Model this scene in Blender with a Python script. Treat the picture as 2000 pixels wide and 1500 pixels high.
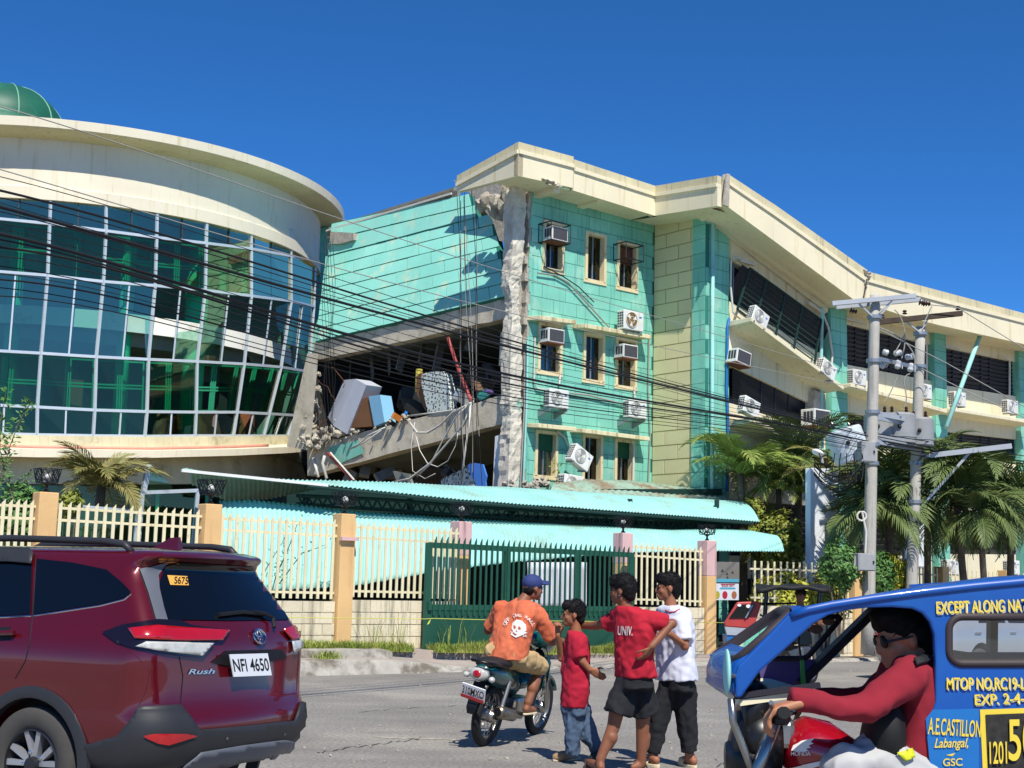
import bpy, bmesh, math, random
import numpy as np
from mathutils import Vector, Matrix, Quaternion, noise
from mathutils.bvhtree import BVHTree
from mathutils.geometry import delaunay_2d_cdt
random.seed(7)
for o in list(bpy.data.objects): bpy.data.objects.remove(o)
SC = bpy.context.scene; COL = SC.collection
# ------------------------------------------------------------------ camera
FPX = 2700.0; PITCH = math.atan(390/FPX); ROLL = math.radians(1.43); CAM = Vector((0, 0, 1.5))
_fw = Vector((0, math.cos(PITCH), math.sin(PITCH))); _u0 = Vector((0, -math.sin(PITCH), math.cos(PITCH))); _x = Vector((1, 0, 0))
RT = _x*math.cos(ROLL) + _u0*math.sin(ROLL); UP = -_x*math.sin(ROLL) + _u0*math.cos(ROLL)
cam_data = bpy.data.cameras.new('camera'); cam = bpy.data.objects.new('camera', cam_data); COL.objects.link(cam)
cam_data.sensor_width = 36; cam_data.lens = FPX/2000*36; cam_data.clip_end = 3000; cam_data.clip_start = .05
cam.matrix_world = Matrix(((RT.x, UP.x, -_fw.x, CAM.x), (RT.y, UP.y, -_fw.y, CAM.y), (RT.z, UP.z, -_fw.z, CAM.z), (0, 0, 0, 1)))
SC.camera = cam
# ------------------------------------------------------------------ world, sun, exposure
SUN = Vector((.29, -1.06, 1.42)).normalized()
el = math.asin(SUN.z); az = math.atan2(SUN.x, SUN.y)
W = bpy.data.worlds.new('World'); SC.world = W; W.use_nodes = True
nt = W.node_tree; nt.nodes.clear()
sky = nt.nodes.new('ShaderNodeTexSky'); sky.sky_type = 'NISHITA'; sky.sun_disc = False
sky.sun_elevation = el; sky.sun_rotation = az; sky.air_density = .8; sky.dust_density = 0; sky.ozone_density = 10; sky.altitude = 3000
bg = nt.nodes.new('ShaderNodeBackground'); bg.inputs[1].default_value = .12
hs = nt.nodes.new('ShaderNodeHueSaturation'); hs.inputs['Saturation'].default_value = 1.14; hs.inputs['Value'].default_value = 1.16
wo = nt.nodes.new('ShaderNodeOutputWorld'); nt.links.new(sky.outputs[0], hs.inputs['Color']); nt.links.new(hs.outputs[0], bg.inputs[0]); nt.links.new(bg.outputs[0], wo.inputs[0])
sl = bpy.data.lights.new('sun', 'SUN'); sl.energy = 4.7; sl.angle = math.radians(.5); sl.color = (1, .95, .86)
so = bpy.data.objects.new('sun', sl); COL.objects.link(so); so.rotation_euler = SUN.to_track_quat('Z', 'Y').to_euler(); so.location = (0, -5, 40)
SC.view_settings.view_transform = 'Standard'; SC.view_settings.look = 'None'; SC.view_settings.exposure = 0.3; SC.view_settings.gamma = 1
SC.view_settings.use_curve_mapping = False
# ------------------------------------------------------------------ measuring helpers: a photo pixel (2000 x 1500) as a line of sight
def ray(px, py): return (RT*(px-1000) - UP*(py-750) + _fw*FPX).normalized()
def pt(px, py, Y):
    r = ray(px, py); return CAM + r*(Y/r.y)
def gnd(px, py, z=0):
    r = ray(px, py); return CAM + r*((z-CAM.z)/r.z)
def onpl(px, py, p0, n):
    r = ray(px, py); return CAM + r*((Vector(p0)-CAM).dot(n)/r.dot(n))
_d = ray(4300, 1222); D = Vector((_d.x, _d.y, 0)).normalized(); N = Vector((D.y, -D.x, 0)); Z = Vector((0, 0, 1))
class Frame:
    def __init__(s, o, d, n): s.o = Vector((o[0], o[1], 0)); s.d = d; s.n = n
    def P(s, a, t, z): return s.o + s.d*a + s.n*t + Z*z
    def pix(s, px, py, t=0):
        p = onpl(px, py, s.o+s.n*t, s.n); return (p-s.o).dot(s.d), p.z
    def w(s, px, py, t=0): return onpl(px, py, s.o+s.n*t, s.n)
    def M(s, a, t, z): return Matrix.Translation(s.P(a, t, z)) @ Matrix((s.d, s.n, Z)).transposed().to_4x4()
# ------------------------------------------------------------------ object helpers
WM = {}
def reg(o, parent=None, m=None):
    COL.objects.link(o)
    if parent is not None:
        o.parent = parent; o.matrix_parent_inverse = WM[parent.name].inverted()
    if m is not None: o.matrix_basis = m
    WM[o.name] = m.copy() if m is not None else Matrix.Identity(4)
    return o
def tag(o, label=None, cat=None, group=None, kind=None):
    if label: o['label'] = label
    if cat: o['category'] = cat
    if group: o['group'] = group
    if kind: o['kind'] = kind
    return o
def thing(name, loc, label, cat, group=None, m=None):
    o = bpy.data.objects.new(name, None); o.empty_display_size = .2
    reg(o, None, m if m is not None else Matrix.Translation(Vector(loc))); return tag(o, label, cat, group)
def copytree(o, m, label=None, group=None):
    """copy of a thing with its parts and sub-parts, placed with matrix m"""
    c = o.copy(); COL.objects.link(c); c.matrix_basis = m; WM[c.name] = m.copy()
    if label: c['label'] = label
    if group: c['group'] = group
    for ch in KIDS(o):
        k = ch.copy(); COL.objects.link(k); k.parent = c
        for g in KIDS(ch):
            q = g.copy(); COL.objects.link(q); q.parent = k
    return c
def KIDS(o): return [x for x in list(bpy.data.objects) if x.parent == o]
class MB:
    def __init__(s): s.v = []; s.f = []
    def add(s, vs, fs):
        b = len(s.v); s.v += [Vector(v) for v in vs]; s.f += [tuple(b+i for i in f) for f in fs]; return s
    def box(s, c, size, R=None):
        hx, hy, hz = size[0]/2, size[1]/2, size[2]/2; c = Vector(c)
        vs = [Vector((x, y, z)) for z in (-hz, hz) for y in (-hy, hy) for x in (-hx, hx)]
        if R is not None: vs = [R @ v for v in vs]
        return s.hexa([c+v for v in vs])
    def hexa(s, vs): return s.add(vs, [(0, 2, 3, 1), (4, 5, 7, 6), (0, 1, 5, 4), (2, 6, 7, 3), (0, 4, 6, 2), (1, 3, 7, 5)])
    def fbox(s, F, a0, a1, t0, t1, z0, z1): return s.hexa([F.P(a, t, z) for z in (z0, z1) for t in (t0, t1) for a in (a0, a1)])
    def bar(s, p, q, w, h, up=Z):
        p, q = Vector(p), Vector(q); x = (q-p).normalized(); y = Vector(up).cross(x)
        if y.length < 1e-4: y = Vector((0, 1, 0)).cross(x)
        y.normalize(); z = x.cross(y)
        return s.hexa([b + y*i*w/2 + z*j*h/2 for j in (-1, 1) for i in (-1, 1) for b in (p, q)])
    def tube(s, pts, r, n=8, cap=True, flat=None):
        pts = [Vector(p) for p in pts]; k = len(pts); R = r if isinstance(r, (list, tuple)) else [r]*k
        u = None; rings = []
        for i, p in enumerate(pts):
            t = (pts[min(i+1, k-1)]-pts[max(i-1, 0)])
            if t.length < 1e-9: t = Z.copy()
            t.normalize()
            if u is None: u = t.cross(Z) if abs(t.z) < .95 else t.cross(Vector((0, 1, 0)))
            u = u - t*u.dot(t)
            if u.length < 1e-6: u = t.orthogonal()
            u.normalize(); v = t.cross(u)
            rings.append([p + (u*math.cos(2*math.pi*j/n) + v*math.sin(2*math.pi*j/n))*R[i] for j in range(n)])
        return s.rings(rings, cap)
    def rings(s, rings, cap=True, close=True):
        n = len(rings[0]); vs = [v for r in rings for v in r]; fs = []
        for i in range(len(rings)-1):
            for j in range(n if close else n-1):
                a = i*n+j; b = i*n+(j+1) % n; fs.append((a, b, b+n, a+n))
        if cap and close: fs.append(tuple(range(n))[::-1]); fs.append(tuple(range((len(rings)-1)*n, len(rings)*n)))
        return s.add(vs, fs)
    def grid(s, rows): return s.rings(rows, False, False)
    def lathe(s, prof, c, axis=Z, n=24, cap=True):
        axis = Vector(axis).normalized(); u = axis.orthogonal().normalized(); v = axis.cross(u); c = Vector(c)
        return s.rings([[c + axis*z + (u*math.cos(2*math.pi*j/n)+v*math.sin(2*math.pi*j/n))*r for j in range(n)] for r, z in prof], cap)
    def ball(s, c, r, n=12, R=None):
        if not isinstance(r, (tuple, list, Vector)): r = (r, r, r)
        rings = []
        for i in range(n+1):
            a = -math.pi/2 + math.pi*max(.02, min(.98, i/n)); rr = []
            for j in range(n+4):
                b = 2*math.pi*j/(n+4); v = Vector((math.cos(a)*math.cos(b)*r[0], math.cos(a)*math.sin(b)*r[1], math.sin(a)*r[2]))
                rr.append(Vector(c) + (R @ v if R is not None else v))
            rings.append(rr)
        return s.rings(rings)
    def prism(s, poly, t):
        """poly: world points of a planar outline, t: thickness vector"""
        n = len(poly); t = Vector(t); vs = [Vector(p) for p in poly]+[Vector(p)+t for p in poly]
        return s.add(vs, [tuple(range(n))[::-1], tuple(range(n, 2*n))]+[(i, (i+1) % n, (i+1) % n+n, i+n) for i in range(n)])
    def rock(s, c, r, sd, sq=(1, 1, 1)):
        rg = random.Random(sd); vs = []
        bm = bmesh.new(); bmesh.ops.create_icosphere(bm, subdivisions=1, radius=1)
        R = Quaternion((rg.random()-.5, rg.random()-.5, rg.random()-.5, rg.random()-.5)).normalized().to_matrix()
        for v in bm.verts:
            k = Vector([max(-.72, min(.72, q)) for q in v.co])*rg.uniform(.8, 1.2); vs.append(Vector(c) + R @ Vector((k.x*r*sq[0], k.y*r*sq[1], k.z*r*sq[2])))
        fs = [tuple(v.index for v in f.verts) for f in bm.faces]; bm.free(); return s.add(vs, fs)
    def mesh(s, name):
        me = bpy.data.meshes.new(name); me.from_pydata(s.v, [], s.f)
        bm = bmesh.new(); bm.from_mesh(me); bmesh.ops.recalc_face_normals(bm, faces=bm.faces[:]); bm.to_mesh(me); bm.free()
        return me
    def build(s, name, m, parent=None, smooth=False, mat4=None, bevel=0, auto=None):
        me = s.mesh(name)
        mats = m if isinstance(m, list) else [m]
        for q in mats: me.materials.append(q)
        o = bpy.data.objects.new(name, me); reg(o, parent, mat4)
        if smooth or auto:
            me.polygons.foreach_set('use_smooth', [True]*len(me.polygons))
            if auto: me.set_sharp_from_angle(angle=math.radians(auto))
        if bevel:
            b = o.modifiers.new('bevel', 'BEVEL'); b.width = bevel; b.segments = 2; b.limit_method = 'ANGLE'; b.angle_limit = math.radians(40)
        return o
def inst(me, name, parent, m):
    o = bpy.data.objects.new(name, me); return reg(o, parent, m)
def evalmesh(o):
    dg = bpy.context.evaluated_depsgraph_get(); dg.update(); return bpy.data.meshes.new_from_object(o.evaluated_get(dg), depsgraph=dg)
def freeze(o):
    bpy.context.view_layer.update(); me = evalmesh(o); o.modifiers.clear(); old = o.data; o.data = me; bpy.data.meshes.remove(old); return o
def remesh_union(mb, name, m, vox, parent=None, smooth_it=4, post=None):
    """closed pieces fused into one continuous skin"""
    o = mb.build(name, m, parent)
    r = o.modifiers.new('r', 'REMESH'); r.mode = 'VOXEL'; r.voxel_size = vox; r.use_smooth_shade = True
    q = o.modifiers.new('s', 'SMOOTH'); q.iterations = smooth_it; q.factor = .5
    freeze(o)
    if post:
        for v in o.data.vertices: v.co = post(v.co.copy())
    o.data.polygons.foreach_set('use_smooth', [True]*len(o.data.polygons))
    return o
# ------------------------------------------------------------------ materials
def L(r, g, b):
    f = lambda c: (c/255/12.92) if c/255 <= .04045 else ((c/255+.055)/1.055)**2.4
    return (f(r), f(g), f(b), 1)
def node(t, ty, **k):
    n = t.nodes.new(ty)
    for a, b in k.items():
        if a.startswith('i_'): n.inputs[a[2:].replace('_', ' ')].default_value = b
        else: setattr(n, a, b)
    return n
def mat(name, col, rough=.75, var=.12, scale=1.5, bump=0., bscale=60, metal=0., spec=.4, stain=None, rand=0., coat=0., streak=None, trans=0., emit=None, hue=None):
    """col: albedo (linear); var: value mottling; stain=(col, amount, scale); streak=(col, amount): vertical dirt runs; rand: per-object value"""
    m = bpy.data.materials.new(name); m.use_nodes = True; t = m.node_tree; b = t.nodes['Principled BSDF']; lk = t.links.new
    b.inputs['Roughness'].default_value = rough; b.inputs['Metallic'].default_value = metal; b.inputs['Specular IOR Level'].default_value = spec
    if coat: b.inputs['Coat Weight'].default_value = coat; b.inputs['Coat Roughness'].default_value = .06
    if trans: b.inputs['Transmission Weight'].default_value = trans
    geo = node(t, 'ShaderNodeNewGeometry'); pos = geo.outputs['Position']
    c = node(t, 'ShaderNodeRGB'); c.outputs[0].default_value = col; cur = c.outputs[0]
    def ramp(src, lo, hi):
        r = node(t, 'ShaderNodeMapRange'); r.inputs[1].default_value = lo; r.inputs[2].default_value = hi; lk(src, r.inputs[0]); return r.outputs[0]
    def mixc(f, a, bcol, blend='MIX'):
        x = node(t, 'ShaderNodeMix', data_type='RGBA', blend_type=blend); lk(f, x.inputs['Factor']) if not isinstance(f, float) else setattr(x.inputs['Factor'], 'default_value', f)
        lk(a, x.inputs['A'])
        if isinstance(bcol, tuple): x.inputs['B'].default_value = bcol
        else: lk(bcol, x.inputs['B'])
        return x.outputs['Result']
    def mul(a, v):
        x = node(t, 'ShaderNodeVectorMath', operation='SCALE'); lk(a, x.inputs[0]); lk(v, x.inputs['Scale']); return x.outputs[0]
    if hue:
        n = node(t, 'ShaderNodeTexNoise'); n.inputs['Scale'].default_value = hue[2]; n.inputs['Detail'].default_value = 5; lk(pos, n.inputs['Vector'])
        cur = mixc(ramp(n.outputs[0], .5-hue[1], .5+hue[1]), cur, hue[0])
    if stain:
        n = node(t, 'ShaderNodeTexNoise'); n.inputs['Scale'].default_value = stain[2]; n.inputs['Detail'].default_value = 6; n.inputs['Roughness'].default_value = .62; lk(pos, n.inputs['Vector'])
        e = .62-stain[1]*.25
        cur = mixc(ramp(n.outputs[0], e, e+.14), cur, stain[0])
    if streak:
        mp = node(t, 'ShaderNodeMapping'); mp.inputs['Scale'].default_value = (5, 5, .35); lk(pos, mp.inputs[0])
        n = node(t, 'ShaderNodeTexNoise'); n.inputs['Scale'].default_value = 1.6; n.inputs['Detail'].default_value = 5; lk(mp.outputs[0], n.inputs['Vector'])
        e = .62-streak[1]*.25
        cur = mixc(ramp(n.outputs[0], e, e+.22), cur, streak[0])
    if var:
        n = node(t, 'ShaderNodeTexNoise'); n.inputs['Scale'].default_value = scale; n.inputs['Detail'].default_value = 7; n.inputs['Roughness'].default_value = .6; lk(pos, n.inputs['Vector'])
        r = node(t, 'ShaderNodeMapRange'); r.inputs[1].default_value = .3; r.inputs[2].default_value = .7; r.inputs[3].default_value = 1-var; r.inputs[4].default_value = 1+var*.6; lk(n.outputs[0], r.inputs[0]); cur = mul(cur, r.outputs[0])
    if rand:
        oi = node(t, 'ShaderNodeObjectInfo'); r = node(t, 'ShaderNodeMapRange'); r.inputs[3].default_value = 1-rand; r.inputs[4].default_value = 1+rand*.7; lk(oi.outputs['Random'], r.inputs[0]); cur = mul(cur, r.outputs[0])
    lk(cur, b.inputs['Base Color'])
    if bump:
        n = node(t, 'ShaderNodeTexNoise'); n.inputs['Scale'].default_value = bscale; n.inputs['Detail'].default_value = 5; lk(pos, n.inputs['Vector'])
        bp = node(t, 'ShaderNodeBump'); bp.inputs['Strength'].default_value = min(1, bump); bp.inputs['Distance'].default_value = .02; lk(n.outputs[0], bp.inputs['Height']); lk(bp.outputs[0], b.inputs['Normal'])
    if emit: b.inputs['Emission Color'].default_value = emit[0]; b.inputs['Emission Strength'].default_value = emit[1]
    return m
def glassmat(name, tint, alpha=.5, rough=.02, refl=(.9, .95, .95, 1)):
    """tinted window pane: a mirror-like skin over a see-through tint"""
    m = bpy.data.materials.new(name); m.use_nodes = True; t = m.node_tree; t.nodes.clear(); lk = t.links.new
    out = node(t, 'ShaderNodeOutputMaterial'); gl = node(t, 'ShaderNodeBsdfGlossy'); gl.inputs['Roughness'].default_value = rough; gl.inputs['Color'].default_value = refl
    tr = node(t, 'ShaderNodeBsdfTransparent'); tr.inputs['Color'].default_value = tint
    fr = node(t, 'ShaderNodeFresnel'); fr.inputs['IOR'].default_value = 1.5; mx = node(t, 'ShaderNodeMixShader')
    mr = node(t, 'ShaderNodeMapRange'); mr.inputs[3].default_value = alpha*.3; mr.inputs[4].default_value = 1; lk(fr.outputs[0], mr.inputs[0])
    lk(mr.outputs[0], mx.inputs[0]); lk(tr.outputs[0], mx.inputs[1]); lk(gl.outputs[0], mx.inputs[2]); lk(mx.outputs[0], out.inputs[0]); return m
M = {}
M['teal'] = mat('teal_paint', L(120, 190, 168), .75, .14, 1.2, .15, 30, stain=(L(160, 204, 184), .25, 1.3), rand=.06, streak=(L(92, 160, 148), .3), hue=(L(128, 200, 180), .2, .5))
M['mint'] = mat('mint_paint', L(152, 220, 202), .7, .1, 1.4, .15, 30, stain=(L(196, 216, 184), .22, 1.6), rand=.05, hue=(L(132, 210, 190), .22, .7))
M['tealjoint'] = mat('teal_joint', L(40, 118, 104), .8, .1)
M['cream'] = mat('cream_paint', L(226, 216, 184), .7, .08, .8, .1, 30, streak=(L(186, 172, 130), .2))
M['creamdirty'] = mat('cream_weathered', L(220, 208, 168), .75, .12, .8, .15, 30, streak=(L(160, 148, 110), .5))
M['yellowblock'] = mat('yellow_cream_paint', L(218, 208, 160), .7, .07, 1, .1, 30, rand=.05)
M['yellowjoint'] = mat('yellow_joint', L(168, 156, 108), .8, .05)
M['concrete'] = mat('bare_concrete', L(204, 194, 172), .9, .22, 2.5, .5, 25, stain=(L(160, 148, 126), .3, 2))
M['concdark'] = mat('broken_concrete', L(176, 168, 154), .95, .3, 6, .9, 18)
M['rubble'] = mat('rubble_stone', L(180, 172, 155), .95, .25, 5, .7, 20, rand=.2)
M['dirtroof'] = mat('weathered_roof_edge', L(128, 116, 100), .9, .25, 1.5, .3, 20, stain=(L(80, 74, 66), .5, 1.5))
M['inner'] = mat('interior_plaster', L(128, 132, 124), .9, .2, .6)
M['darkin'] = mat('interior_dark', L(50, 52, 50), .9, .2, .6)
M['steel'] = mat('galvanised_steel', L(150, 155, 160), .45, .12, 6, metal=.6)
M['alu'] = mat('aluminium_mullion', L(196, 206, 212), .4, .06, 4, metal=.25)
M['greenframe'] = mat('green_window_frame', L(48, 150, 112), .5, .08, 3)
M['black'] = mat('black_metal', L(24, 24, 26), .5, .1)
M['rubber'] = mat('black_rubber', L(26, 26, 27), .8, .2, 8)
M['white'] = mat('white_paint', L(232, 232, 228), .5, .06, 3)
M['acwhite'] = mat('ac_casing', L(222, 221, 214), .5, .1, 5, rand=.06, streak=(L(170, 164, 150), .12))
M['acdark'] = mat('ac_grille_dark', L(58, 60, 62), .6, .2, 20)
M['cable'] = mat('black_cable', L(22, 22, 24), .7, .1)
M['greycable'] = mat('grey_cable', L(150, 148, 140), .7, .1)
M['pipe'] = mat('pvc_conduit', L(206, 202, 190), .5, .1)
M['redpipe'] = mat('red_steel_pipe', L(168, 70, 66), .6, .2, 6)
M['rust'] = mat('rusty_steel', L(110, 66, 44), .85, .3, 8)
# ================================================================== ground, road, pavement
FF = Frame(pt(670, 1258, 24.0), D, N)          # fence line
kp = gnd(600, 1320); KT = (kp-FF.o).dot(N); KS0 = (kp-FF.o).dot(D)   # kerb: distance in front of the fence line
def sx(px, py, t=0): return FF.pix(px, py, t)[0]
S1380 = sx(1380, 1272)
def gz(s): return .38 + (.15-.38)*max(-1.2, min(1.6, s/S1380))     # ground level along the fence
M['ground'] = mat('dry_earth', L(120, 108, 88), .95, .25, .8, .5, 12, stain=(L(84, 92, 56), .4, .6))
def asphalt():
    m = mat('worn_asphalt', L(138, 134, 128), .88, .2, .35, 0, stain=(L(152, 147, 138), .5, .5)); t = m.node_tree; lk = t.links.new; b = t.nodes['Principled BSDF']
    geo = node(t, 'ShaderNodeNewGeometry'); src = b.inputs['Base Color'].links[0].from_socket
    mp = node(t, 'ShaderNodeMapping'); mp.inputs['Rotation'].default_value = (0, 0, -math.atan2(D.y, D.x)); mp.inputs['Scale'].default_value = (.35, 1.6, 1); lk(geo.outputs['Position'], mp.inputs[0])
    n1 = node(t, 'ShaderNodeTexNoise'); n1.inputs['Scale'].default_value = 1.4; n1.inputs['Detail'].default_value = 8; lk(mp.outputs[0], n1.inputs['Vector'])
    n2 = node(t, 'ShaderNodeTexNoise'); n2.inputs['Scale'].default_value = 30; n2.inputs['Detail'].default_value = 3; lk(geo.outputs['Position'], n2.inputs['Vector'])
    r1 = node(t, 'ShaderNodeMapRange'); r1.inputs[1].default_value = .3; r1.inputs[2].default_value = .7; r1.inputs[3].default_value = .9; r1.inputs[4].default_value = 1.08; lk(n1.outputs[0], r1.inputs[0])
    r2 = node(t, 'ShaderNodeMapRange'); r2.inputs[1].default_value = .32; r2.inputs[2].default_value = .7; r2.inputs[3].default_value = .66; r2.inputs[4].default_value = 1.3; lk(n2.outputs[0], r2.inputs[0])
    ml = node(t, 'ShaderNodeMath', operation='MULTIPLY'); lk(r1.outputs[0], ml.inputs[0]); lk(r2.outputs[0], ml.inputs[1])
    v = node(t, 'ShaderNodeVectorMath', operation='SCALE'); lk(src, v.inputs[0]); lk(ml.outputs[0], v.inputs['Scale']); lk(v.outputs[0], b.inputs['Base Color'])
    n3 = node(t, 'ShaderNodeTexNoise'); n3.inputs['Scale'].default_value = 90; n3.inputs['Detail'].default_value = 4; lk(geo.outputs['Position'], n3.inputs['Vector'])
    bp = node(t, 'ShaderNodeBump'); bp.inputs['Strength'].default_value = .6; bp.inputs['Distance'].default_value = .012; lk(n3.outputs[0], bp.inputs['Height']); lk(bp.outputs[0], b.inputs['Normal'])
    return m
M['asphalt'] = asphalt()
M['kerb'] = mat('weathered_kerb', L(168, 163, 152), .9, .25, 3, .6, 14, stain=(L(112, 105, 92), .5, 2.2))
M['pave'] = mat('pinkish_pavement', L(156, 144, 134), .9, .18, 2, .4, 30, stain=(L(150, 146, 136), .5, 1.2))
g = MB().add([(-900, -300, -.03), (900, -300, -.03), (900, 1500, -.03), (-900, 1500, -.03)], [(0, 1, 2, 3)]).build('ground', M['ground']); tag(g, kind='structure')
# road: sheet from behind the camera to the kerb
rd = MB(); rows = []
for i in range(2):
    t = KT+.05 if i == 0 else KT+60
    rows.append([FF.P(-150+i2*5, t, 0) for i2 in range(81)])
rd.grid(rows); tag(rd.build('road', M['asphalt']), kind='structure')
def sline(name, pxs, w, m, z=.004):
    b = MB(); pts = [gnd(x, y, z) for x, y in pxs]; rr = [[], []]
    for i, p in enumerate(pts):
        t = (pts[min(i+1, len(pts)-1)]-pts[max(i-1, 0)]).normalized(); q = Vector((-t.y, t.x, 0))
        k = w*random.uniform(.5, 1.2); rr[0].append(p-q*k/2); rr[1].append(p+q*k/2)
    b.grid(rr); return tag(b.build(name, m), kind='structure')
M['tar'] = mat('tar_seam', L(70, 68, 66), .8, .3, 8)
def dens(a, b, n, j=1.5): return [(a[0]+(b[0]-a[0])*i/n, a[1]+(b[1]-a[1])*i/n+random.uniform(-j, j)) for i in range(n+1)]
# pavement strip with its kerb (a real step that dies out at the gate)
KEND = sx(965, 1300, KT)
def kh(s):
    a = max(0, min(1, (s-(KEND-2.6))/2.6)); a = a*a*(3-2*a); return .22*(1-a)+.05*a
rows = [[] for _ in range(9)]
for i in range(300):
    s = -40+i*.32
    k = kh(s); nz = lambda a, q: noise.noise(Vector((s*1.7, a*3.1, q)))
    side = 0 if s < KEND else 1
    g0 = gz(s) if s < S1380*1.6 else gz(S1380*1.6)
    prof = [(KT+.06, -.02), (KT+.03, .02+nz(1, 0)*.02), (KT-.02+nz(2, 1)*.03, k-.05+nz(3, 2)*.02), (KT-.07+nz(4, 3)*.02, k+nz(5, 3)*.012), (KT-.28, k+.01+nz(5, 1)*.01),
            (KT-.30, k+.004), (KT-.9, k+(g0-k)*.35), (.5, g0-.03), (-.6, g0)]
    for q, (t, z) in enumerate(prof): rows[q].append(FF.P(s, t, z))
tag(MB().grid(rows[:6]).build('kerb', M['kerb'], smooth=True), kind='structure')
tag(MB().grid(rows[5:]).build('pavement', M['pave'], smooth=True), kind='structure')
yr = [[FF.P(-40+i*4, -.6, gz(-40+i*4)) for i in range(40)], [FF.P(-40+i*4, -40, .35) for i in range(40)]]
tag(MB().grid(yr).build('yard', M['ground']), kind='structure')
# short inner kerb in front of the grass
ik = MB(); s0, s1 = sx(560, 1285, .75), sx(758, 1280, .75)
rg = []
for i in range(26):
    s = s0+(s1-s0)*i/25; z0 = kh(s)-.03; nz = lambda q: noise.noise(Vector((s*2, q, 4)))*.025
    rg.append([FF.P(s, .88+nz(1), z0), FF.P(s, .86+nz(2), z0+.17+nz(3)), FF.P(s, .66+nz(4), z0+.19+nz(5)), FF.P(s, .62, z0)])
tag(ik.rings(rg).build('low_kerb', M['kerb'], auto=40), 'short pale concrete kerb in front of the grass by the red car', 'kerb')
# ------------------------------------------------------------------ grass along the fence
def blade(vs, fs, p, h, w, lean, az, bend=.5):
    b = len(vs); dx = Vector((math.cos(az), math.sin(az), 0)); sd = Vector((-dx.y, dx.x, 0))*w/2
    m = p+dx*lean*h*.35+Z*h*.6; e = p+dx*lean*h+Z*h*(1-.25*lean*bend)
    vs += [p-sd, p+sd, m+sd*.7, m-sd*.7, e]; fs += [(b, b+1, b+2, b+3), (b+3, b+2, b+4)]
M['grass'] = mat('grass_blades', L(128, 150, 62), .7, .25, 3, hue=(L(168, 172, 90), .2, 2.5), spec=.2)
vs, fs = [], []; rg = random.Random(3)
sA, sB = sx(560, 1262), sx(1290, 1268)
for i in range(15000):
    s = rg.uniform(sA, sB); e = rg.random()
    t = .62-.55*e**1.4
    if s > sx(1060, 1268): t = .5-.2*e
    if noise.noise(Vector((s*1.1, t*2, 0))) < -.28: continue
    tall = 1+max(0, noise.noise(Vector((s*.9, 3, 1))))*1.3
    blade(vs, fs, FF.P(s, t, gz(s)-.06), rg.uniform(.07, .2)*tall, .012, rg.uniform(.1, .9), rg.uniform(0, 6.28))
for px in (705, 712, 735, 755, 850, 880, 1190, 1230):
    s = sx(px, 1262)
    for k in range(9): blade(vs, fs, FF.P(s+rg.uniform(-.12, .12), .35, gz(s)-.03), rg.uniform(.35, .75), .014, rg.uniform(.2, .8), rg.uniform(0, 6.28))
o = MB(); o.v = vs; o.f = fs; tag(o.build('grass', M['grass']), 'uneven strip of green grass growing along the foot of the fence', 'grass', kind='stuff')
vs, fs = [], []
for k in range(260):
    p = FF.P(sx(640, 1280, .95)+rg.gauss(0, .12), .95+rg.gauss(0, .07), kh(0)); blade(vs, fs, p, rg.uniform(.06, .2), .014, rg.uniform(.3, 1), rg.uniform(0, 6.28))
o = MB(); o.v = vs; o.f = fs; tag(o.build('weed', M['grass']), 'small green weed tuft growing against the short kerb', 'plant')
# ================================================================== fence: pillars, lamps, pickets, low walls
M['ochre'] = mat('ochre_pillar_paint', L(220, 180, 124), .75, .1, 1.6, .15, 25, streak=(L(196, 150, 96), .2))
M['pinkpil'] = mat('pink_pillar_paint', L(214, 176, 172), .75, .1, 1.6, .15, 25, streak=(L(140, 112, 108), .35))
M['picket'] = mat('cream_picket_paint', L(224, 214, 176), .6, .08, 3, rand=.06, stain=(L(196, 176, 130), .15, 6))
M['wallblock'] = mat('fence_block', L(220, 208, 178), .85, .1, 2, .35, 30, streak=(L(120, 112, 90), .36), rand=.07)
M['walljoint'] = mat('fence_mortar', L(190, 178, 148), .9, .15, 3)
M['globe'] = mat('white_globe', L(190, 190, 186), .3, .1)
PW = .29
pillars = {}
def lamp_parts(t):
    z = 0; st = MB(); st.lathe([(.05, 0), (.06, .02), (.028, .05), (.025, .11), (.07, .14), (.08, .155)], (0, 0, 0), n=12); st.build('lamp_stem', M['black'], t, mat4=WM[t.name])
    cg = MB()
    w0, w1, zb, zt = .13, .17, .155, .39
    for sx_, sy_ in ((1, 0), (-1, 0), (0, 1), (0, -1)):
        def q(u, v):
            w = w0+(w1-w0)*v; return Vector((sx_*w+(-sy_)*u*w, sy_*w+sx_*u*w, zb+(zt-zb)*v))
        for a, b in (((-1, 0), (1, 0)), ((-1, 1), (1, 1)), ((-1, 0), (-1, 1)), ((1, 0), (1, 1)), ((-1, .0), (0, 1)), ((-.4, 0), (.6, 1)), ((.2, 0), (1, .8)), ((-1, .55), (-.55, 1)), ((1, .3), (0, 0)), ((-1, .4), (.2, 0)), ((-.4, 1), (1, .4))):
            cg.bar(q(*a), q(*b), .012, .012)
    cg.build('cage', M['black'], t, mat4=WM[t.name])
    MB().ball((0, 0, .26), .062, 10).build('globe', M['globe'], t, smooth=True, mat4=WM[t.name])
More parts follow.
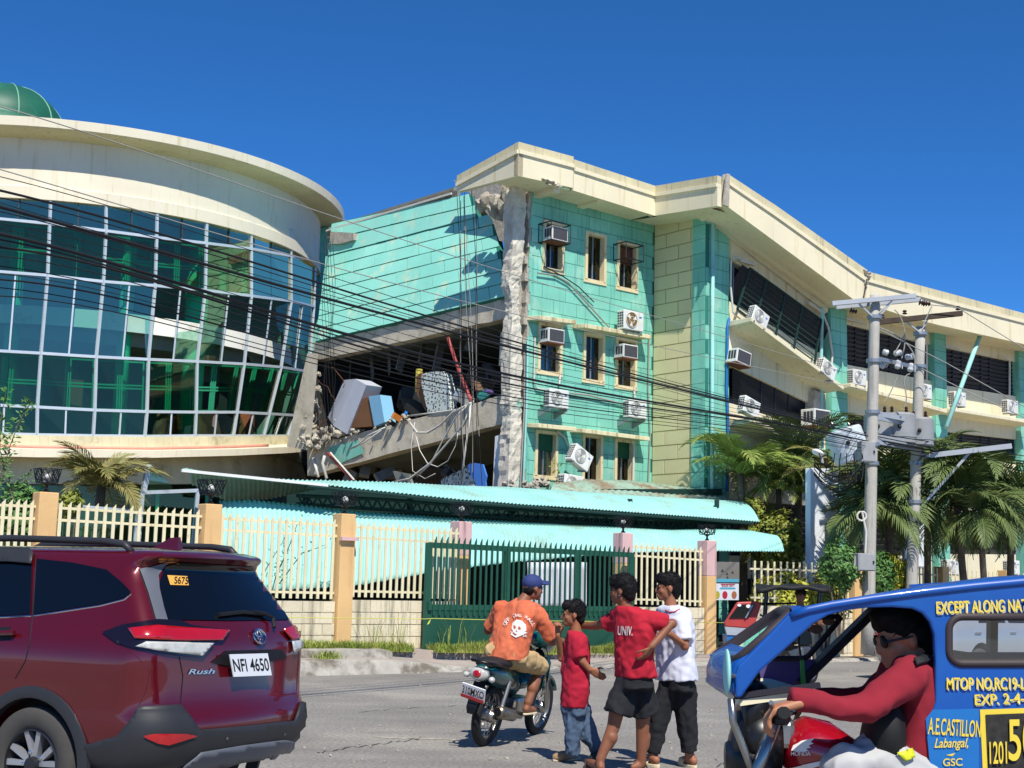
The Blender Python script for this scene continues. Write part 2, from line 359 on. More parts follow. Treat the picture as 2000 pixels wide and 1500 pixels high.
def pillar(px, ytop, ybot, kind, label, lamp=None, w=PW, t=0, zb=None, lamplab=None):
    s, zt = FF.pix(px, ytop, t); zb = (gz(s)-.1) if zb is None else zb
    p = thing('fence_pillar', FF.P(s, t, zb), label, 'pillar', 'pillars of the street fence')
    def bx(z0, z1, m, nm, g=0): return MB().fbox(FF, s-w/2-g, s+w/2+g, t-w/2-g, t+w/2+g, z0, z1).build(nm, m, p, bevel=.012)
    if kind == 'pink':
        zm = zt-.62 if px < 1300 else zt-.75
        bx(zb, zm, M['ochre'], 'shaft'); bx(zm, zt, M['pinkpil'], 'painted_top', .002)
    else: bx(zb, zt, M['ochre'], 'shaft')
    pillars[px] = (s, zt, zb)
    if lamp:
        lp = thing('pillar_lamp', None, lamplab, 'lamp', 'cage lamps on the fence pillars', m=FF.M(s, t, zt) @ Matrix.Scale(lamp, 4)); lamp_parts(lp)
    return p
pillar(90, 962, 0, 'ochre', 'ochre fence pillar at the far left behind the red car roof', .9, lamplab='black cage lamp above the leftmost fence pillar, half hidden by leaves')
pillar(411, 985, 0, 'ochre', 'ochre fence pillar between the palm section and the climbing plant', 1.0, lamplab='black cage lamp on the pillar under the curled canopy end')
pillar(673, 1004, 0, 'ochre', 'ochre fence pillar with a small ledge, right of the climbing plant', .95, lamplab='black cage lamp on the pillar with the small ledge')
pillar(901, 1019, 0, 'pink', 'pink topped pillar behind the left end of the green gate', .9, t=-.12, lamplab='black cage lamp above the left end of the green gate')
pillar(1217, 1041, 0, 'pink', 'pink topped pillar behind the right end of the green gate', .85, t=-.12, lamplab='black cage lamp above the right end of the green gate')
pillar(1381, 1056, 0, 'pink', 'pink topped pillar beside the hanging posters', .85, lamplab='black cage lamp on the pillar beside the posters')
# small ledge bracket on pillar 673
s, zt, zb = pillars[673]; _, zl = FF.pix(678, 1053)
MB().fbox(FF, s-.17, s+.17, .146, .22, zl-.03, zl+.03).build('ledge', M['pinkpil'], [o for o in bpy.data.objects if o.name.startswith('fence_pillar') and 'small ledge' in o.get('label', '')][0])
_pk = {}
def picket_mesh(h, w, cut):
    k = (round(h, 2), round(w, 3), cut)
    if k not in _pk:
        b = MB(); hw = w/2; c = w*1.2 if cut else 0
        b.prism([(-hw, 0, 0), (hw, 0, 0), (hw, 0, h), (-hw, 0, h-c)], (0, -.016, 0)); me = b.mesh('picket'); me.materials.append(M['picket']); _pk[k] = me
    return _pk[k]
def blockrow(parent, s0, s1, t, z0, z1, nrow, bl, m, th=.15):
    MB().fbox(FF, s0, s1, t-th/2+.015, t+th/2-.015, z0, z1).build('wall_core', M['walljoint'], parent)
    h = (z1-z0)/nrow; rg = random.Random(int(s0*100))
    for r in range(nrow):
        a = s0-(bl/2 if r % 2 else 0)
        while a < s1-.02:
            x0, x1 = max(a, s0), min(a+bl, s1)
            if x1-x0 > .06:
                e = rg.uniform(-.004, .006)
                MB().fbox(FF, x0+.008, x1-.008, t-th/2, t+th/2+e, z0+r*h+.008, z0+(r+1)*h-.006+(.006 if r == nrow-1 else 0)).build('block', m, parent)
            a += bl
def fence(s0, s1, top0, top1, bot0, bot1, wall0, wall1, n, label, t=0, rails=(.10, .28), cut=True, lowrail=.1, base=True, w=.052, nrow=4, mw=None):
    """pickets between s0 and s1; tops/bottoms given as z at either end"""
    f = thing('picket_fence', FF.P((s0+s1)/2, t, gz(s0)), label, 'fence', 'cream picket fence sections')
    lp = lambda a, b, k: a+(b-a)*k
    for i in range(n):
        k = (i+.5)/n; s = lp(s0, s1, k); zt = lp(top0, top1, k); zb = lp(bot0, bot1, k)
        inst(picket_mesh(zt-zb, w, cut), 'picket', f, FF.M(s, t+.035, zb))
    for r in rails:
        MB().bar(FF.P(s0-.02, t, top0-r), FF.P(s1+.02, t, top1-r), .03, .04).build('rail', M['picket'], f)
    MB().bar(FF.P(s0, t, bot0+lowrail), FF.P(s1, t, bot1+lowrail), .03, .04).build('rail', M['picket'], f)
    if base:
        wl = MB().fbox(FF, s0, s1, t-.05, t+.05, gz(s0)-.25, gz(s0)-.2).build('low_wall', M['walljoint'], f)
        blockrow(wl, s0, s1, t, min(gz(s0), gz(s1))-.2, wall0, nrow+1, .4, M['wallblock'])
    return f
def zat(px, py, t=0): return FF.pix(px, py, t)[1]
def fsec(pa, pb, ta, tb, ba, bb, wy, n, label, **k):
    sa, sb = sx(pa, 1130), sx(pb, 1130)
    return fence(sa+PW/2+.02, sb-PW/2-.02, zat(pa, ta), zat(pb, tb), zat(pa, ba), zat(pb, bb), zat((pa+pb)/2, wy), 0, n, label, **k)
P_ = lambda px: pillars[px][0]
def fs2(a, b, ta, tb, n, label, px0, px1, by=1166, wy=1173, **k):
    s0, s1 = (a if isinstance(a, float) else P_(a)+PW/2+.01), (b if isinstance(b, float) else P_(b)-PW/2-.01)
    return fence(s0, s1, zat(px0, ta), zat(px1, tb), zat(px0, by), zat(px1, by+4), zat((px0+px1)/2, wy), 0, n, label, **k)
fs2(sx(-160, 1130), 90, 966, 976, 15, 'cream picket fence section at the left edge, left of the first pillar', -160, 70)
fs2(90, 411, 979, 996, 17, 'cream picket fence section in front of the small palm, behind the red car', 118, 388)
fs2(411, 673, 1001, 1015, 17, 'cream picket fence section with the climbing plant behind it', 437, 655)
fs2(673, 901, 1018, 1031, 18, 'cream picket fence section between the ledge pillar and the green gate', 697, 886)
fs2(1217, 1381, 1058, 1068, 13, 'cream picket fence section behind the boy in white', 1237, 1368, by=1180, wy=1186)
# ------------------------------------------------------------------ green sliding gate
M['gate'] = mat('dark_green_gate_paint', L(30, 78, 60), .5, .12, 2, .05, 40, stain=(L(42, 90, 70), .3, 1.2), rand=.05)
GT = .24
s0, zt0 = FF.pix(838, 1060, GT); s1, zt1 = FF.pix(1233, 1080, GT); zg0 = gz(s0)-.02; zm0 = zat(838, 1186, GT); zm1 = zat(1233, 1190, GT)
ga = thing('sliding_gate', FF.P((s0+s1)/2, GT, zg0), 'dark green metal gate with spiked bars over a solid lower sheet', 'gate')
lz = lambda a, b, s: a+(b-a)*(s-s0)/(s1-s0)
for s in (s0, s0+(s1-s0)*.36, s0+(s1-s0)*.71, s1): MB().fbox(FF, s-.06, s+.06, GT-.03, GT+.03, zg0, lz(zt0, zt1, s)).build('gate_post', M['gate'], ga)
MB().bar(FF.P(s0, GT, zt0-.04), FF.P(s1, GT, zt1-.04), .062, .1).build('top_rail', M['gate'], ga)
MB().bar(FF.P(s0, GT, zm0), FF.P(s1, GT, zm1), .064, .1).build('middle_rail', M['gate'], ga)
MB().hexa([FF.P(s, t, z) for z0_, z1_ in ((0, 0),) for (z, t, s) in [(zg0+.02, GT-.02, s0), (zg0+.02, GT-.02, s1), (zg0+.02, GT+.02, s0), (zg0+.02, GT+.02, s1), (zm0, GT-.02, s0), (zm1, GT-.02, s1), (zm0, GT+.02, s0), (zm1, GT+.02, s1)]]).build('lower_sheet', M['gate'], ga)
nb = 38
bm_ = MB().prism([(-.02, 0, 0), (.02, 0, 0), (.02, 0, 1.42), (-.02, 0, 1.34)], (0, -.02, 0)).mesh('bar'); bm_.materials.append(M['gate'])
for i in range(nb):
    s = s0+.12+(s1-s0-.24)*i/(nb-1); inst(bm_, 'bar', ga, FF.M(s, GT+.05, lz(zm0, zm1, s)-.14) @ Matrix.Diagonal((1, 1, (lz(zt0, zt1, s)-lz(zm0, zm1, s)+.26)/1.42, 1)))
MB().fbox(FF, s0-.02, s0+.05, GT+.03, GT+.08, zm0-.05, zm0+.1).build('latch', M['gate'], ga)
# thin yellow line tied across the gate
M['string'] = mat('yellow_string', L(206, 206, 84), .6, .05)
pts = [FF.w(x, y, .75) for x, y in ((560, 1206), (830, 1209), (845, 1208), (1000, 1212), (1180, 1214), (1390, 1216), (1500, 1217), (1700, 1219))]
st = thing('barrier_string', pts[0], 'thin yellow barrier string stretched across the gate and fence', 'string')
MB().tube(pts, .006, 5).build('cord', M['string'], st); q = FF.w(842, 1209, .75)
MB().prism([q, q+Vector((-.03, 0, -.08)), q+Vector((-.07, 0, -.1)), q+Vector((-.02, 0, 0))], (0, .006, 0)).build('knot_tail', M['string'], st)
# ------------------------------------------------------------------ fence to the right of the entrance gap, further pillars
def rpil(px, yt, label, t=0, w=.3):
    return pillar(px, yt, 0, 'ochre', label, None, w=w, t=t)
rpil(1667, 1097, 'ochre pillar left of the nearer utility pole'); rpil(1838, 1107, 'ochre pillar right of the white board, behind the blue tricycle roof', t=-1.2); rpil(1962, 1114, 'small ochre pillar at the far right of the fence', t=-1.6)
fs2(sx(1466, 1130), 1667, 1095, 1101, 16, 'cream picket fence section behind the red tricycle', 1470, 1650, by=1176, wy=1184, rails=(.18,), cut=False)
def fs3(pa, pb, ta, tb, n, label, t, by=1190):
    fence(FF.pix(pa, 1130, t)[0], FF.pix(pb, 1130, t)[0], zat(pa, ta, t), zat(pb, tb, t), zat(pa, by, t), zat(pb, by, t), zat(pa, by+6, t), 0, n, label, t=t, rails=(.18,), cut=False)
fs3(1712, 1832, 1104, 1110, 17, 'cream picket fence section in front of the yellow shrub and white board', -1.2)
fs3(1852, 1950, 1112, 1118, 12, 'cream picket fence section at the right, beyond the ochre pillar', -1.6)
fs3(1972, 2080, 1119, 1124, 11, 'cream picket fence section cut by the right edge of the picture', -1.6)
# ------------------------------------------------------------------ corrugated canopies
M['sheet'] = mat('mint_roof_sheet', L(152, 210, 202), .6, .12, .8, stain=(L(150, 186, 174), .4, 1.1), spec=.25, streak=(L(168, 196, 184), .3))
M['sheetold'] = mat('faded_roof_sheet', L(150, 176, 156), .6, .15, 1.5, stain=(L(140, 112, 88), .55, 1.2), streak=(L(112, 96, 78), .4))
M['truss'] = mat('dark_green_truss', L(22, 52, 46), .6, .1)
def interp(pts, x):
    for (a, b), (c, d_) in zip(pts, pts[1:]):
        if x <= c: return b+(d_-b)*(x-a)/(c-a) if c > a else b
    return pts[-1][1]
def canopy(name, frontpx, backpx, tf, tb, label, m, nseg=7, bulge=.3, pitch=.1, amp=.018, x0=None, x1=None, thick=.0, tfun=None):
    sa = FF.pix(frontpx[0][0], frontpx[0][1], tf)[0]; sb = FF.pix(frontpx[-1][0], frontpx[-1][1], tf)[0]
    F = sorted([FF.pix(x, y, tf) for x, y in frontpx]); B = sorted([FF.pix(x, y, tb) for x, y in backpx])
    n = int((F[-1][0]-F[0][0])/pitch*4); rows = []
    for j in range(nseg+1):
        v = j/nseg; row = []
        for i in range(n+1):
            u = i/n; s_f = F[0][0]+(F[-1][0]-F[0][0])*u; s_b = B[0][0]+(B[-1][0]-B[0][0])*u
            zf, zb = interp(F, s_f), interp(B, s_b); s = s_f+(s_b-s_f)*v
            t = tf+(tb-tf)*v + bulge*math.sin(math.pi*v)*.6; z = zf+(zb-zf)*v + bulge*math.sin(math.pi*v)
            a = amp*math.cos(i*math.pi/2) + .012*noise.noise(Vector((s*.8, v*2, 3)))
            row.append(FF.P(s, t+a*.6, z+a*.8))
        rows.append(row)
    th = thing(name, FF.P((F[0][0]+F[-1][0])/2, tf, gz(0)), label, 'canopy')
    o = MB().grid(rows).build('corrugated_sheet', m, th, smooth=True); so_ = o.modifiers.new('s', 'SOLIDIFY'); so_.thickness = .006
    return th, F, B
cu, F_, B_ = canopy('covered_walk', [(355, 918), (430, 926), (520, 935), (620, 946), (760, 961), (900, 976), (1050, 987), (1200, 998), (1350, 1009), (1484, 1019)],
   [(372, 945), (440, 978), (520, 976), (620, 955), (700, 950), (760, 948), (900, 952), (980, 953), (1130, 962), (1280, 972), (1438, 979)], -2.0, -4.2,
   'long mint corrugated canopy with its left end curled and torn', M['sheet'], bulge=.12)
e = MB().bar(FF.w(355, 919, -1.98), FF.w(640, 948, -1.98), .05, .05); e.build('edge_trim', M['white'], cu)
MB().tube([FF.w(x, y, -1.97) for x, y in ((600, 950), (760, 966), (900, 981), (1050, 992), (1200, 1003), (1350, 1013), (1470, 1022))], .035, 6).build('gutter', M['truss'], cu)
tr = MB(); top = [(580, 968), (760, 976), (900, 988), (1050, 998), (1200, 1009), (1350, 1018), (1440, 1024)]; bot = [(580, 984), (760, 996), (900, 1006), (1050, 1016), (1200, 1026), (1350, 1034), (1440, 1040)]
tr.tube([FF.w(x, y, -2.6) for x, y in top], .04, 6); tr.tube([FF.w(x, y, -2.6) for x, y in bot], .04, 6)
for i in range(44):
    x = 582+i*19.4; y0 = interp(top, x); y1 = interp(bot, x+10); y2 = interp(top, x+19.4)
    tr.bar(FF.w(x, y0, -2.6), FF.w(x+9.7, y1, -2.6), .03, .03); tr.bar(FF.w(x+9.7, y1, -2.6), FF.w(x+19.4, y2, -2.6), .03, .03)
tr.build('truss', M['truss'], cu)
for px in (596, 800, 1000, 1230, 1400):
    p = FF.w(px, 1000, -2.7); MB().tube([Vector((p.x, p.y, .1)), p+Z*.3], .06, 8).build('post', M['truss'], cu)
# dark rafters and back of the walkway
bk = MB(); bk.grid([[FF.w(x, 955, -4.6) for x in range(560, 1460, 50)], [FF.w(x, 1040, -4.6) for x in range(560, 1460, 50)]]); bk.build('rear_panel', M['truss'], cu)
cl, F2, B2 = canopy('fallen_canopy', [(425, 1172), (540, 1152), (640, 1148), (700, 1143), (780, 1129), (870, 1113), (1000, 1098), (1120, 1087), (1235, 1079), (1380, 1076), (1533, 1077)],
   [(428, 978), (500, 977), (560, 983), (700, 999), (880, 1011), (1100, 1024), (1300, 1036), (1395, 1034), (1450, 1036), (1500, 1048)], -1.2, -2.5,
   'pale mint barrel canopy sagging low behind the fence', M['sheet'], bulge=.16, nseg=16)
# debris flap on the canopy, faded sheet leaning against the teal facade
fd, _, _ = canopy('fallen_roof_sheet', [(1075, 958), (1130, 966), (1240, 972), (1330, 978), (1420, 978)], [(1080, 948), (1140, 936), (1230, 938), (1310, 948), (1400, 958)], -4.3, -6.0,
   'rust stained pale roof sheet lying on the canopy below the teal facade', M['sheetold'], bulge=.12, amp=.012, pitch=.22, nseg=5)
# ------------------------------------------------------------------ dark shed under the fallen canopy, cloth and post behind the gate
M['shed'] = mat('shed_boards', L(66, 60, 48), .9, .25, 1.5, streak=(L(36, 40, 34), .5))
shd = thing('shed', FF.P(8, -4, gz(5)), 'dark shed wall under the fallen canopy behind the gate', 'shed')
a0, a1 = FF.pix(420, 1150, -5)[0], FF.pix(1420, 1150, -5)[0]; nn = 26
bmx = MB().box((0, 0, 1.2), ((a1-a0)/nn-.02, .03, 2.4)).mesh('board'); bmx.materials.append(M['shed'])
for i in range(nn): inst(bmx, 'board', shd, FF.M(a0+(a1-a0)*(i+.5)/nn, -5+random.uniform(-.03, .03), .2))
M['cloth'] = mat('pale_cloth', L(196, 200, 210), .8, .08, 2)
cw = MB(); rows = []
for j in range(7):
    v = j/6; row = []
    for i in range(41):
        x = 1030+116*i/40; y = 1098+94*v; row.append(FF.w(x, y, -.9+.05*math.sin(i*1.1)+.02*math.sin(i*2.3+j)))
    rows.append(row)
o = cw.grid(rows).build('hung_sheet', M['cloth'], smooth=True); tag(o, 'pale sheet hanging behind the green gate bars', 'cloth')
o.modifiers.new('s', 'SOLIDIFY').thickness = .006

# cracks, grit and litter on the road
sline('road_crack', dens((620, 1470), (830, 1440), 26, 3), .02, M['tar']); sline('road_crack', dens((1400, 1500), (1480, 1440), 18, 3), .02, M['tar']); sline('road_crack', dens((700, 1390), (1000, 1372), 30, 2), .015, M['tar'])
M['palemark'] = mat('pale_dust', L(186, 178, 160), .95, .3, 12); sline('dust_streak', dens((735, 1440), (890, 1444), 24, .8), .06, M['palemark'])
gr_ = MB(); rg = random.Random(12)
for k in range(420):
    e = rg.random(); px, py = rg.uniform(560, 1990), 1298+40*e if e < .5 else rg.uniform(1330, 1495)
    p = gnd(px, py); gr_.rock(p+Z*.006, rg.uniform(.008, .022), k, (1, 1, .6))
tag(gr_.build('road_grit', M['rubble']), 'scattered small stones and grit on the road', 'gravel', kind='stuff')
# ================================================================== round building with the curtain wall
RC = Vector((-15.85, 49.26, 0)); RW = 8.62
def oncyl(px, py, R=RW, c=RC):
    r = ray(px, py); a = r.x**2+r.y**2; ox, oy = CAM.x-c.x, CAM.y-c.y; b = ox*r.x+oy*r.y; q = ox*ox+oy*oy-R*R; disc = b*b-a*q
    k = (-b-math.sqrt(disc))/a if disc > 0 else -b/a
    return CAM+r*k
def cyl(th, R, z): return Vector((RC.x+R*math.cos(th), RC.y+R*math.sin(th), z))
def ang(p): return math.atan2(p.y-RC.y, p.x-RC.x)
M['roundwall'] = mat('round_cream_render', L(226, 217, 192), .75, .07, .5, .1, 20, streak=(L(206, 192, 156), .25))
M['rim'] = mat('round_rim_render', L(222, 212, 166), .75, .1, .8, .1, 20, streak=(L(186, 174, 132), .2))
M['dome'] = mat('green_dome_paint', L(30, 92, 72), .5, .15, 1, stain=(L(44, 108, 86), .3, 1.5))
M['band'] = mat('cream_tile_band', L(214, 204, 166), .6, .12, 1.2, stain=(L(170, 158, 118), .35, 1.5), rand=.06)
M['gl'] = glassmat('teal_glass', (.46, .76, .68, 1), .7, refl=(1, .95, .62, 1))
M['gl2'] = glassmat('dark_green_glass', (.34, .72, .58, 1), .2, refl=(.85, .8, .45, 1))
M['gl3'] = glassmat('pale_teal_glass', (.34, .62, .56, 1), .5, refl=(.95, .95, .65, 1))
M['roomwall'] = mat('dim_room_wall', L(112, 132, 122), .9, .35, .5)
rb = thing('round_building', (RC.x, RC.y, 0), 'round cream building with green glass curtain wall and flared roof rim', 'building')
TH = [-math.pi*.98+i*math.pi*2.0/120 for i in range(121)]
zs = oncyl(0, 268).z; zt = oncyl(60, 389).z
rims = 9.46; zr = 15.0
def ring(R, z): return [cyl(t, R, z) for t in TH]
MB().grid([ring(RW, zs), ring(RW+.25, zs+.04), ring(rims-.05, zr-.34), ring(rims, zr-.3)]).build('soffit', M['rim'], rb, smooth=True)
MB().grid([ring(rims, zr-.3), ring(rims+.02, zr-.02), ring(rims-.1, zr), ring(rims-.5, zr+.02), ring(.5, zr+.1)]).build('roof_rim', M['roundwall'], rb, auto=35)
MB().grid([ring(RW, zs+.02), ring(RW, zt+.42), ring(RW+.07, zt+.38), ring(RW+.07, zt), ring(RW-.3, zt)]).build('upper_wall', M['roundwall'], rb, auto=35)
dc = pt(12, 170, 49.2); dc.z -= 1.62
dm = MB().lathe([(2.2, -1.2), (2.2, -.02)]+[(2.15*math.cos(a), 1.62*math.sin(a)) for a in [i*math.pi/2/16 for i in range(17)][:-1]]+[(.02, 1.62)], dc, n=40).build('dome', M['dome'], rb, smooth=True)
M['domerib'] = mat('dome_rib', L(120, 176, 150), .5, .05)
for k in range(10):
    a = 2*math.pi*k/10+.28
    MB().tube([dc+Vector((2.17*math.cos(e)*math.cos(a), 2.17*math.cos(e)*math.sin(a), 1.64*math.sin(e))) for e in [i*math.pi/2/12 for i in range(13)]], .022, 6).build('rib', M['domerib'], dm)
# curtain wall: nodes measured at every crossing of mullion and transom
ND = [[(-155, 371), (-158, 414), (-165, 518), (-172, 675), (-190, 783), (-196, 842)],
      [(-22, 380), (-26, 425), (-32, 528), (-44, 683), (-56, 789), (-60, 845)],
      [(99, 390), (97, 437), (93, 538), (80, 690), (73, 795), (72, 849)],
      [(207, 400), (207, 451), (202, 550), (188, 697), (185, 801), (182, 851)],
      [(307, 411), (306, 464), (303, 558), (290, 702), (287, 804), (283, 852)],
      [(404, 422), (403, 475), (401, 567), (385, 706), (383, 805), (381, 851)],
      [(490, 437), (491, 486), (491, 578), (477, 711), (463, 805), (456, 851)],
      [(568, 450), (568, 500), (569, 588), (549, 717), (526, 808), (515, 851)],
      [(616, 464), (616, 510), (613, 599), (603, 726), (577, 811), (561, 851)]]
NP = [[oncyl(x, y) for x, y in c] for c in ND]
_top = sum(c[0].z for c in NP)/len(NP)
def inw(p, d): v = RC-p; v.z = 0; return p+v.normalized()*d
cw = MB(); cw.grid([[inw(c[0], .05)+Z*.12 for c in NP], [inw(c[0], -.03)+Z*.05 for c in NP], [inw(c[0], .02) for c in NP]]); cwo = cw.build('curtain_wall', M['alu'], rb)
for c in NP:
    MB().tube([c[0]]+c[1:], .055, 4).build('mullion', M['alu'], cwo)
for i in range(len(NP)-1):
    for j in range(1, 6):
        MB().bar(inw(NP[i][j], .0), inw(NP[i+1][j], .0), .07, .085).build('transom', M['alu'], cwo)
def quad(i, j, u0, u1, v0, v1, d=.03):
    a, b, c, e = NP[i][j], NP[i+1][j], NP[i+1][j+1], NP[i][j+1]
    f = lambda u, v: inw((a*(1-u)+b*u)*(1-v)+(e*(1-u)+c*u)*v, d)
    return [f(u0, v0), f(u1, v0), f(u1, v1), f(u0, v1)], f
def pane(i, j, u0, u1, v0, v1, m, poly=None, d=.03):
    q, f = quad(i, j, u0, u1, v0, v1, d)
    if poly: q = [f(u0+(u1-u0)*x, v0+(v1-v0)*y) for x, y in poly]
    nrm = (q[1]-q[0]).cross(q[2]-q[0]).normalized(); tw = random.uniform(-.012, .012)
    q = [p+nrm*tw*(k % 2) for k, p in enumerate(q)]
    n = len(q); MB().add(q, [tuple(range(n))]).build('pane', m, cwo)
    return f
broken = {(3, 2, 1): [(0, 0), (1, 0), (1, 1), (.93, .95), (.8, .62), (.76, .45), (0, .42)], (4, 2, 0): None, (4, 2, 1): [(.3, .6), (1, .55), (1, 1), (0, 1), (0, .62)], (5, 2, 1): [(0, .75), (.12, 1), (0, 1)], (6, 2, 0): [(0, .8), (.35, 1), (0, 1)], (6, 2, 1): [(.3, .1), (1, 0), (1, .42), (.75, .5), (.5, .38)],
          (7, 2, 1): [(0, 0), (1, 0), (1, .62), (.8, .58), (.5, .66), (0, .6)], (7, 2, 0): [(0, 0), (1, 0), (1, .68), (0, .64)], (5, 3, 0): None, (6, 4, 1): [(0, .3), (.4, .9), (1, .1), (1, 1), (0, 1)], (6, 4, 0): [(0, 0), (.3, .2), (.95, 1), (0, 1)], (7, 4, 1): [(.1, 1), (.35, .3), (.5, .7), (.9, .1), (1, 1)]}
n_m = len(NP)-1
for i in range(n_m):
    for j in range(5):
        mt = [M['gl'], M['gl2'], M['gl'], M['gl2'], M['gl2']][j]
        if i >= 6 and j in (0, 2): mt = M['gl3']
        if i == 6 and j == 0: mt = M['gl']
        for h in (0, 1):
            k = (i, j, h); u0, u1 = (.02, .5) if h == 0 else (.505, .98)
            if k in broken and broken[k] is None: continue
            pane(i, j, u0, u1, .02, .98, mt, broken.get(k))
        if j in (0, 2, 4):     # thin joint between half panes
            q, f = quad(i, j, .5, .5, 0, 1, .0); a, b = f(.5, .02), f(.5, .98)
            MB().bar(a, b, .03, .03 if j == 0 else .05).build('glazing_bar', M['alu'] if j else M['acdark'], cwo)
        else:                  # green casements behind the glass
            cs = MB(); q, f = quad(i, j, 0, 1, 0, 1, .32)
            for u in (.03, .455, .5, .545, .97): cs.bar(f(u, .02), f(u, .98), .05, .045)
            for v in (.04, .49, .55, .96): cs.bar(f(.02, v), f(.98, v), .045, .05)
            cs.build('casement', M['greenframe'], cwo)
# floors, spandrel and back of the rooms seen through the glass
def arc(R, z, t0=-2.9, t1=.35, n=40): return [cyl(t0+(t1-t0)*k/(n-1), R, z) for k in range(n)]
z1 = oncyl(300, 612).z; z2 = oncyl(300, 648).z; z3 = oncyl(300, 672).z
M['spandrel'] = mat('white_spandrel', L(228, 226, 216), .8, .08, 1, stain=(L(190, 184, 168), .2, 1.5))
MB().grid([arc(RW-.55, z1), arc(RW-.5, z2)]).build('spandrel', M['spandrel'], rb, smooth=True)
MB().grid([arc(RW-.5, z2), arc(RW-.9, z2-.02), arc(RW-.95, z3), arc(RW-4, z3)]).build('floor_beam', M['inner'], rb)
MB().grid([arc(RW-.55, z1), arc(RW-4.5, z1)]).build('upper_floor', M['inner'], rb)
zb = NP[3][5].z
MB().grid([arc(RW-.1, zb-.05), arc(RW-4.5, zb-.05)]).build('lower_floor', M['inner'], rb)
MB().grid([arc(RW-.3, zt+.05), arc(RW-4.5, zt+.05)]).build('ceiling', M['inner'], rb)
iw = [cyl(.25, RW-.15, 0), cyl(-.12, RW-.5, 0), cyl(-.3, RW-2.5, 0), cyl(-.7, RW-4, 0)]+arc(RW-4, 0, -.9, -2.9)
MB().grid([[p+Z*(zb-4) for p in iw], [p+Z*(zt+.1) for p in iw]]).build('inner_wall', M['roomwall'], rb)
M['innergreen'] = mat('bright_green_column', L(38, 178, 134), .6, .08)
for px in (378, 20, 240):
    p = oncyl(px, 700, RW-1.0); MB().tube([Vector((p.x, p.y, zb-.1)), Vector((p.x, p.y, zt))], .36 if px == 378 else .22, 20).build('inner_column', M['innergreen'], rb, smooth=True)
M['brownb'] = mat('brown_furniture', L(120, 74, 44), .6, .15, 3)
for px, py, w, m in ((330, 838, 1.3, 'brownb'), (470, 835, .8, 'brownb'), (130, 770, .9, 'brownb'), (420, 775, .7, 'acdark'), (215, 760, 1.0, 'brownb')):
    p = oncyl(px, py, RW-1.6); MB().box((p.x, p.y, p.z), (w, .5, .9), Matrix.Rotation(px*.1, 3, 'Z')).build('cabinet', M[m], rb)
M['pinkcab'] = mat('pink_board', L(206, 120, 136), .6, .06)
p = oncyl(440, 828, RW-.5); MB().box(p, (.9, .05, .55), Matrix.Rotation(.5, 3, 'Y')).build('pink_board', M['pinkcab'], rb)
# bands, ledge and pipe below the glass, following the tilted sill
def trace(pts, R, n=40):
    x0, x1 = pts[0][0], pts[-1][0]; return [oncyl(x0+(x1-x0)*k/(n-1), interp(pts, x0+(x1-x0)*k/(n-1)), R) for k in range(n)]
e_t = trace([(-200, 843), (72, 850), (283, 853), (456, 852), (575, 851), (596, 858)], RW+.08, 47)
e_b = trace([(-200, 862), (72, 872), (300, 875), (456, 871), (575, 868), (600, 870)], RW+.1, 47)
for k in range(46):
    g = .006; a, b = e_t[k].lerp(e_t[k+1], g), e_t[k].lerp(e_t[k+1], 1-g); c, d_ = e_b[k].lerp(e_b[k+1], g), e_b[k].lerp(e_b[k+1], 1-g)
    MB().hexa([inw(c, .15), inw(d_, .15), c, d_, inw(a, .15), inw(b, .15), a, b]).build('tile', M['band'], rb)
MB().grid([[inw(p, .04) for p in e_t], [inw(p, .04) for p in e_b], [inw(p, .3) for p in e_b]]).build('band_core', M['walljoint'], rb)
l_t = trace([(-200, 868), (72, 877), (300, 880), (456, 877), (560, 873), (622, 871)], RW+.6, 47); l_b = trace([(-200, 886), (72, 893), (300, 894), (456, 890), (560, 885), (622, 880)], RW+.6, 47)
MB().grid([[inw(p, .6)+Z*.1 for p in e_b], l_t, l_b, [inw(p, .8)+Z*.04 for p in l_b]]).build('ledge', M['roundwall'], rb, auto=30)
M['pinkpipe'] = mat('salmon_pipe', L(214, 148, 128), .5, .12, 4)
MB().tube([inw(p, .2)+Z*.07 for p in l_t[:-5]], .05, 8).build('pipe', M['pinkpipe'], rb, smooth=True)
zl1 = l_b[20].z; zt2 = oncyl(60, 945, RW-.2).z
u_t = [inw(p, .75)+Z*.06 for p in l_b]; u_b = trace([(-200, 940), (72, 945), (300, 946), (456, 944), (560, 940), (600, 938)], RW-.15, 47)
for k in range(0, 46):
    g = .006; a, b = u_t[k].lerp(u_t[k+1], g), u_t[k].lerp(u_t[k+1], 1-g); c, d_ = u_b[k].lerp(u_b[k+1], g), u_b[k].lerp(u_b[k+1], 1-g)
    MB().hexa([inw(c, .15), inw(d_, .15), c, d_, inw(a, .15), inw(b, .15), a, b]).build('tile', M['band'], rb)
MB().grid([[inw(p, .05) for p in u_t], [inw(p, .05) for p in u_b]]).build('band_core', M['walljoint'], rb)
pb0, pb1 = -2.85, -.05
MB().grid([arc(RW-.5, .1), arc(RW-.5, zt2+.02)]).build('ground_floor_glass', M['gl2'], rb)
MB().grid([arc(RW-2.5, .1), arc(RW-2.5, zt2+.02)]).build('ground_floor_back', M['darkin'], rb)
for k in range(14):
    t = pb0+(pb1-pb0)*k/13; MB().bar(cyl(t, RW-.46, .1), cyl(t, RW-.46, zt2), .1, .1).build('ground_mullion', M['greenframe'], rb)
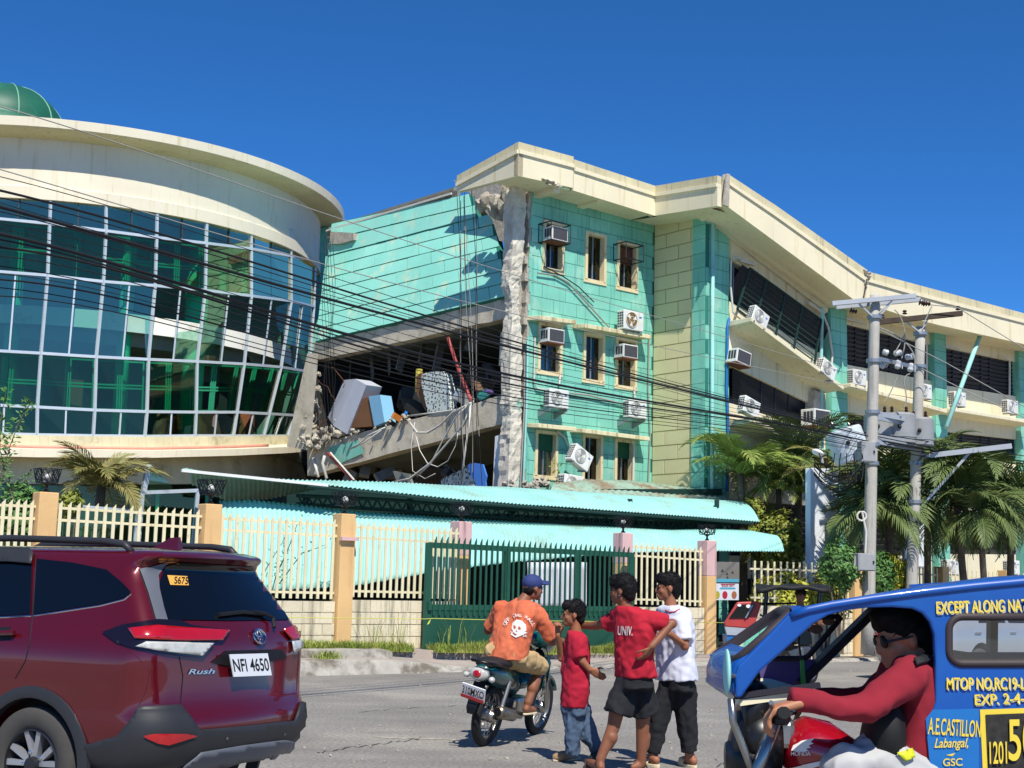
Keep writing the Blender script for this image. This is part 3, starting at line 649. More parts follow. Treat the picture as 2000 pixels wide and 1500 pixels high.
# leaning glazed screens in front (left of the curled canopy)
sc = thing('leaning_screen', FF.w(330, 1060, -4), 'tilted green glazed screen with grey frame behind the small palm', 'window')
A = [FF.w(x, y, -4.5) for x, y in ((278, 962), (386, 958), (376, 1075), (268, 1083))]
MB().add(A, [(0, 1, 2, 3)]).build('pane', M['gl2'], sc)
for k in range(4): MB().bar(A[k], A[(k+1) % 4], .07, .07).build('frame_bar', M['alu'], sc)
MB().bar(FF.w(290, 908, -4.5), FF.w(280, 962, -4.5), .09, .09).build('frame_post', M['alu'], sc)
q = [FF.w(x, y, -4.55) for x, y in ((292, 920), (310, 925), (335, 948), (340, 960), (292, 960))]; MB().add(q, [tuple(range(5))]).build('broken_pane', M['gl3'], sc)
sc2 = thing('leaning_screen', FF.w(180, 1060, -3.5), 'green glazed screen standing directly behind the small palm trunk', 'window')
A = [FF.w(x, y, -4.2) for x, y in ((105, 985), (268, 1000), (262, 1090), (100, 1080))]
MB().add(A, [(0, 1, 2, 3)]).build('pane', M['gl2'], sc2)
for k in range(4): MB().bar(A[k], A[(k+1) % 4], .07, .07).build('frame_bar', M['alu'], sc2)
# ================================================================== damaged teal building
F4 = Frame(pt(1018, 650, 35.3), D, N)                     # long teal facade; s=0 at the broken corner
E4 = Frame(F4.o, -N, -D)                                  # end wall, receding to the left
mb = thing('damaged_building', F4.P(3, -3, .3), 'three storey teal and cream building, its end bay collapsed and roof edge cracked', 'building')
SC_ = F4.pix(1276, 650)[0]                                # inner corner with the cream return wall
def retn(px, py): return onpl(px, py, F4.P(SC_, 0, 0), D)
CT = (retn(1376, 650)-F4.o).dot(N)                        # how far the right wing steps forward
G4 = Frame(F4.P(SC_, CT, 0), D, N)                        # right wing facade, s=0 at its corner
C4 = Frame(F4.P(SC_, 0, 0), N, -D)                        # cream return wall, s along N
ZT = F4.pix(1100, 372)[1]+.55
def wallrects(a0, a1, z0, z1, holes):
    xs = sorted({a0, a1, *[max(a0, min(a1, q)) for h in holes for q in h[:2]]}); zs_ = sorted({z0, z1, *[max(z0, min(z1, q)) for h in holes for q in h[2:]]}); out = []
    for x, x2 in zip(xs, xs[1:]):
        for z, z2 in zip(zs_, zs_[1:]):
            cx, cz = (x+x2)/2, (z+z2)/2
            if not any(h[0] < cx < h[1] and h[2] < cz < h[3] for h in holes): out.append((x, x2, z, z2))
    return out
def subtract(r, h):
    x0, x1, z0, z1 = r; a, b, c, d_ = h
    if a >= x1 or b <= x0 or c >= z1 or d_ <= z0: return [r]
    o = []
    if a > x0: o.append((x0, a, z0, z1))
    if b < x1: o.append((b, x1, z0, z1))
    m0, m1 = max(a, x0), min(b, x1)
    if c > z0: o.append((m0, m1, z0, c))
    if d_ < z1: o.append((m0, m1, d_, z1))
    return o
def blockwall(F, a0, a1, z0, z1, h, bl, holes, m, mj, name, parent, t=0., th=.2, gap=.014, off=0.):
    core = MB()
    for r in wallrects(a0, a1, z0, z1, holes): core.fbox(F, r[0], r[1], t-th, t-.012, r[2], r[3])
    c = core.build(name, mj, parent); rg = random.Random(int(a0*50+z0)); k = 0; z = z1
    while z > z0+.05:
        zl = max(z0, z-h); a = a0-off-(bl/2 if k % 2 else 0)
        while a < a1:
            rs = [(max(a, a0), min(a+bl, a1), zl, z)]
            for hh in holes: rs = [q for r in rs for q in subtract(r, hh)]
            for x0, x1, y0, y1 in rs:
                if x1-x0 > .09 and y1-y0 > .07:
                    g = gap/2; e = rg.uniform(-.003, .003)
                    MB().fbox(F, x0+g, x1-g, t-.011, t+e, y0+g, y1-g).build('block', m, c)
            a += bl
        z -= h; k += 1
    return c
# --- windows of the teal facade: rows and columns measured
WX = [((1062, 1099, 430, 531), (1144, 1181, 452, 553), (1206, 1243, 470, 568)), ((1052, 1095, 628, 732), (1140, 1178, 648, 748), (1203, 1241, 658, 760)), ((1046, 1086, 838, 935), (1138, 1174, 846, 952), (1201, 1236, 855, 950))]
wins = []
for r, row in enumerate(WX):
    for c, (x0, x1, y0, y1) in enumerate(row):
        a, zt_ = F4.pix(x0, y0); b, zb_ = F4.pix(x1, y1); zt_ = F4.pix((x0+x1)/2, y0+(x1-x0)*.12)[1]
        wins.append((r, c, a, b, F4.pix((x0+x1)/2, y1-(x1-x0)*.12)[1], zt_))
holes = [(a, b, z0, z1) for _, _, a, b, z0, z1 in wins]
blockwall(F4, .28, SC_, .3, ZT, .36, .82, holes, M['teal'], M['tealjoint'], 'teal_facade', mb)
M['frame'] = mat('cream_window_frame', L(222, 204, 162), .6, .1, 3, stain=(L(180, 150, 104), .2, 4))
M['curtaincloth'] = mat('blue_grey_curtain', L(150, 178, 188), .8, .2, 4)
M['drape'] = mat('grey_drape', L(196, 192, 186), .8, .18, 4)
M['winglass'] = glassmat('window_glass', (.6, .68, .68, 1), .12, refl=(.8, .8, .7, 1))
M['greenply'] = mat('green_board', L(16, 84, 52), .6, .1)
for r, c, a, b, z0, z1 in wins:
    w = MB(); e = .065
    for x0, x1, y0, y1 in ((a-.02, a+e, z0, z1), (b-e, b+.02, z0, z1), (a, b, z1-e, z1+.02), (a-.05, b+.05, z0-.09, z0+.02)):
        w.fbox(F4, x0, x1, -.19, .045 if y1-y0 > .12 or x1-x0 < .3 else .03, y0, y1)
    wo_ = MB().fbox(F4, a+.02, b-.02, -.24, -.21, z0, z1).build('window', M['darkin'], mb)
    w.build('frame', M['frame'], wo_)
    MB().fbox(F4, a+.02, b-.02, -.14, -.135, z0, z1).build('pane', M['winglass'], wo_)
    MB().fbox(F4, (a+b)/2-.015, (a+b)/2+.015, -.135, -.1, z0, z1).build('glazing_bar', M['steel'], wo_)
    if (r, c) != (0, 2):
        rows = [[F4.P(a+.04+(b-a-.08)*i/24, -.19+.02*math.sin(i*1.7+c), z) for i in range(25)] for z in (z0+.02, z1-.05)]
        MB().grid(rows).build('curtain', M['curtaincloth'] if (r == 0 or (r, c) == (1, 1)) else M['drape'], wo_, smooth=True)
    if r == 2 and c != 1: MB().fbox(F4, a+.05, b-.05, -.13, -.09, z1-.5, z1-.06).build('board', M['greenply'], wo_)
    if (r, c) == (0, 2): MB().fbox(F4, a+.08, b-.08, -.13, -.09, z1-.6, z1-.08).build('board', M['rust'], wo_)
# hoods over the windows
for (x0, x1, y0, y1) in ((1044, 1122, 617, 627), (1131, 1268, 633, 656), (1040, 1121, 826, 834), (1126, 1264, 836, 853)):
    a, za = F4.pix(x0-14, y0, 0); b, zb_ = F4.pix(x1-16, y1, 0); a += .0
    zz = (za+zb_)/2
    MB().prism([F4.P(a, -.05, za), F4.P(b, -.05, zb_), F4.P(b, .42, zb_-.03), F4.P(a+.1, .42, za-.03)], (0, 0, -.11)).build('window_hood', M['creamdirty'], mb, bevel=.01)
# cream return wall
blockwall(C4, 0, CT-.02, .3, ZT, .40, .95, [], M['yellowblock'], M['yellowjoint'], 'cream_return_wall', mb, gap=.03)
# corner pier of the right wing (teal both ways)
PWD = G4.pix(1421, 650)[0]
blockwall(C4, CT-.42, CT+.06, .3, ZT, .40, 3, [], M['teal'], M['tealjoint'], 'corner_pier', mb, t=.05, th=.15)
blockwall(G4, -.04, PWD, .3, ZT, .40, 3, [], M['teal'], M['tealjoint'], 'corner_pier', mb, t=.06, th=.3)
p0 = G4.P(.14, .16, 0); MB().tube([p0+Z*.3, p0+Z*(ZT-.2)], .055, 8).build('downpipe', M['sheet'], mb, smooth=True)
MB().tube([p0+Z*(ZT-.25), p0+Vector((.05, -.02, 0))+Z*(ZT-.1), p0+D*.5+N*.35+Z*(ZT-.05)], .05, 8).build('downpipe_elbow', M['pipe'], mb, smooth=True)
M['bluepipe'] = mat('blue_water_pipe', L(34, 110, 176), .5, .08)
MB().tube([G4.w(x, y, .12) for x, y in ((1424, 622), (1421, 640), (1420, 700), (1419, 760), (1421, 800), (1422, 860), (1420, 960))], .04, 6).build('blue_pipe', M['bluepipe'], mb, smooth=True)
# --- roof fascia: cream edge beam with a cap and a dark drip line
OV = .95; OVG = 1.3
M['fascia'] = mat('cream_fascia', L(230, 219, 186), .7, .07, .7, .12, 25, streak=(L(206, 190, 140), .22))
M['facap'] = mat('fascia_cap', L(206, 196, 158), .8, .18, 1.2, .3, 20, streak=(L(150, 142, 118), .25))
def beam(name, P0, P1, out, hgt, parent, m=None, cap=True, th=.16):
    """P0,P1: world points of the top outer edge; out: outward normal"""
    h0, h1 = (hgt if isinstance(hgt, tuple) else (hgt, hgt)); i = -out*th
    o = MB().hexa([P0-Z*h0+i, P1-Z*h1+i, P0-Z*h0, P1-Z*h1, P0+i-Z*.3, P1+i-Z*.3, P0-Z*.3, P1-Z*.3]).build(name, m or M['fascia'], parent)
    if cap:
        j = out*.05
        MB().hexa([P0-Z*.31+i, P1-Z*.31+i, P0-Z*.31+j, P1-Z*.31+j, P0-Z*.21+i, P1-Z*.21+i, P0-Z*.21+j, P1-Z*.21+j]).build('fascia_bead', M['fascia'], o)
        j = out*.01
        MB().hexa([P0-Z*.21+i, P1-Z*.21+i, P0-Z*.21+j, P1-Z*.21+j, P0+i, P1+i, P0+j, P1+j]).build('fascia_cap', M['facap'], o)
    return o
CF = Frame(F4.P(0, OV, 0), D, N)
def fz(px, py): return CF.pix(px, py)
a0, zA = fz(1013, 277); a1, zB = fz(1120, 309); aI, zI = fz(1289, 366)
kA = CF.P(a0, 0, zA); kB = CF.P(a1, 0, zB+.04); kB2 = CF.P(a1+.02, 0, zB-.03); kI = CF.P(SC_-OV, 0, zI)
hF = zA-fz(1018, 345)[1]; hI = zI-fz(1289, 424)[1]
beam('roof_fascia', kA, kB, N, (hF, hF-.05), mb); beam('roof_fascia', kB2, kI, N, (hF-.05, hI), mb)
# return fascia towards the camera
kO = F4.P(SC_-OV, CT+OVG, 0); rO = onpl(1418, 338, kO, -D); kO.z = rO.z; kO = F4.P(SC_-OV, CT+OVG, rO.z)
beam('roof_fascia', kI, kO, -D, (hI, kO.z-onpl(1413, 399, kO, -D).z), mb)
# left fascia over the end wall, then the dropped grey remnant
EF = Frame(F4.P(a0, OV, 0), -N, -D)
e1, zE1 = EF.pix(893, 343); kE1 = EF.P(e1, 0, zE1); hE = zE1-EF.pix(900, 372)[1]
beam('roof_fascia', EF.P(0, 0, zA), kE1, -D, (hF, hE), mb)
E2 = Frame(F4.P(1.5, 0, 0), -N, -D)
q0, z0_ = E2.pix(884, 352); q1, z1_ = E2.pix(640, 432)
beam('fallen_roof_edge', E2.P(q0, 0, z0_), E2.P(q1, 0, z1_), -D, (.75, .6), mb, m=M['dirtroof'], cap=False)
MB().bar(E2.P(q0, .03, z0_-.42), E2.P(q1, .03, z1_-.34), .05, .06).build('edge_bead', M['pipe'], mb)
MB().hexa([E2.P(q0, -.3, z0_-1.2), E2.P(q1, -.3, z1_-1.0), E2.P(q0, -.05, z0_-1.2), E2.P(q1, -.05, z1_-1.0), E2.P(q0, -.3, z0_-.2), E2.P(q1, -.3, z1_-.2), E2.P(q0, -.05, z0_-.2), E2.P(q1, -.05, z1_-.2)]).build('upper_beam', M['inner'], mb)
# soffits and roof slab
sof = ZT
MB().add([F4.P(-OV, OV-.1, zA-hF+.06), CF.P(SC_-OV, -.1, zI-hI+.06), F4.P(SC_-OV, -.1, zI-hI+.06), F4.P(-OV, -.1, zA-hF+.06)], [(0, 1, 2, 3)]).build('soffit', M['fascia'], mb)
MB().add([F4.P(SC_-OV+.1, CT+OV, kO.z-.8), F4.P(SC_+.1, CT+OV, kO.z-.8), F4.P(SC_+.1, 0, zI-hI+.07), F4.P(SC_-OV+.1, 0, zI-hI+.07)], [(0, 1, 2, 3)]).build('soffit', M['fascia'], mb)
_k = (z1_-z0_)/(q1-q0); zq = lambda t_: z0_+_k*(-t_-q0)-.55
MB().add([F4.P(1.7, OV-.15, zA-.45), F4.P(SC_, OV-.15, zI-.3), F4.P(SC_, -9, zq(-9)), F4.P(1.7, -9, zq(-9))], [(0, 1, 2, 3)]).build('roof_slab', M['concrete'], mb)
for px in (1150,):
    s_ = F4.pix(1134, 398)[0]; zb_ = fz(1172, 390)[1]; MB().fbox(F4, s_-.12, s_+.12, 0, OV-.16, zb_-.02, zb_+.25).build('bracket', M['fascia'], mb)
s_ = .12; MB().fbox(F4, s_+.2, s_+.42, 0, OV-.16, zA-hF-.1, zA-hF+.2).build('bracket', M['fascia'], mb)
# spalled patch under the fascia
sp = MB()
for k, (x, y, r) in enumerate(((1060, 350, .12), (1068, 353, .16), (1078, 357, .15), (1088, 360, .13), (1096, 363, .09), (1072, 360, .1))):
    sp.rock(CF.w(x, y, .0), r, k, (1.2, .25, .7))
sp.build('spalled_concrete', M['concdark'], mb)
# ------------------------------------------------------------------ collapsed end bay
# tilted block panel (two pieces, sheared along a crack)
def panel(name, TL, TR, BR, BL, rows, cols, t0, t1, off=0, seed=1, cut=None):
    """quad in pixels on the end-wall plane; t0/t1 stand-off of the top/bottom edge"""
    tl, tr = E4.w(*TL, t0), E4.w(*TR, t0); br, bl = E4.w(*BR, t1), E4.w(*BL, t1)
    f = lambda u, v: (tl*(1-u)+tr*u)*(1-v)+(bl*(1-u)+br*u)*v
    nrm = (tr-tl).cross(bl-tl).normalized()
    if nrm.dot(CAM-tl) < 0: nrm = -nrm
    core = MB().hexa([f(0, 1)-nrm*.2, f(1, 1)-nrm*.2, f(0, 1)-nrm*.014, f(1, 1)-nrm*.014, f(0, 0)-nrm*.2, f(1, 0)-nrm*.2, f(0, 0)-nrm*.014, f(1, 0)-nrm*.014]).build(name, M['tealjoint'], mb)
    rg = random.Random(seed); R_ = rows
    for r in range(R_):
        v0, v1 = r/rows, min(1, (r+1)/rows); u = -((r+off) % 2)*.5/cols
        while u < .999:
            u0, u1 = max(0, u), min(1, u+1/cols)
            if u1-u0 > .02:
                gu, gv = .0016, .0065*10/rows/1.6
                q = [f(u0+gu, v1-gv), f(u1-gu, v1-gv), f(u1-gu, v0+gv), f(u0+gu, v0+gv)]
                if cut and cut((u0+u1)/2, (v0+v1)/2): u += 1/cols; continue
                j = [Vector((rg.uniform(-.006, .006), rg.uniform(-.006, .006), rg.uniform(-.006, .006))) for _ in range(4)]
                MB().prism([p+jj-nrm*.014 for p, jj in zip(q, j)], nrm*.016).build('block', M['mint'], core)
            u += 1/cols
    return core
panel('tilted_wall_panel', (636, 500), (962, 416), (993, 577), (616, 667), 7, 7.6, -1.25, .16, 0, 3)
panel('sheared_wall_panel', (648, 436), (921, 377), (932, 424), (640, 500), 2, 5.6, -1.5, -1.2, 1, 4)
MB().prism([E4.w(x, y, -1.15) for x, y in ((645, 452), (690, 455), (690, 468), (665, 476), (645, 476))], D*.2).build('exposed_hollow_block', M['concdark'], mb)
MB().prism([pt(x, y, 50.5) for x, y in ((600, 452), (650, 440), (650, 705), (585, 705))], (0, .3, 0)).build('link_wall', M['teal'], mb)
MB().prism([pt(x, y, 50.5) for x, y in ((560, 705), (655, 705), (655, 985), (560, 985))], (0, .3, 0)).build('link_wall_lower', M['darkin'], mb)
# two sagging floor beams with slabs running back into the bay
def slab(name, TL, TR, BR, BL, back, m=M['concrete'], t=0., bev=.03):
    q = [E4.w(*p, t) for p in (TL, TR, BR, BL)]
    rows = []; rg = random.Random(hash(name) % 99)
    n = 26; top = [q[0].lerp(q[1], i/n) for i in range(n+1)]; bot = [q[3].lerp(q[2], i/n) for i in range(n+1)]
    nz = lambda p, k: Vector((noise.noise(p*2.1), noise.noise(p*2.3+Vector((5, 1, k))), noise.noise(p*1.7+Vector((2, 8, k)))))*.045
    b = MB(); b.rings([[bp+nz(bp, 1), bp+(tp-bp)*.5+nz(bp, 3)*.5, tp+nz(tp, 2), tp+D*.35+nz(tp, 3), bp+D*.35] for tp, bp in zip(top, bot)]); o = b.build(name, m, mb)
    MB().hexa([q[3]+D*.3+Z*.22, q[2]+D*.3+Z*.22, q[3]+D*back+Z*.22, q[2]+D*back+Z*.22, q[0]+D*.3-Z*.02, q[1]+D*.3-Z*.02, q[0]+D*back-Z*.02, q[1]+D*back-Z*.02]).build(name.replace('beam', 'slab'), M['inner'], mb)
    return o
slab('floor_beam_upper', (612, 669), (992, 580), (990, 621), (612, 705), 7, t=.06)
slab('floor_beam_lower', (600, 873), (985, 771), (978, 828), (600, 930), 7, t=.16)
MB().add([E4.w(640, 874, .2), E4.w(700, 860, .2), E4.w(712, 884, .2), E4.w(665, 905, .2), E4.w(645, 895, .2)], [(0, 1, 2, 3, 4)]).build('teal_paint_patch', M['teal'], mb)
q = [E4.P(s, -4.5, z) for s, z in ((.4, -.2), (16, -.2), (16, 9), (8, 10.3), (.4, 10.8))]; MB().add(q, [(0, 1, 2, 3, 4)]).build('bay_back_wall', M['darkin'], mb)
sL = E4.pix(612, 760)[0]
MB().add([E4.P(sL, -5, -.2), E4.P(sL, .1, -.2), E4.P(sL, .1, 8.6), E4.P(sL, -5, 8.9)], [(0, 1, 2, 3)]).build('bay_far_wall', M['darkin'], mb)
# inner side of the facade wall and cross beams inside the dark bay
for k, (x0, y0, x1, y1) in enumerate(((640, 745, 960, 680), (700, 790, 980, 730))):
    MB().bar(E4.w(x0, y0, -4), E4.w(x1, y1, -4), .12, .12).build('inner_rail', M['acdark'], mb)
# broken corner column: rough rings down the corner
rings = []
rg = random.Random(5)
colp = [(1004, 360, .34), (1008, 400, .33), (1006, 440, .3), (1005, 490, .29), (1002, 530, .28), (998, 560, .26), (1003, 590, .2), (1003, 612, .19), (1003, 640, .27), (1001, 700, .3), (1000, 760, .29), (999, 790, .3), (1002, 812, .28), (1000, 850, .3), (998, 900, .3), (996, 960, .32), (994, 1010, .32)]
def colpos(i):
    x, y, r = colp[i]; return F4.w(x-2, y, -.2), r
fine = []
for i in range(len(colp)-1):
    (p, r), (q_, r2) = colpos(i), colpos(i+1); n = 6
    for k in range(n): fine.append((p.lerp(q_, k/n), r+(r2-r)*k/n))
for p, r in fine:
    row = []
    for k in range(20):
        a = k/20*4; sidx = int(a); f = a-sidx; cs = [(-1, -1), (1, -1), (1, 1), (-1, 1)]; c0, c1 = cs[sidx], cs[(sidx+1) % 4]
        x = c0[0]+(c1[0]-c0[0])*f; y = c0[1]+(c1[1]-c0[1])*f
        v = p+(D*x+N*y)*r*.64; nn_ = noise.noise(v*3.1)*.03+noise.noise(v*9)*.04+noise.noise(v*22)*.02
        row.append(v+(D*x+N*y).normalized()*nn_)
    rings.append(row)
M['column'] = mat('cracked_column', L(204, 196, 180), .95, .25, 3, .7, 22, stain=(L(120, 172, 156), .12, 2.5))
MB().rings(rings).build('broken_column', M['column'], mb)
MB().fbox(F4, -.04, .3, -.6, -.2, .3, ZT-.4).build('column_core', M['concdark'], mb)
MB().prism([E4.w(x, y, -.7) for x, y in ((885, 352), (1012, 350), (1014, 480), (975, 470), (962, 430), (925, 385))], D*.3).build('torn_upper_wall', M['concdark'], mb)
# broken joint block between the panel top and the column
jb = MB()
for k, (x, y, r) in enumerate(((940, 400, .3), (955, 392, .3), (972, 395, .34), (985, 402, .34), (965, 412, .28), (990, 385, .3), (950, 385, .22), (978, 424, .16))):
    jb.rock(E4.w(x, y, .0), r, k+20, (1, .8, .8))
jb.build('broken_joint', M['concdark'], mb)
# jagged face of the teal wall where it tore off the column
tj = MB(); z = .3
rg = random.Random(9)
while z < ZT-.1:
    h = rg.uniform(.12, .35); w = rg.uniform(.04, .2); tj.fbox(F4, .28-w, .30, -.19, -.02, z, z+h); z += h
tj.build('torn_wall_edge', M['concdark'], mb)
tj = MB(); z = .35
while z < ZT-.1:
    h = rg.uniform(.1, .4); w = rg.uniform(0, .1); tj.fbox(F4, .285-w, .30, -.011, .0, z, z+h-.01); z += h
tj.build('torn_paint_edge', M['teal'], mb)
# pale panel edge and cream strip beside the column
MB().hexa([E4.w(967, 852, .1), E4.w(985, 846, .1), E4.w(967, 852, .02), E4.w(985, 846, .02), E4.w(962, 955, .1), E4.w(978, 957, .1), E4.w(962, 955, .02), E4.w(978, 957, .02)]).build('pale_panel', M['white'], mb)
MB().prism([E4.w(x, y, .05) for x, y in ((978, 650), (992, 636), (992, 700), (974, 715))], D*.1).build('cream_strip', M['cream'], mb)
# spalled left joint with the round building: rods and rubble
def rubble_heap(name, pts, r, n, label, spread, seed, frame=E4, mt=None):
    th = thing(name, pts[0], label, 'rubble'); rg = random.Random(seed)
    for k in range(n):
        p = pts[rg.randrange(len(pts))]+Vector((rg.gauss(0, spread), rg.gauss(0, spread), rg.gauss(0, spread*.45)))
        MB().rock(p, r*rg.uniform(.4, 1.2), seed*100+k, (1, rg.uniform(.6, 1), rg.uniform(.5, .9))).build('chunk', mt or M['rubble'], th)
    return th
rubble_heap('rubble_pile', [E4.w(x, y, .25) for x, y in ((612, 850), (635, 845), (650, 835), (665, 850), (625, 865), (645, 858), (608, 835))], .15, 55, 'pile of broken concrete between the round building and the sagging floor', .16, 3)
rubble_heap('rubble_pile', [E4.w(x, y, .2) for x, y in ((735, 838), (760, 826), (790, 820), (700, 845))], .09, 30, 'line of small rubble along the sagging floor edge beside the cabinets', .12, 5)
rubble_heap('rubble_pile', [F4.w(x, y, .5) for x, y in ((1000, 955), (1030, 950), (1060, 945), (1085, 952), (1045, 956))], .1, 46, 'broken concrete heaped at the foot of the torn corner column', .14, 6)
rubble_heap('hanging_spall', [E4.w(x, y, .35) for x, y in ((610, 700), (616, 730), (618, 760), (612, 785), (606, 815), (604, 835))], .1, 36, 'spalled column core of crushed concrete beside the glass wall edge', .07, 7)
rb_ = thing('bent_rebar', E4.w(620, 820, .3), 'thin bent steel rods and wires hanging from the crushed joint', 'rebar')
for k in range(16):
    x, y = random.uniform(598, 650), random.uniform(700, 860); p = E4.w(x, y, random.uniform(.2, .5)); pts = [p]
    for j in range(6): p = p+Vector((random.gauss(.02, .07), random.gauss(0, .06), -.13+random.gauss(0, .06))); pts.append(p)
    MB().tube(pts, .011, 5).build('rod', M['rust'] if k % 3 else M['greycable'], rb_)
rp = thing('broken_column', E4.w(596, 780, .3), 'leaning bare concrete column stub at the glass wall edge', 'column')
MB().hexa([E4.w(x, y, t) for x, y, t in ((560, 872, .2), (606, 880, .2), (560, 872, .5), (606, 880, .5), (600, 690, .2), (622, 690, .2), (600, 690, .5), (622, 690, .5))]).build('shaft', M['concrete'], rp)
rubble_heap('rubble_pile', [E4.w(x, y, .5) for x, y in ((600, 862), (612, 870), (590, 858), (622, 874))], .11, 22, 'loose stones on the end of the round ledge', .1, 8)
# ================================================================== right wing of the damaged building (sagging bays)
def wq(F, pts, t, th, name, m, parent=None, bevel=0):
    """wall piece: four photo corners TL TR BR BL on plane t of frame F, th thick"""
    return MB().prism([F.w(x, y, t) for x, y in pts], -F.n*th).build(name, m, parent or mb, bevel=bevel)
def path_fascia(F, t, top, bot, name, parent):
    n = 30; x0, x1 = top[0][0], top[-1][0]; b0, b1 = bot[0][0], bot[-1][0]
    T = [F.w(x0+(x1-x0)*k/n, interp(top, x0+(x1-x0)*k/n), t) for k in range(n+1)]; B = [F.w(b0+(b1-b0)*k/n, interp(bot, b0+(b1-b0)*k/n), t) for k in range(n+1)]
    i = -F.n*.16; j = F.n*.05
    o = MB().rings([[a-(a-b)*.32, b, b+i, a-(a-b)*.32+i] for a, b in zip(T, B)]).build(name, M['fascia'], parent)
    MB().rings([[a-(a-b)*.23+j, a-(a-b)*.33+j, a-(a-b)*.33+i, a-(a-b)*.23+i] for a, b in zip(T, B)]).build('fascia_bead', M['fascia'], o)
    MB().rings([[a+F.n*.01, a-(a-b)*.225+F.n*.01, a-(a-b)*.225+i, a+i] for a, b in zip(T, B)]).build('fascia_cap', M['facap'], o)
    MB().grid([[b+F.n*-.02+Z*.05 for b in B], [b-F.n*(t+.1)+Z*.12 for b in B]]).build('soffit', M['fascia'], o)
    MB().grid([[a-F.n*.1-Z*.1 for a in T], [a-F.n*9-Z*.1 for a in T]]).build('roof_slab', M['concrete'], o)
    return o
path_fascia(G4, OVG, [(1420, 339), (1516, 402), (1694, 528)], [(1415, 399), (1685, 598)], 'roof_fascia', mb)
path_fascia(G4, OVG+.02, [(1697, 531), (2000, 612), (2090, 635)], [(1690, 592), (1760, 615), (1830, 634), (2000, 672), (2090, 692)], 'roof_fascia', mb)
wq(G4, ((1413, 399), (1424, 404), (1426, 340), (1420, 339)), OVG+.06, .05, 'crack_patch', M['concdark'])
# crack line: dark wedge at the kink
ck = thing('roof_kink_debris', G4.w(1690, 545, OVG), 'torn metal strap and broken mortar at the kink of the roof edge', 'debris')
for k, (x, y) in enumerate(((1690, 530), (1695, 540), (1692, 552), (1697, 534))): MB().rock(G4.w(x, y, OVG+.05), .1, 300+k, (1, .5, 1)).build('chunk', M['concdark'], ck)
MB().tube([G4.w(x, y, OVG+.07) for x, y in ((1693, 545), (1690, 565), (1686, 585), (1680, 600))], .018, 5).build('strap', M['black'], ck)
# --- bay 1 (tilted)
wq(G4, ((1422, 425), (1614, 585), (1606, 640), (1424, 503)), 0, .22, 'lintel_wall', M['cream'])
wq(G4, ((1422, 452), (1618, 602), (1616, 611), (1422, 462)), .1, .12, 'lintel_bead', M['cream'])
wq(G4, ((1424, 588), (1612, 696), (1612, 740), (1424, 640)), 0, .2, 'parapet', M['cream'])
wq(G4, ((1424, 640), (1614, 740), (1612, 802), (1424, 712)), -.02, .2, 'spandrel', M['cream'])
wq(G4, ((1424, 786), (1612, 850), (1612, 880), (1424, 820)), 0, .2, 'parapet', M['cream'])
wq(G4, ((1424, 820), (1612, 880), (1612, 960), (1424, 905)), -.02, .2, 'spandrel', M['cream'])
def tray(pl, pr, t1, th=.12):
    """ledge slab: photo points of its front top edge, left and right"""
    a, b = G4.w(*pl, t1), G4.w(*pr, t1); i = -N*(t1+.05)
    return MB().hexa([a+i-Z*.05-Z*th, b+i-Z*.05-Z*th, a-Z*th, b-Z*th, a+i-Z*.0, b+i, a, b]).build('window_ledge', M['cream'], mb, bevel=.015)
tray((1468, 619), (1648, 754), .85); tray((1472, 816), (1640, 905), .85)
M['louvre'] = mat('dark_louvre_glass', L(26, 31, 42), .45, .15, 4, rand=.2); M['winmetal'] = mat('grey_window_metal', L(116, 124, 134), .5, .1)
def louvre(name, TL, TR, BR, BL, n, bars, t=-.12, tilt=0):
    w = MB().prism([G4.w(x, y, t-.12) for x, y in (TL, TR, BR, BL)], -N*.03).build(name, M['darkin'], mb)
    tl, tr, br, bl = [G4.w(x, y, t) for x, y in (TL, TR, BR, BL)]
    for k in range(n):
        v = (k+.5)/n; a, b = tl.lerp(bl, v), tr.lerp(br, v)
        MB().bar(a, b, .012, (tl-bl).length/n*.86, up=(Z+N*.5)).build('slat', M['louvre'], w)
    for u in bars: MB().bar(tl.lerp(tr, u), bl.lerp(br, u), .05, .05, up=N).build('bar', M['winmetal'] if u in (0, 1) else M['black'], w)
    return w
louvre('window', (1432, 507), (1606, 640), (1608, 694), (1430, 588), 1, (0, .98))
louvre('window', (1430, 714), (1608, 800), (1608, 848), (1430, 788), 11, (.3, .45, .6, .75))
# bent green railing of bay 1
rl = thing('bent_railing', G4.w(1470, 600, .4), 'bent green metal railing hanging in the top floor opening', 'railing')
tl, tr, bl, br = G4.w(1465, 524, .35), G4.w(1604, 625, .35), G4.w(1440, 604, .35), G4.w(1590, 716, .35)
for v in [0]+[k/9 for k in range(1, 9)]+[1]: MB().bar(tl.lerp(bl, v), tr.lerp(br, v), .022 if 0 < v < 1 else .05, .022 if 0 < v < 1 else .05).build('rail', M['truss'], rl)
for u in (0, .22, .48, .72, 1): MB().bar(tl.lerp(tr, u), bl.lerp(br, u), .05, .05, up=N).build('post', M['truss'], rl)
# things inside bay 1: pale board and drapes
MB().prism([G4.w(x, y, -.6) for x, y in ((1552, 598), (1588, 606), (1572, 655), (1556, 640))], -N*.03).build('inner_board', M['inner'], mb)
MB().prism([G4.w(x, y, -.5) for x, y in ((1543, 598), (1550, 598), (1566, 652), (1556, 652))], -N*.03).build('inner_board', M['acdark'], mb)
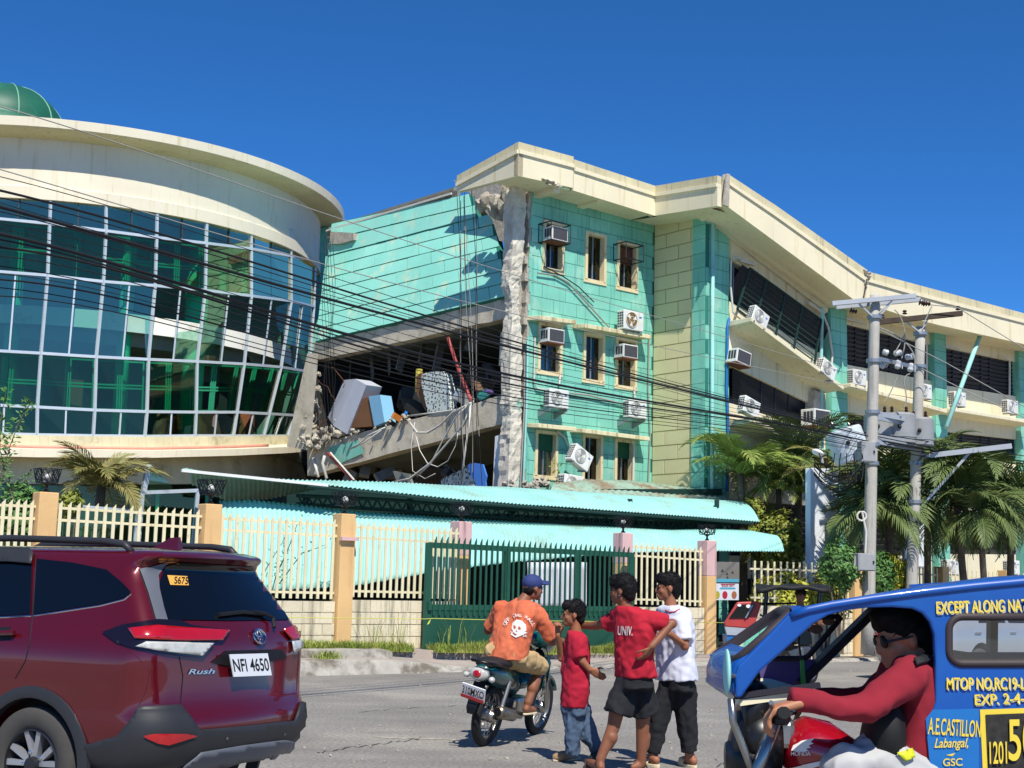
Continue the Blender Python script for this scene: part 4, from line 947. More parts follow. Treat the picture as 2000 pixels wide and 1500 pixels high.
# --- columns and regular bays
def gcol(px0, px1, y0, label_t=.1):
    a = G4.pix(px0, 760)[0]; b = G4.pix(px1, 760)[0]; zt_ = G4.pix((px0+px1)/2, y0)[1]
    return blockwall(G4, a, b, .2, zt_, .40, 3, [], M['teal'], M['tealjoint'], 'facade_column', mb, t=.14, th=.4)
def side_face(px0, y0):
    a = G4.pix(px0, 760)[0]; zt_ = G4.pix(px0, y0)[1]
    MB().fbox(G4, a-.012, a-.002, -.26, .128, .2, zt_).build('column_side', M['teal'], mb)
gcol(1616, 1648, 572); gcol(1819, 1842, 616); gcol(1984, 2006, 655)
for px, y in ((1616, 572), (1819, 616), (1984, 655)): side_face(px, y)
MB().tube([G4.w(1606, 600, .2), G4.w(1604, 700, .2), G4.w(1606, 900, .2)], .05, 8).build('downpipe', M['sheet'], mb)
rocks = MB()
for k, (x, y) in enumerate(((1618, 575), (1622, 582), (1612, 588), (1626, 578))): rocks.rock(G4.w(x, y, .1), .14, 400+k)
rocks.build('broken_column_head', M['concdark'], mb)
wq(G4, ((1592, 762), (1612, 770), (1613, 800), (1588, 800)), .2, .3, 'broken_beam_end', M['concdark'])
def bay(x0, x1, y_lin0, y_lin1, wt0, wt1, wb0, wb1, pb0_, pb1_, name_w='window', bars=(0, .12, .24, .5, .62, .88, 1), n=9):
    """one storey of a bay: lintel, louvred window, parapet; y given at the left and right end"""
    wq(G4, ((x0, y_lin0), (x1, y_lin1), (x1, wt1), (x0, wt0)), 0, .22, 'lintel_wall', M['cream'])
    louvre(name_w, (x0, wt0), (x1, wt1), (x1, wb1), (x0, wb0), n, bars)
    wq(G4, ((x0, wb0), (x1, wb1), (x1, pb1_), (x0, pb0_)), 0, .22, 'parapet', M['cream'])
bay(1648, 1820, 568, 622, 631, 674, 711, 744, 752, 784)
bay(1842, 1984, 622, 660, 678, 707, 752, 774, 800, 815)
bay(2006, 2120, 662, 690, 712, 735, 777, 796, 818, 832)
bay(1648, 1820, 752, 786, 806, 828, 868, 880, 905, 912); bay(1842, 1984, 800, 815, 842, 858, 892, 902, 918, 925); bay(2006, 2120, 818, 832, 860, 872, 905, 915, 925, 935)
bay(1424, 1612, 905, 960, 975, 990, 1085, 1087, 1130, 1130); bay(1648, 1820, 905, 912, 985, 992, 1085, 1086, 1140, 1140); bay(1842, 1984, 918, 925, 1000, 1003, 1082, 1083, 1140, 1140); bay(2006, 2120, 925, 935, 1004, 1008, 1084, 1086, 1140, 1140)
for a, b in (((1662, 748), (1850, 800)), ((1862, 796), (2020, 822)), ((1662, 884), (1850, 906)), ((1862, 905), (2020, 925))): tray(a, b, .7)
for x, y0, y1 in ((1810, 672, 742), (1972, 703, 772)): MB().tube([G4.w(x-22, y0-6, .06), G4.w(x-6, y0-4, .1), G4.w(x, y0+2, .1), G4.w(x, y1, .1)], .035, 6).build('drain_pipe', M['pipe'], mb)
# fluorescent battens and conduits under the lintels
for (x0, y0, x1, y1) in ((1652, 622, 1690, 632), (1845, 676, 1872, 683), (1445, 509, 1472, 517), (1578, 590, 1610, 612)):
    MB().bar(G4.w(x0, y0, .15), G4.w(x1, y1, .15), .09, .06).build('light_batten', M['pipe'], mb)
MB().tube([G4.w(x, y, .2) for x, y in ((1470, 512), (1440, 502), (1428, 508), (1427, 560), (1432, 610), (1438, 618))], .03, 6).build('conduit', M['pipe'], mb)
MB().tube([G4.w(x, y, .2) for x, y in ((1580, 592), (1606, 610), (1618, 640), (1626, 690), (1624, 720))], .035, 6).build('conduit', M['pipe'], mb)
# leaning teal pole
MB().tube([G4.w(1916, 650, 1.0), G4.w(1848, 835, 1.2)], .07, 10).build('leaning_brace', M['sheet'], mb, smooth=True)
# rooms behind: one dark backing so that no sky shows through the openings
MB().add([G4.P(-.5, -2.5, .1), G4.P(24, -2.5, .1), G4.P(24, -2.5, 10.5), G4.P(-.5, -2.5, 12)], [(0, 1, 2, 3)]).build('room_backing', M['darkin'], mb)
# ================================================================== air conditioners
M['fanmetal'] = mat('fan_recess', L(120, 122, 122), .5, .15, 8); M['brownfan'] = mat('brown_fan', L(150, 116, 70), .4, .1, metal=.4)
M['acgrille'] = mat('ac_rear_coil', L(70, 70, 74), .6, .2, 30)
def outdoor_proto(brown=False):
    t = bpy.data.objects.new('air_conditioner', None); reg(t, None, Matrix.Identity(4))
    w, h, d_ = .82, .58, .30; y = -d_/2
    MB().box((0, y, h/2), (w, d_, h)).build('casing', M['acwhite'], t, bevel=.02)
    cx = -.1; r = .235
    fan = MB().lathe([(r, 0), (r, .012), (r*.2, .016), (.002, .016)], (cx, 0, h*.52), Vector((0, 1, 0)), 28).build('fan_plate', M['brownfan'] if brown else M['fanmetal'], t)
    for rr in ([.225, .19, .155, .12, .085, .05] if not brown else [.23, .1]):
        MB().tube([(cx+rr*math.cos(a), .022, h*.52+rr*math.sin(a)) for a in [2*math.pi*k/28 for k in range(29)]], .008, 5).build('grille_ring', M['acwhite'], fan)
    for k in range(3):
        a = 2.09*k+.4; MB().prism([(cx+.04*math.cos(a), .018, h*.52+.04*math.sin(a)), (cx+.2*math.cos(a-.35), .018, h*.52+.2*math.sin(a-.35)), (cx+.21*math.cos(a+.3), .018, h*.52+.21*math.sin(a+.3))], (0, .004, 0)).build('fan_blade', M['acwhite'], fan)
    for r_ in range(6):
        for c in range(3): MB().box((-w/2-.001, y-.09+c*.085, .09+r_*.08), (.008, .062, .055)).build('side_vent', M['acdark'], t)
    MB().box((w*.33, .001, h*.72), (.1, .004, .05)).build('badge', M['bluepipe'], t)
    for sx_ in (-.28, .28): MB().box((sx_, -.14, -.02), (.05, .36, .04)).build('foot', M['steel'], t)
    return t
def window_proto():
    t = bpy.data.objects.new('window_air_conditioner', None); reg(t, None, Matrix.Identity(4))
    w, h, d_ = .6, .4, .42
    MB().box((0, -d_/2, h/2), (w, d_, h)).build('casing', M['acwhite'], t, bevel=.015)
    MB().box((0, .003, h/2), (w-.07, .008, h-.07)).build('rear_coil', M['acgrille'], t)
    for k in range(3): MB().box((-w/2-.002, -.09-k*.1, h*.55), (.008, .075, h*.6)).build('side_vent', M['acdark'], t)
    MB().box((0, -.2, -.02), (w+.02, .44, .03)).build('tray', M['rust'], t)
    return t
op = outdoor_proto(); opb = outdoor_proto(True); wp = window_proto(); protos = [op, opb, wp]
_used = set()
def ac(proto, F, px, py, t, label, roll=0, yaw=0, pitch=0, sc=1., bracket=False, cat='air conditioner'):
    s, z = F.pix(px, py, t); m = F.M(s, t, z) @ Matrix.Rotation(yaw, 4, 'Z') @ Matrix.Rotation(roll, 4, 'Y') @ Matrix.Rotation(pitch, 4, 'X') @ Matrix.Scale(sc*(.92 if proto is wp else .82), 4)
    if proto.name in _used: o = copytree(proto, m)
    else: o = proto; o.matrix_basis = m; _used.add(proto.name)
    tag(o, label, cat, 'air conditioners on the damaged facade')
    if bracket:
        for dx in (-.28, .28): MB().prism([F.P(s+dx-.02, 0, z-.03), F.P(s+dx-.02, t, z-.03), F.P(s+dx-.02, t, z-.07), F.P(s+dx-.02, 0, z-.24)], D*.04).build('wall_bracket', M['steel'], mb)
    return o
ac(op, F4, 1092, 796, .5, 'white outdoor air conditioner on brackets at the left below the middle windows', bracket=True)
ac(op, F4, 1246, 816, .5, 'white outdoor air conditioner on brackets at the right below the middle windows', bracket=True)
ac(opb, F4, 1238, 645, .5, 'large white outdoor air conditioner with brown fan standing on a window hood', sc=1.12)
ac(op, F4, 1131, 909, .7, 'white outdoor air conditioner hanging crooked between the ground floor windows', roll=math.radians(28), sc=1.0)
ac(op, F4, 1120, 964, .9, 'white outdoor air conditioner lying low behind the fallen roof sheet', roll=math.radians(4))
ac(wp, F4, 1094, 470, .42, 'window air conditioner with wire cage in the top left window', cat='air conditioner')
ac(wp, F4, 1087, 669, .4, 'window air conditioner in the middle left window')
ac(wp, F4, 1232, 699, .4, 'window air conditioner in the middle right window, under the brown fan unit')
ac(op, G4, 1482, 634, .85, 'tilted outdoor air conditioner on the top ledge beside the bent railing', roll=math.radians(24), sc=.95)
ac(wp, G4, 1452, 711, .5, 'window air conditioner on struts below the tilted top ledge', roll=math.radians(10), sc=1.05)
ac(op, G4, 1466, 810, .8, 'tilted outdoor air conditioner on the second ledge by the blue pipe', roll=math.radians(16), sc=.95)
ac(op, G4, 1616, 735, .9, 'steeply tilted outdoor air conditioner at the lower end of the top ledge', roll=math.radians(24), sc=.95)
ac(op, G4, 1680, 752, .7, 'outdoor air conditioner on the ledge just left of the nearer utility pole', sc=.95)
ac(op, G4, 1809, 778, .7, 'outdoor air conditioner on the ledge just right of the farther utility pole', sc=.95)
ac(op, G4, 1876, 793, .7, 'outdoor air conditioner on the ledge behind the leaning teal brace', sc=.95)
ac(op, G4, 1979, 808, .7, 'outdoor air conditioner on the ledge near the right picture edge', sc=.95)
ac(wp, G4, 1607, 832, .6, 'window air conditioner under a small roof above the palms', sc=1.3)
ac(op, G4, 1982, 1122, .7, 'outdoor air conditioner at ground level near the right picture edge', sc=.95)
ac(op, G4, 1862, 1122, .7, 'outdoor air conditioner at ground level behind the far picket fence', sc=.95)
ac(op, F4, 1478, 1010, 1.2, 'old outdoor air conditioner behind the right end of the canopy', roll=math.radians(30), sc=.9)
# wire cages around two units
def cage(px, py, t, w, h, label):
    s, z = F4.pix(px, py, t); th = thing('wire_cage', F4.P(s, t, z), label, 'cage')
    c = [(x, y, zz) for zz in (0, h) for y in (-t, 0) for x in (-w/2, w/2)]; P = [F4.P(s+x, t+y, z+zz) for x, y, zz in c]
    for a, b in ((0, 1), (2, 3), (0, 2), (1, 3), (4, 5), (6, 7), (4, 6), (5, 7), (0, 4), (1, 5), (2, 6), (3, 7)): MB().bar(P[a], P[b], .025, .025).build('bar', M['black'], th)
cage(1095, 472, .5, .68, .5, 'black wire cage around the top left window unit'); cage(1240, 507, .5, .68, .45, 'empty black wire cage on the top right window')
# pipes and cables on the teal facade
cf = thing('facade_cables', F4.P(.6, .1, .3), 'thin pipes and cables running down the left of the teal facade', 'cables')
for k, (pts, r, m) in enumerate((([(1031, 660), (1029, 780), (1022, 950)], .03, 'sheet'), ([(1025, 690), (1024, 800), (1016, 955)], .02, 'greycable'), ([(1045, 660), (1043, 745), (1048, 758), (1068, 762)], .025, 'pipe'),
        ([(1050, 533), (1085, 538), (1110, 552), (1140, 585), (1190, 640)], .022, 'greycable'), ([(1062, 520), (1100, 540), (1130, 560), (1160, 590)], .015, 'cable'), ([(1268, 650), (1266, 760), (1270, 850), (1266, 950)], .02, 'greycable'),
        ([(1113, 768), (1150, 772), (1200, 785), (1222, 790)], .025, 'greycable'), ([(1095, 730), (1093, 745), (1092, 752)], .03, 'pipe'), ([(1240, 755), (1239, 770), (1240, 780)], .03, 'pipe'),
        ([(1232, 858), (1238, 870), (1236, 945)], .03, 'pipe'), ([(1088, 842), (1103, 855), (1110, 872)], .03, 'pipe'))):
    MB().tube([F4.w(x, y, .07) for x, y in pts], r, 6).build('run', M[m], cf)
# ================================================================== contents of the collapsed floors
M['greycab'] = mat('grey_steel_cabinet', L(190, 194, 204), .45, .06, 2); M['ltblue'] = mat('light_blue_laminate', L(130, 184, 214), .5, .05); M['brownply'] = mat('brown_plywood', L(122, 84, 54), .6, .15, 2)
def slabbox(name, pxs, t, depth, label, cat, m, sidem=None):
    q = [E4.w(x, y, t) for x, y in pxs]; o = thing(name, q[0], label, cat)
    MB().prism([p-E4.n*.004 for p in q], -E4.n*depth).build('carcass', sidem or m, o); MB().prism(q, -E4.n*.02).build('front', m, o); return o
slabbox('steel_cabinet', ((654, 838), (694, 741), (716, 751), (680, 848)), .35, .0, 'tall grey steel cabinet leaning on the sagging floor', 'cabinet', M['greycab']) if False else None
cb = thing('steel_cabinet', E4.w(660, 840, .3), 'tall grey steel cabinet leaning over on the sagging floor', 'cabinet')
a, b, c, d_ = [E4.w(x, y, .3) for x, y in ((652, 832), (694, 740), (716, 752), (678, 848))]
MB().prism([a, b, c, d_], D*.55).build('carcass', M['greycab'], cb); e, f = E4.w(640, 815, -.2), E4.w(672, 742, -.2)
MB().prism([a+Vector((0, 0, .0)), b, f, e], D*.02).build('side_door', M['greycab'], cb)
lk_ = thing('wooden_cabinet', E4.w(710, 838, .3), 'brown cabinet with a light blue side standing in the open floor', 'cabinet')
MB().prism([E4.w(x, y, .25) for x, y in ((684, 836), (700, 782), (720, 775), (732, 832))], D*.4).build('carcass', M['brownply'], lk_)
MB().prism([E4.w(x, y, .3) for x, y in ((720, 774), (742, 771), (751, 824), (731, 833))], D*.4).build('blue_side', M['ltblue'], lk_)
M['pattern'] = mat('patterned_upholstery', L(206, 214, 206), .8, .05)
def dots():
    m = M['pattern']; t = m.node_tree; b = t.nodes['Principled BSDF']; lk = t.links.new; geo = node(t, 'ShaderNodeNewGeometry'); src = b.inputs['Base Color'].links[0].from_socket
    v = node(t, 'ShaderNodeTexVoronoi'); v.inputs['Scale'].default_value = 8; v.inputs['Randomness'].default_value = .5; lk(geo.outputs['Position'], v.inputs['Vector'])
    r = node(t, 'ShaderNodeMath', operation='PINGPONG'); lk(v.outputs['Distance'], r.inputs[0]); r.inputs[1].default_value = .26
    g = node(t, 'ShaderNodeMath', operation='GREATER_THAN'); lk(r.outputs[0], g.inputs[0]); g.inputs[1].default_value = .185
    x = node(t, 'ShaderNodeMix', data_type='RGBA'); lk(g.outputs[0], x.inputs['Factor']); lk(src, x.inputs['A']); x.inputs['B'].default_value = L(40, 52, 50); lk(x.outputs['Result'], b.inputs['Base Color'])
dots()
mt_ = thing('mattress', E4.w(850, 805, .2), 'upright mattress with black ring pattern on the sagging floor', 'mattress')
MB().prism([E4.w(x, y, .2) for x, y in ((836, 808), (822, 745), (824, 732), (834, 727), (862, 725), (870, 732), (879, 770), (880, 800))], D*.22).build('cover', M['pattern'], mt_)
MB().prism([E4.w(x, y, .1) for x, y in ((833, 806), (814, 770), (813, 735), (822, 728), (824, 740))], D*.2).build('side', M['brownply'], mt_)
rpz = thing('red_pipe', E4.w(920, 780, .3), 'leaning red steel pipe in the open floor', 'pipe'); MB().tube([E4.w(875, 660, .2), E4.w(895, 720, .25), E4.w(920, 784, .3)], .05, 8).build('tube', M['redpipe'], rpz)
rpz = thing('red_pipe', E4.w(660, 910, .4), 'fallen red and white pipe under the sagging floor at the left', 'pipe'); MB().tube([E4.w(640, 885, .4), E4.w(665, 912, .5), E4.w(690, 940, .5)], .045, 8).build('tube', M['redpipe'], rpz); MB().tube([E4.w(645, 884, .5), E4.w(692, 938, .55)], .03, 8).build('sleeve', M['pipe'], rpz)
M['bluepl'] = mat('blue_plastic', L(70, 126, 208), .45, .06)
bc = thing('blue_chair_back', E4.w(935, 950, .5), 'bright blue plastic sheet standing in the lower opening', 'plastic sheet')
MB().prism([E4.w(x, y, .5) for x, y in ((914, 908), (926, 904), (943, 907), (950, 930), (948, 940), (949, 954), (932, 956), (926, 935), (921, 934))], D*.04).build('shell', M['bluepl'], bc)
for k in range(5):
    x = 862+k*13; o = thing('stacked_cushion', E4.w(x, 945, -.3), ['leftmost', 'second', 'third', 'fourth', 'rightmost'][k]+' of the patterned cushions leaning in the dark lower opening', 'cushion', 'patterned cushions in the lower opening')
    MB().prism([E4.w(a_, b_, -.3) for a_, b_ in ((x, 952), (x-1, 938-k*6), (x+10, 930-k*6), (x+14, 956))], D*.12).build('cover', M['pattern'], o)
o = thing('white_carton', E4.w(790, 940, .2), 'white folded panel standing in the lower opening', 'panel'); MB().prism([E4.w(a_, b_, .1) for a_, b_ in ((767, 920), (800, 926), (803, 945), (775, 941))], D*.1).build('sheet', M['inner'], o)
# small clutter on the upper floor edge
cols = [('orange_box', L(196, 120, 50), 'orange carton'), ('blue_bag', L(40, 120, 190), 'blue plastic bag'), ('dark_crate', L(40, 44, 50), 'dark crate'), ('teal_sack', L(40, 120, 120), 'teal sack'), ('grey_board', L(150, 156, 160), 'grey board'), ('purple_bag', L(90, 70, 130), 'purple bag'), ('green_bag', L(60, 130, 80), 'green bag'), ('yellow_roll', L(196, 182, 80), 'yellow fabric roll')]
spots = [(775, 815, .2, .28), (792, 808, .25, .2), (765, 826, .25, .22), (945, 770, -.1, .35), (905, 778, .1, .5), (955, 765, .15, .22), (752, 808, -.1, .2), (818, 745, -.1, .25)]
sentence = ['lying on the rubble edge', 'on the floor edge beside the orange carton', 'at the rubble edge below the blue side cabinet', 'behind the red pipe', 'leaning behind the red pipe foot', 'at the right end of the floor edge', 'beside the blue side cabinet', 'behind the patterned mattress']
for (nm, c, lb), (x, y, t, r), se in zip(cols, spots, sentence):
    m = mat(nm+'_mat', c, .6, .15, 4); p = E4.w(x, y, t); o = thing(nm, p, lb+' '+se, lb.split()[-1])
    if 'bag' in nm or 'sack' in nm: MB().rock(p, r*.7, len(nm), (1, .7, .6)).build('body', m, o)
    elif nm == 'yellow_roll': MB().tube([p-Z*.3, p+Z*.35], .1, 10).build('body', m, o)
    else: MB().box(p, (r, r*.5, r*.6), Matrix.Rotation(.5, 3, 'Y') @ Matrix.Rotation(.6, 3, 'Z')).build('body', m, o)
# hanging conduits and wires over the open floors
hc = thing('hanging_conduits', E4.w(900, 800, .5), 'pale conduits drooping over the sagging floor beam', 'conduits')
for k, (pts, r) in enumerate((([(922, 788), (905, 830), (870, 870), (840, 905), (800, 935), (768, 942)], .03), ([(800, 825), (815, 845), (835, 845), (860, 830), (885, 805), (925, 785)], .03), ([(800, 812), (850, 806), (895, 800), (925, 784)], .025),
      ([(920, 792), (910, 870), (900, 945)], .028), ([(915, 790), (890, 815), (865, 860), (842, 905), (815, 930)], .022), ([(752, 835), (720, 850), (700, 868), (682, 878)], .022), ([(745, 840), (715, 862), (690, 875)], .018),
      ([(895, 840), (890, 870), (875, 900), (855, 912), (835, 905), (820, 880), (812, 850)], .014), ([(810, 825), (803, 870), (806, 920), (830, 935), (850, 925)], .01), ([(634, 890), (630, 905), (638, 935)], .05), ([(612, 895), (622, 932)], .045))):
    pp = [E4.w(x, y, .55) for x, y in pts]; MB().tube(pp, r, 6).build('conduit', M['pipe'], hc, smooth=True)
hw = thing('hanging_wires', E4.w(900, 700, .6), 'bundle of thin wires hanging down across the tilted wall', 'wires')
for k in range(9):
    x = 892+k*5; pts = []
    for j in range(12):
        v = j/11; pts.append(E4.w(x+4*math.sin(v*5+k)+v*14-(k % 3)*3, 372+10*k % 30+v*(560-30*(k % 4)), .75))
    MB().tube(pts, .008, 4).build('wire', M['greycable'] if k % 2 else M['cable'], hw)
for k in range(6):
    x = 632+k*4; MB().tube([E4.w(x+3*math.sin(j*1.3+k), 470+j*38, .7) for j in range(11)], .007, 4).build('wire', M['cable'], hw)

# heap of broken furniture and boards in the two open floors
hp_ = thing('broken_furniture', E4.w(800, 800, -1), 'dark heap of broken furniture and boards deep in the open floors', 'debris'); rg = random.Random(21)
dm = [mat('debris_%d' % k, c, .8, .2, 4) for k, c in enumerate((L(86, 80, 72), L(120, 108, 92), L(60, 66, 70), L(140, 140, 136), L(70, 92, 104), L(110, 84, 62)))]
for k in range(64):
    up_ = k % 3 != 0; x = rg.uniform(650, 965); t = rg.uniform(-2.6, -.3)
    y = (866-(x-600)*.262 if up_ else 955)-rg.uniform(6, 46)*(1 if up_ else .8)
    R_ = Matrix.Rotation(rg.uniform(0, 3), 3, 'Z') @ Matrix.Rotation(rg.uniform(-.9, .9), 3, 'X') @ Matrix.Rotation(rg.uniform(-.6, .6), 3, 'Y')
    MB().box(E4.w(x, y, t), (rg.uniform(.2, .9), rg.uniform(.04, .3), rg.uniform(.15, .7)), R_).build('board', dm[k % 6], hp_)
for k in range(9):
    x = 650+k*36; MB().bar(E4.w(x, 700-(x-620)*.2, -1.5), E4.w(x+rg.uniform(-25, 25), 740-(x-620)*.2+rg.uniform(0, 40), -1.2), .04, .3).build('ceiling_strip', dm[3], hp_)
# ================================================================== utility poles
M['polec'] = mat('pole_concrete', L(176, 172, 162), .85, .12, 3, .3, 20, streak=(L(130, 126, 116), .3)); M['galv'] = mat('galvanised_channel', L(172, 176, 180), .5, .1, 5, metal=.25)
M['wood'] = mat('weathered_timber', L(72, 60, 50), .85, .3, 6); M['porc'] = mat('brown_porcelain', L(52, 30, 24), .25, .1); M['trafo'] = mat('transformer_grey', L(146, 148, 148), .5, .12, 4); M['trafolt'] = mat('transformer_pale_blue', L(196, 206, 212), .4, .08, 4)
M['boxg'] = mat('meter_box_grey', L(152, 153, 153), .55, .12, 5); M['fuse'] = mat('fuse_tube', L(186, 188, 190), .35, .1, 8)
Y1, Y2 = 31.0, 33.0
def pole(bot, top, Y, r0, r1, label):
    b, t_ = pt(*bot, Y), pt(*top, Y); o = thing('utility_pole', b, label, 'utility pole', 'concrete utility poles')
    MB().tube([b.lerp(t_, k/10) for k in range(11)], [r0+(r1-r0)*k/10 for k in range(11)], 16).build('shaft', M['polec'], o, smooth=True); return o, b, t_
p1, b1, t1 = pole((1694, 1278), (1709, 577), Y1, .15, .115, 'nearer concrete utility pole with two grey steel crossarms')
p2, b2, t2 = pole((1776, 1280), (1798, 639), Y2, .15, .115, 'farther concrete utility pole with a dark timber crossarm')
def pband(parent, px, py, Y, r): MB().lathe([(r, -.04), (r+.02, -.04), (r+.02, .04), (r, .04)], pt(px, py, Y), n=16).build('band', M['steel'], parent)
MB().bar(pt(1625, 593, Y1-.2), pt(1788, 578, Y1-.2), .1, .1).build('crossarm', M['galv'], p1); MB().bar(pt(1633, 600, Y1+.2), pt(1797, 585, Y1+.2), .1, .1).build('crossarm', M['galv'], p1)
for q in ((1678, 594), (1742, 588)): MB().bar(pt(*q, Y1-.15), pt(1706, 620, Y1-.12), .05, .03).build('brace', M['galv'], p1)
for q in ((1720, 590), (1745, 588)): MB().bar(pt(*q, Y1+.18), pt(1712, 622, Y1+.12), .05, .03).build('brace', M['galv'], p1)
for y in (620, 705, 805, 868, 905): pband(p1, 1709-(y-577)*.0214, y, Y1, .15)
MB().bar(pt(1717, 629, Y2-.2), pt(1879, 612, Y2-.2), .12, .12).build('crossarm', M['wood'], p2)
for q in ((1770, 628), (1812, 624)): MB().bar(pt(*q, Y2-.16), pt(1797, 650, Y2-.14), .05, .03).build('brace', M['galv'], p2)
for y in (652, 716, 870, 905, 980): pband(p2, 1798-(y-639)*.034, y, Y2, .15)
def insul(px, py, Y, parent, n=3, r=.07, ax=Z, up=True):
    prof = []
    for k in range(n): prof += [(.03, k*.06), (r*(1-.12*k), k*.06+.015), (.03, k*.06+.045)]
    MB().lathe(prof, pt(px, py, Y), ax, 12).build('insulator', M['porc'], parent, smooth=True)
for q in ((1723, 622), (1767, 614), (1871, 606)): insul(*q, Y2-.2, p2, 2)
for q in ((1660, 606), (1795, 590)): insul(*q, Y1, p1, 3, .08, Vector((1, 0, -.2)))
insul(1803, 592, Y1, p1, 3, .08, Vector((1, 0, -.1)))
# fuse cut-outs between the poles
fb = thing('fuse_rack', pt(1750, 712, 32), 'rack of grey fuse cut-outs hung between the two utility poles', 'fuse rack')
MB().bar(pt(1714, 700, 31.4), pt(1790, 718, 32.6), .05, .09).build('rail', M['steel'], fb)
for k, (x, y, x2, y2) in enumerate(((1731, 704, 1721, 718), (1756, 704, 1752, 720), (1781, 710, 1777, 726), (1724, 686, 1735, 690), (1746, 691, 1761, 688), (1768, 698, 1785, 696))):
    a, b = pt(x, y, 31.9), pt(x2, y2, 31.9); MB().tube([a, a.lerp(b, .2), a.lerp(b, .5), a.lerp(b, .8), b], [.05, .075, .065, .075, .05], 10).build('fuse_holder', M['fuse'], fb)
    if k < 3: MB().bar(pt(x+6, y+4, 31.9), pt(x2+10, y2, 31.9), .025, .02).build('fuse_link', M['fuse'], fb)
# transformer platform and transformers
pf = thing('transformer_platform', pt(1755, 870, 32), 'steel channel platform spanning the two utility poles', 'platform')
for (a, b) in (((1703, 806), (1806, 826)), ((1708, 814), (1785, 830)), ((1706, 852), (1806, 870)), ((1710, 862), (1785, 876))): MB().bar(pt(*a, 31.2), pt(*b, 32.8), .06, .11).build('channel', M['galv'], pf)
def trafo(px, py, Y, r, h, label, m, lean=0):
    b = pt(px, py, Y); ax = Vector((math.sin(lean), 0, math.cos(lean))); o = thing('transformer', b, label, 'transformer', 'transformers on the poles')
    MB().lathe([(r*.93, 0), (r, .03), (r, h*.9), (r*.9, h*.96), (r*.3, h), (.02, h)], b, ax, 28).build('tank', m, o, auto=35)
    for k in (-1, 1): MB().lathe([(.03, 0), (.055, .02), (.03, .05), (.05, .07), (.028, .1), (.045, .12), (.02, .17)], b+ax*h*.97+Vector((k*r*.45, 0, 0)), ax, 10).build('bushing', M['porc'], o)
    MB().lathe([(r+.015, h*.2), (r+.015, h*.26)], b, ax, 28, False).build('rim_band', m, o)
    MB().ball(b+ax*h*.5+Vector((-.1, -r, 0)), .05, 6).build('port', M['black'], o)
    return o
trafo(1668, 900, 31.2, .42, .78, 'pale blue drum transformer leaning left of the nearer pole', M['trafolt'], -.35)
trafo(1716, 865, 32.4, .34, .72, 'grey transformer just right of the nearer pole', M['trafo']); trafo(1757, 868, 32.5, .38, .76, 'grey transformer in the middle of the platform', M['trafo']); trafo(1797, 872, 32.7, .32, .7, 'grey transformer behind the farther pole', M['trafo'])
def pbox(px, py, w, h, d_, Y, label):
    o = thing('meter_box', pt(px, py, Y), label, 'box'); c = pt(px, py, Y); R_ = Matrix.Rotation(math.atan2(D.y, D.x)-.35, 3, 'Z'); MB().box(c, (w, d_, h), R_).build('case', M['boxg'], o, bevel=.015)
    MB().box(c+R_ @ Vector((0, -d_/2-.004, 0)), (w*.86, .012, h*.88), R_).build('door', M['boxg'], o); MB().box(c+R_ @ Vector((w*.34, -d_/2-.02, 0)), (.03, .03, .06), R_).build('handle', M['black'], o)
pbox(1692, 883, .36, .46, .2, 30.6, 'grey metal box fixed high on the nearer pole'); pbox(1687, 1098, .44, .38, .26, 30.6, 'grey electric box fixed low on the nearer pole')
MB().prism([pt(1669, 1086, 30.5), pt(1676, 1083, 30.5), pt(1676, 1110, 30.5), pt(1667, 1108, 30.5)], (0, .1, 0)).build('side_box', M['boxg'], [o for o in bpy.data.objects if o.get('label', '').endswith('low on the nearer pole')][0])
st_ = thing('pole_outrigger', pt(1800, 900, Y2), 'long steel bracket arm braced from the farther pole to the right', 'bracket')
MB().bar(pt(1786, 893, Y2), pt(1976, 871, Y2-.5), .07, .12).build('arm', M['galv'], st_); MB().bar(pt(1788, 889, Y2+.2), pt(1906, 880, Y2), .06, .08).build('arm', M['acdark'], st_); MB().bar(pt(1797, 992, Y2), pt(1894, 884, Y2-.2), .05, .06).build('brace', M['galv'], st_)
MB().tube([pt(1683+9*math.cos(a), 1008+9*math.sin(a), 30.7) for a in [k*.45-1.5 for k in range(15)]]+[pt(1692, 1040, 30.7), pt(1690, 1080, 30.7)], .022, 6).build('loop_pipe', M['pipe'], p1)
sl_ = thing('street_lamp', pt(1600, 890, 31), 'small white street lamp head on the cable cluster above the pale panel', 'street lamp')
MB().ball(pt(1597, 884, 30.8), (.14, .2, .07), 10, Matrix.Rotation(.4, 3, 'Y')).build('head', M['white'], sl_, smooth=True); MB().tube([pt(1603, 886, 30.8), pt(1606, 905, 30.8)], .04, 8).build('stem', M['boxg'], sl_)
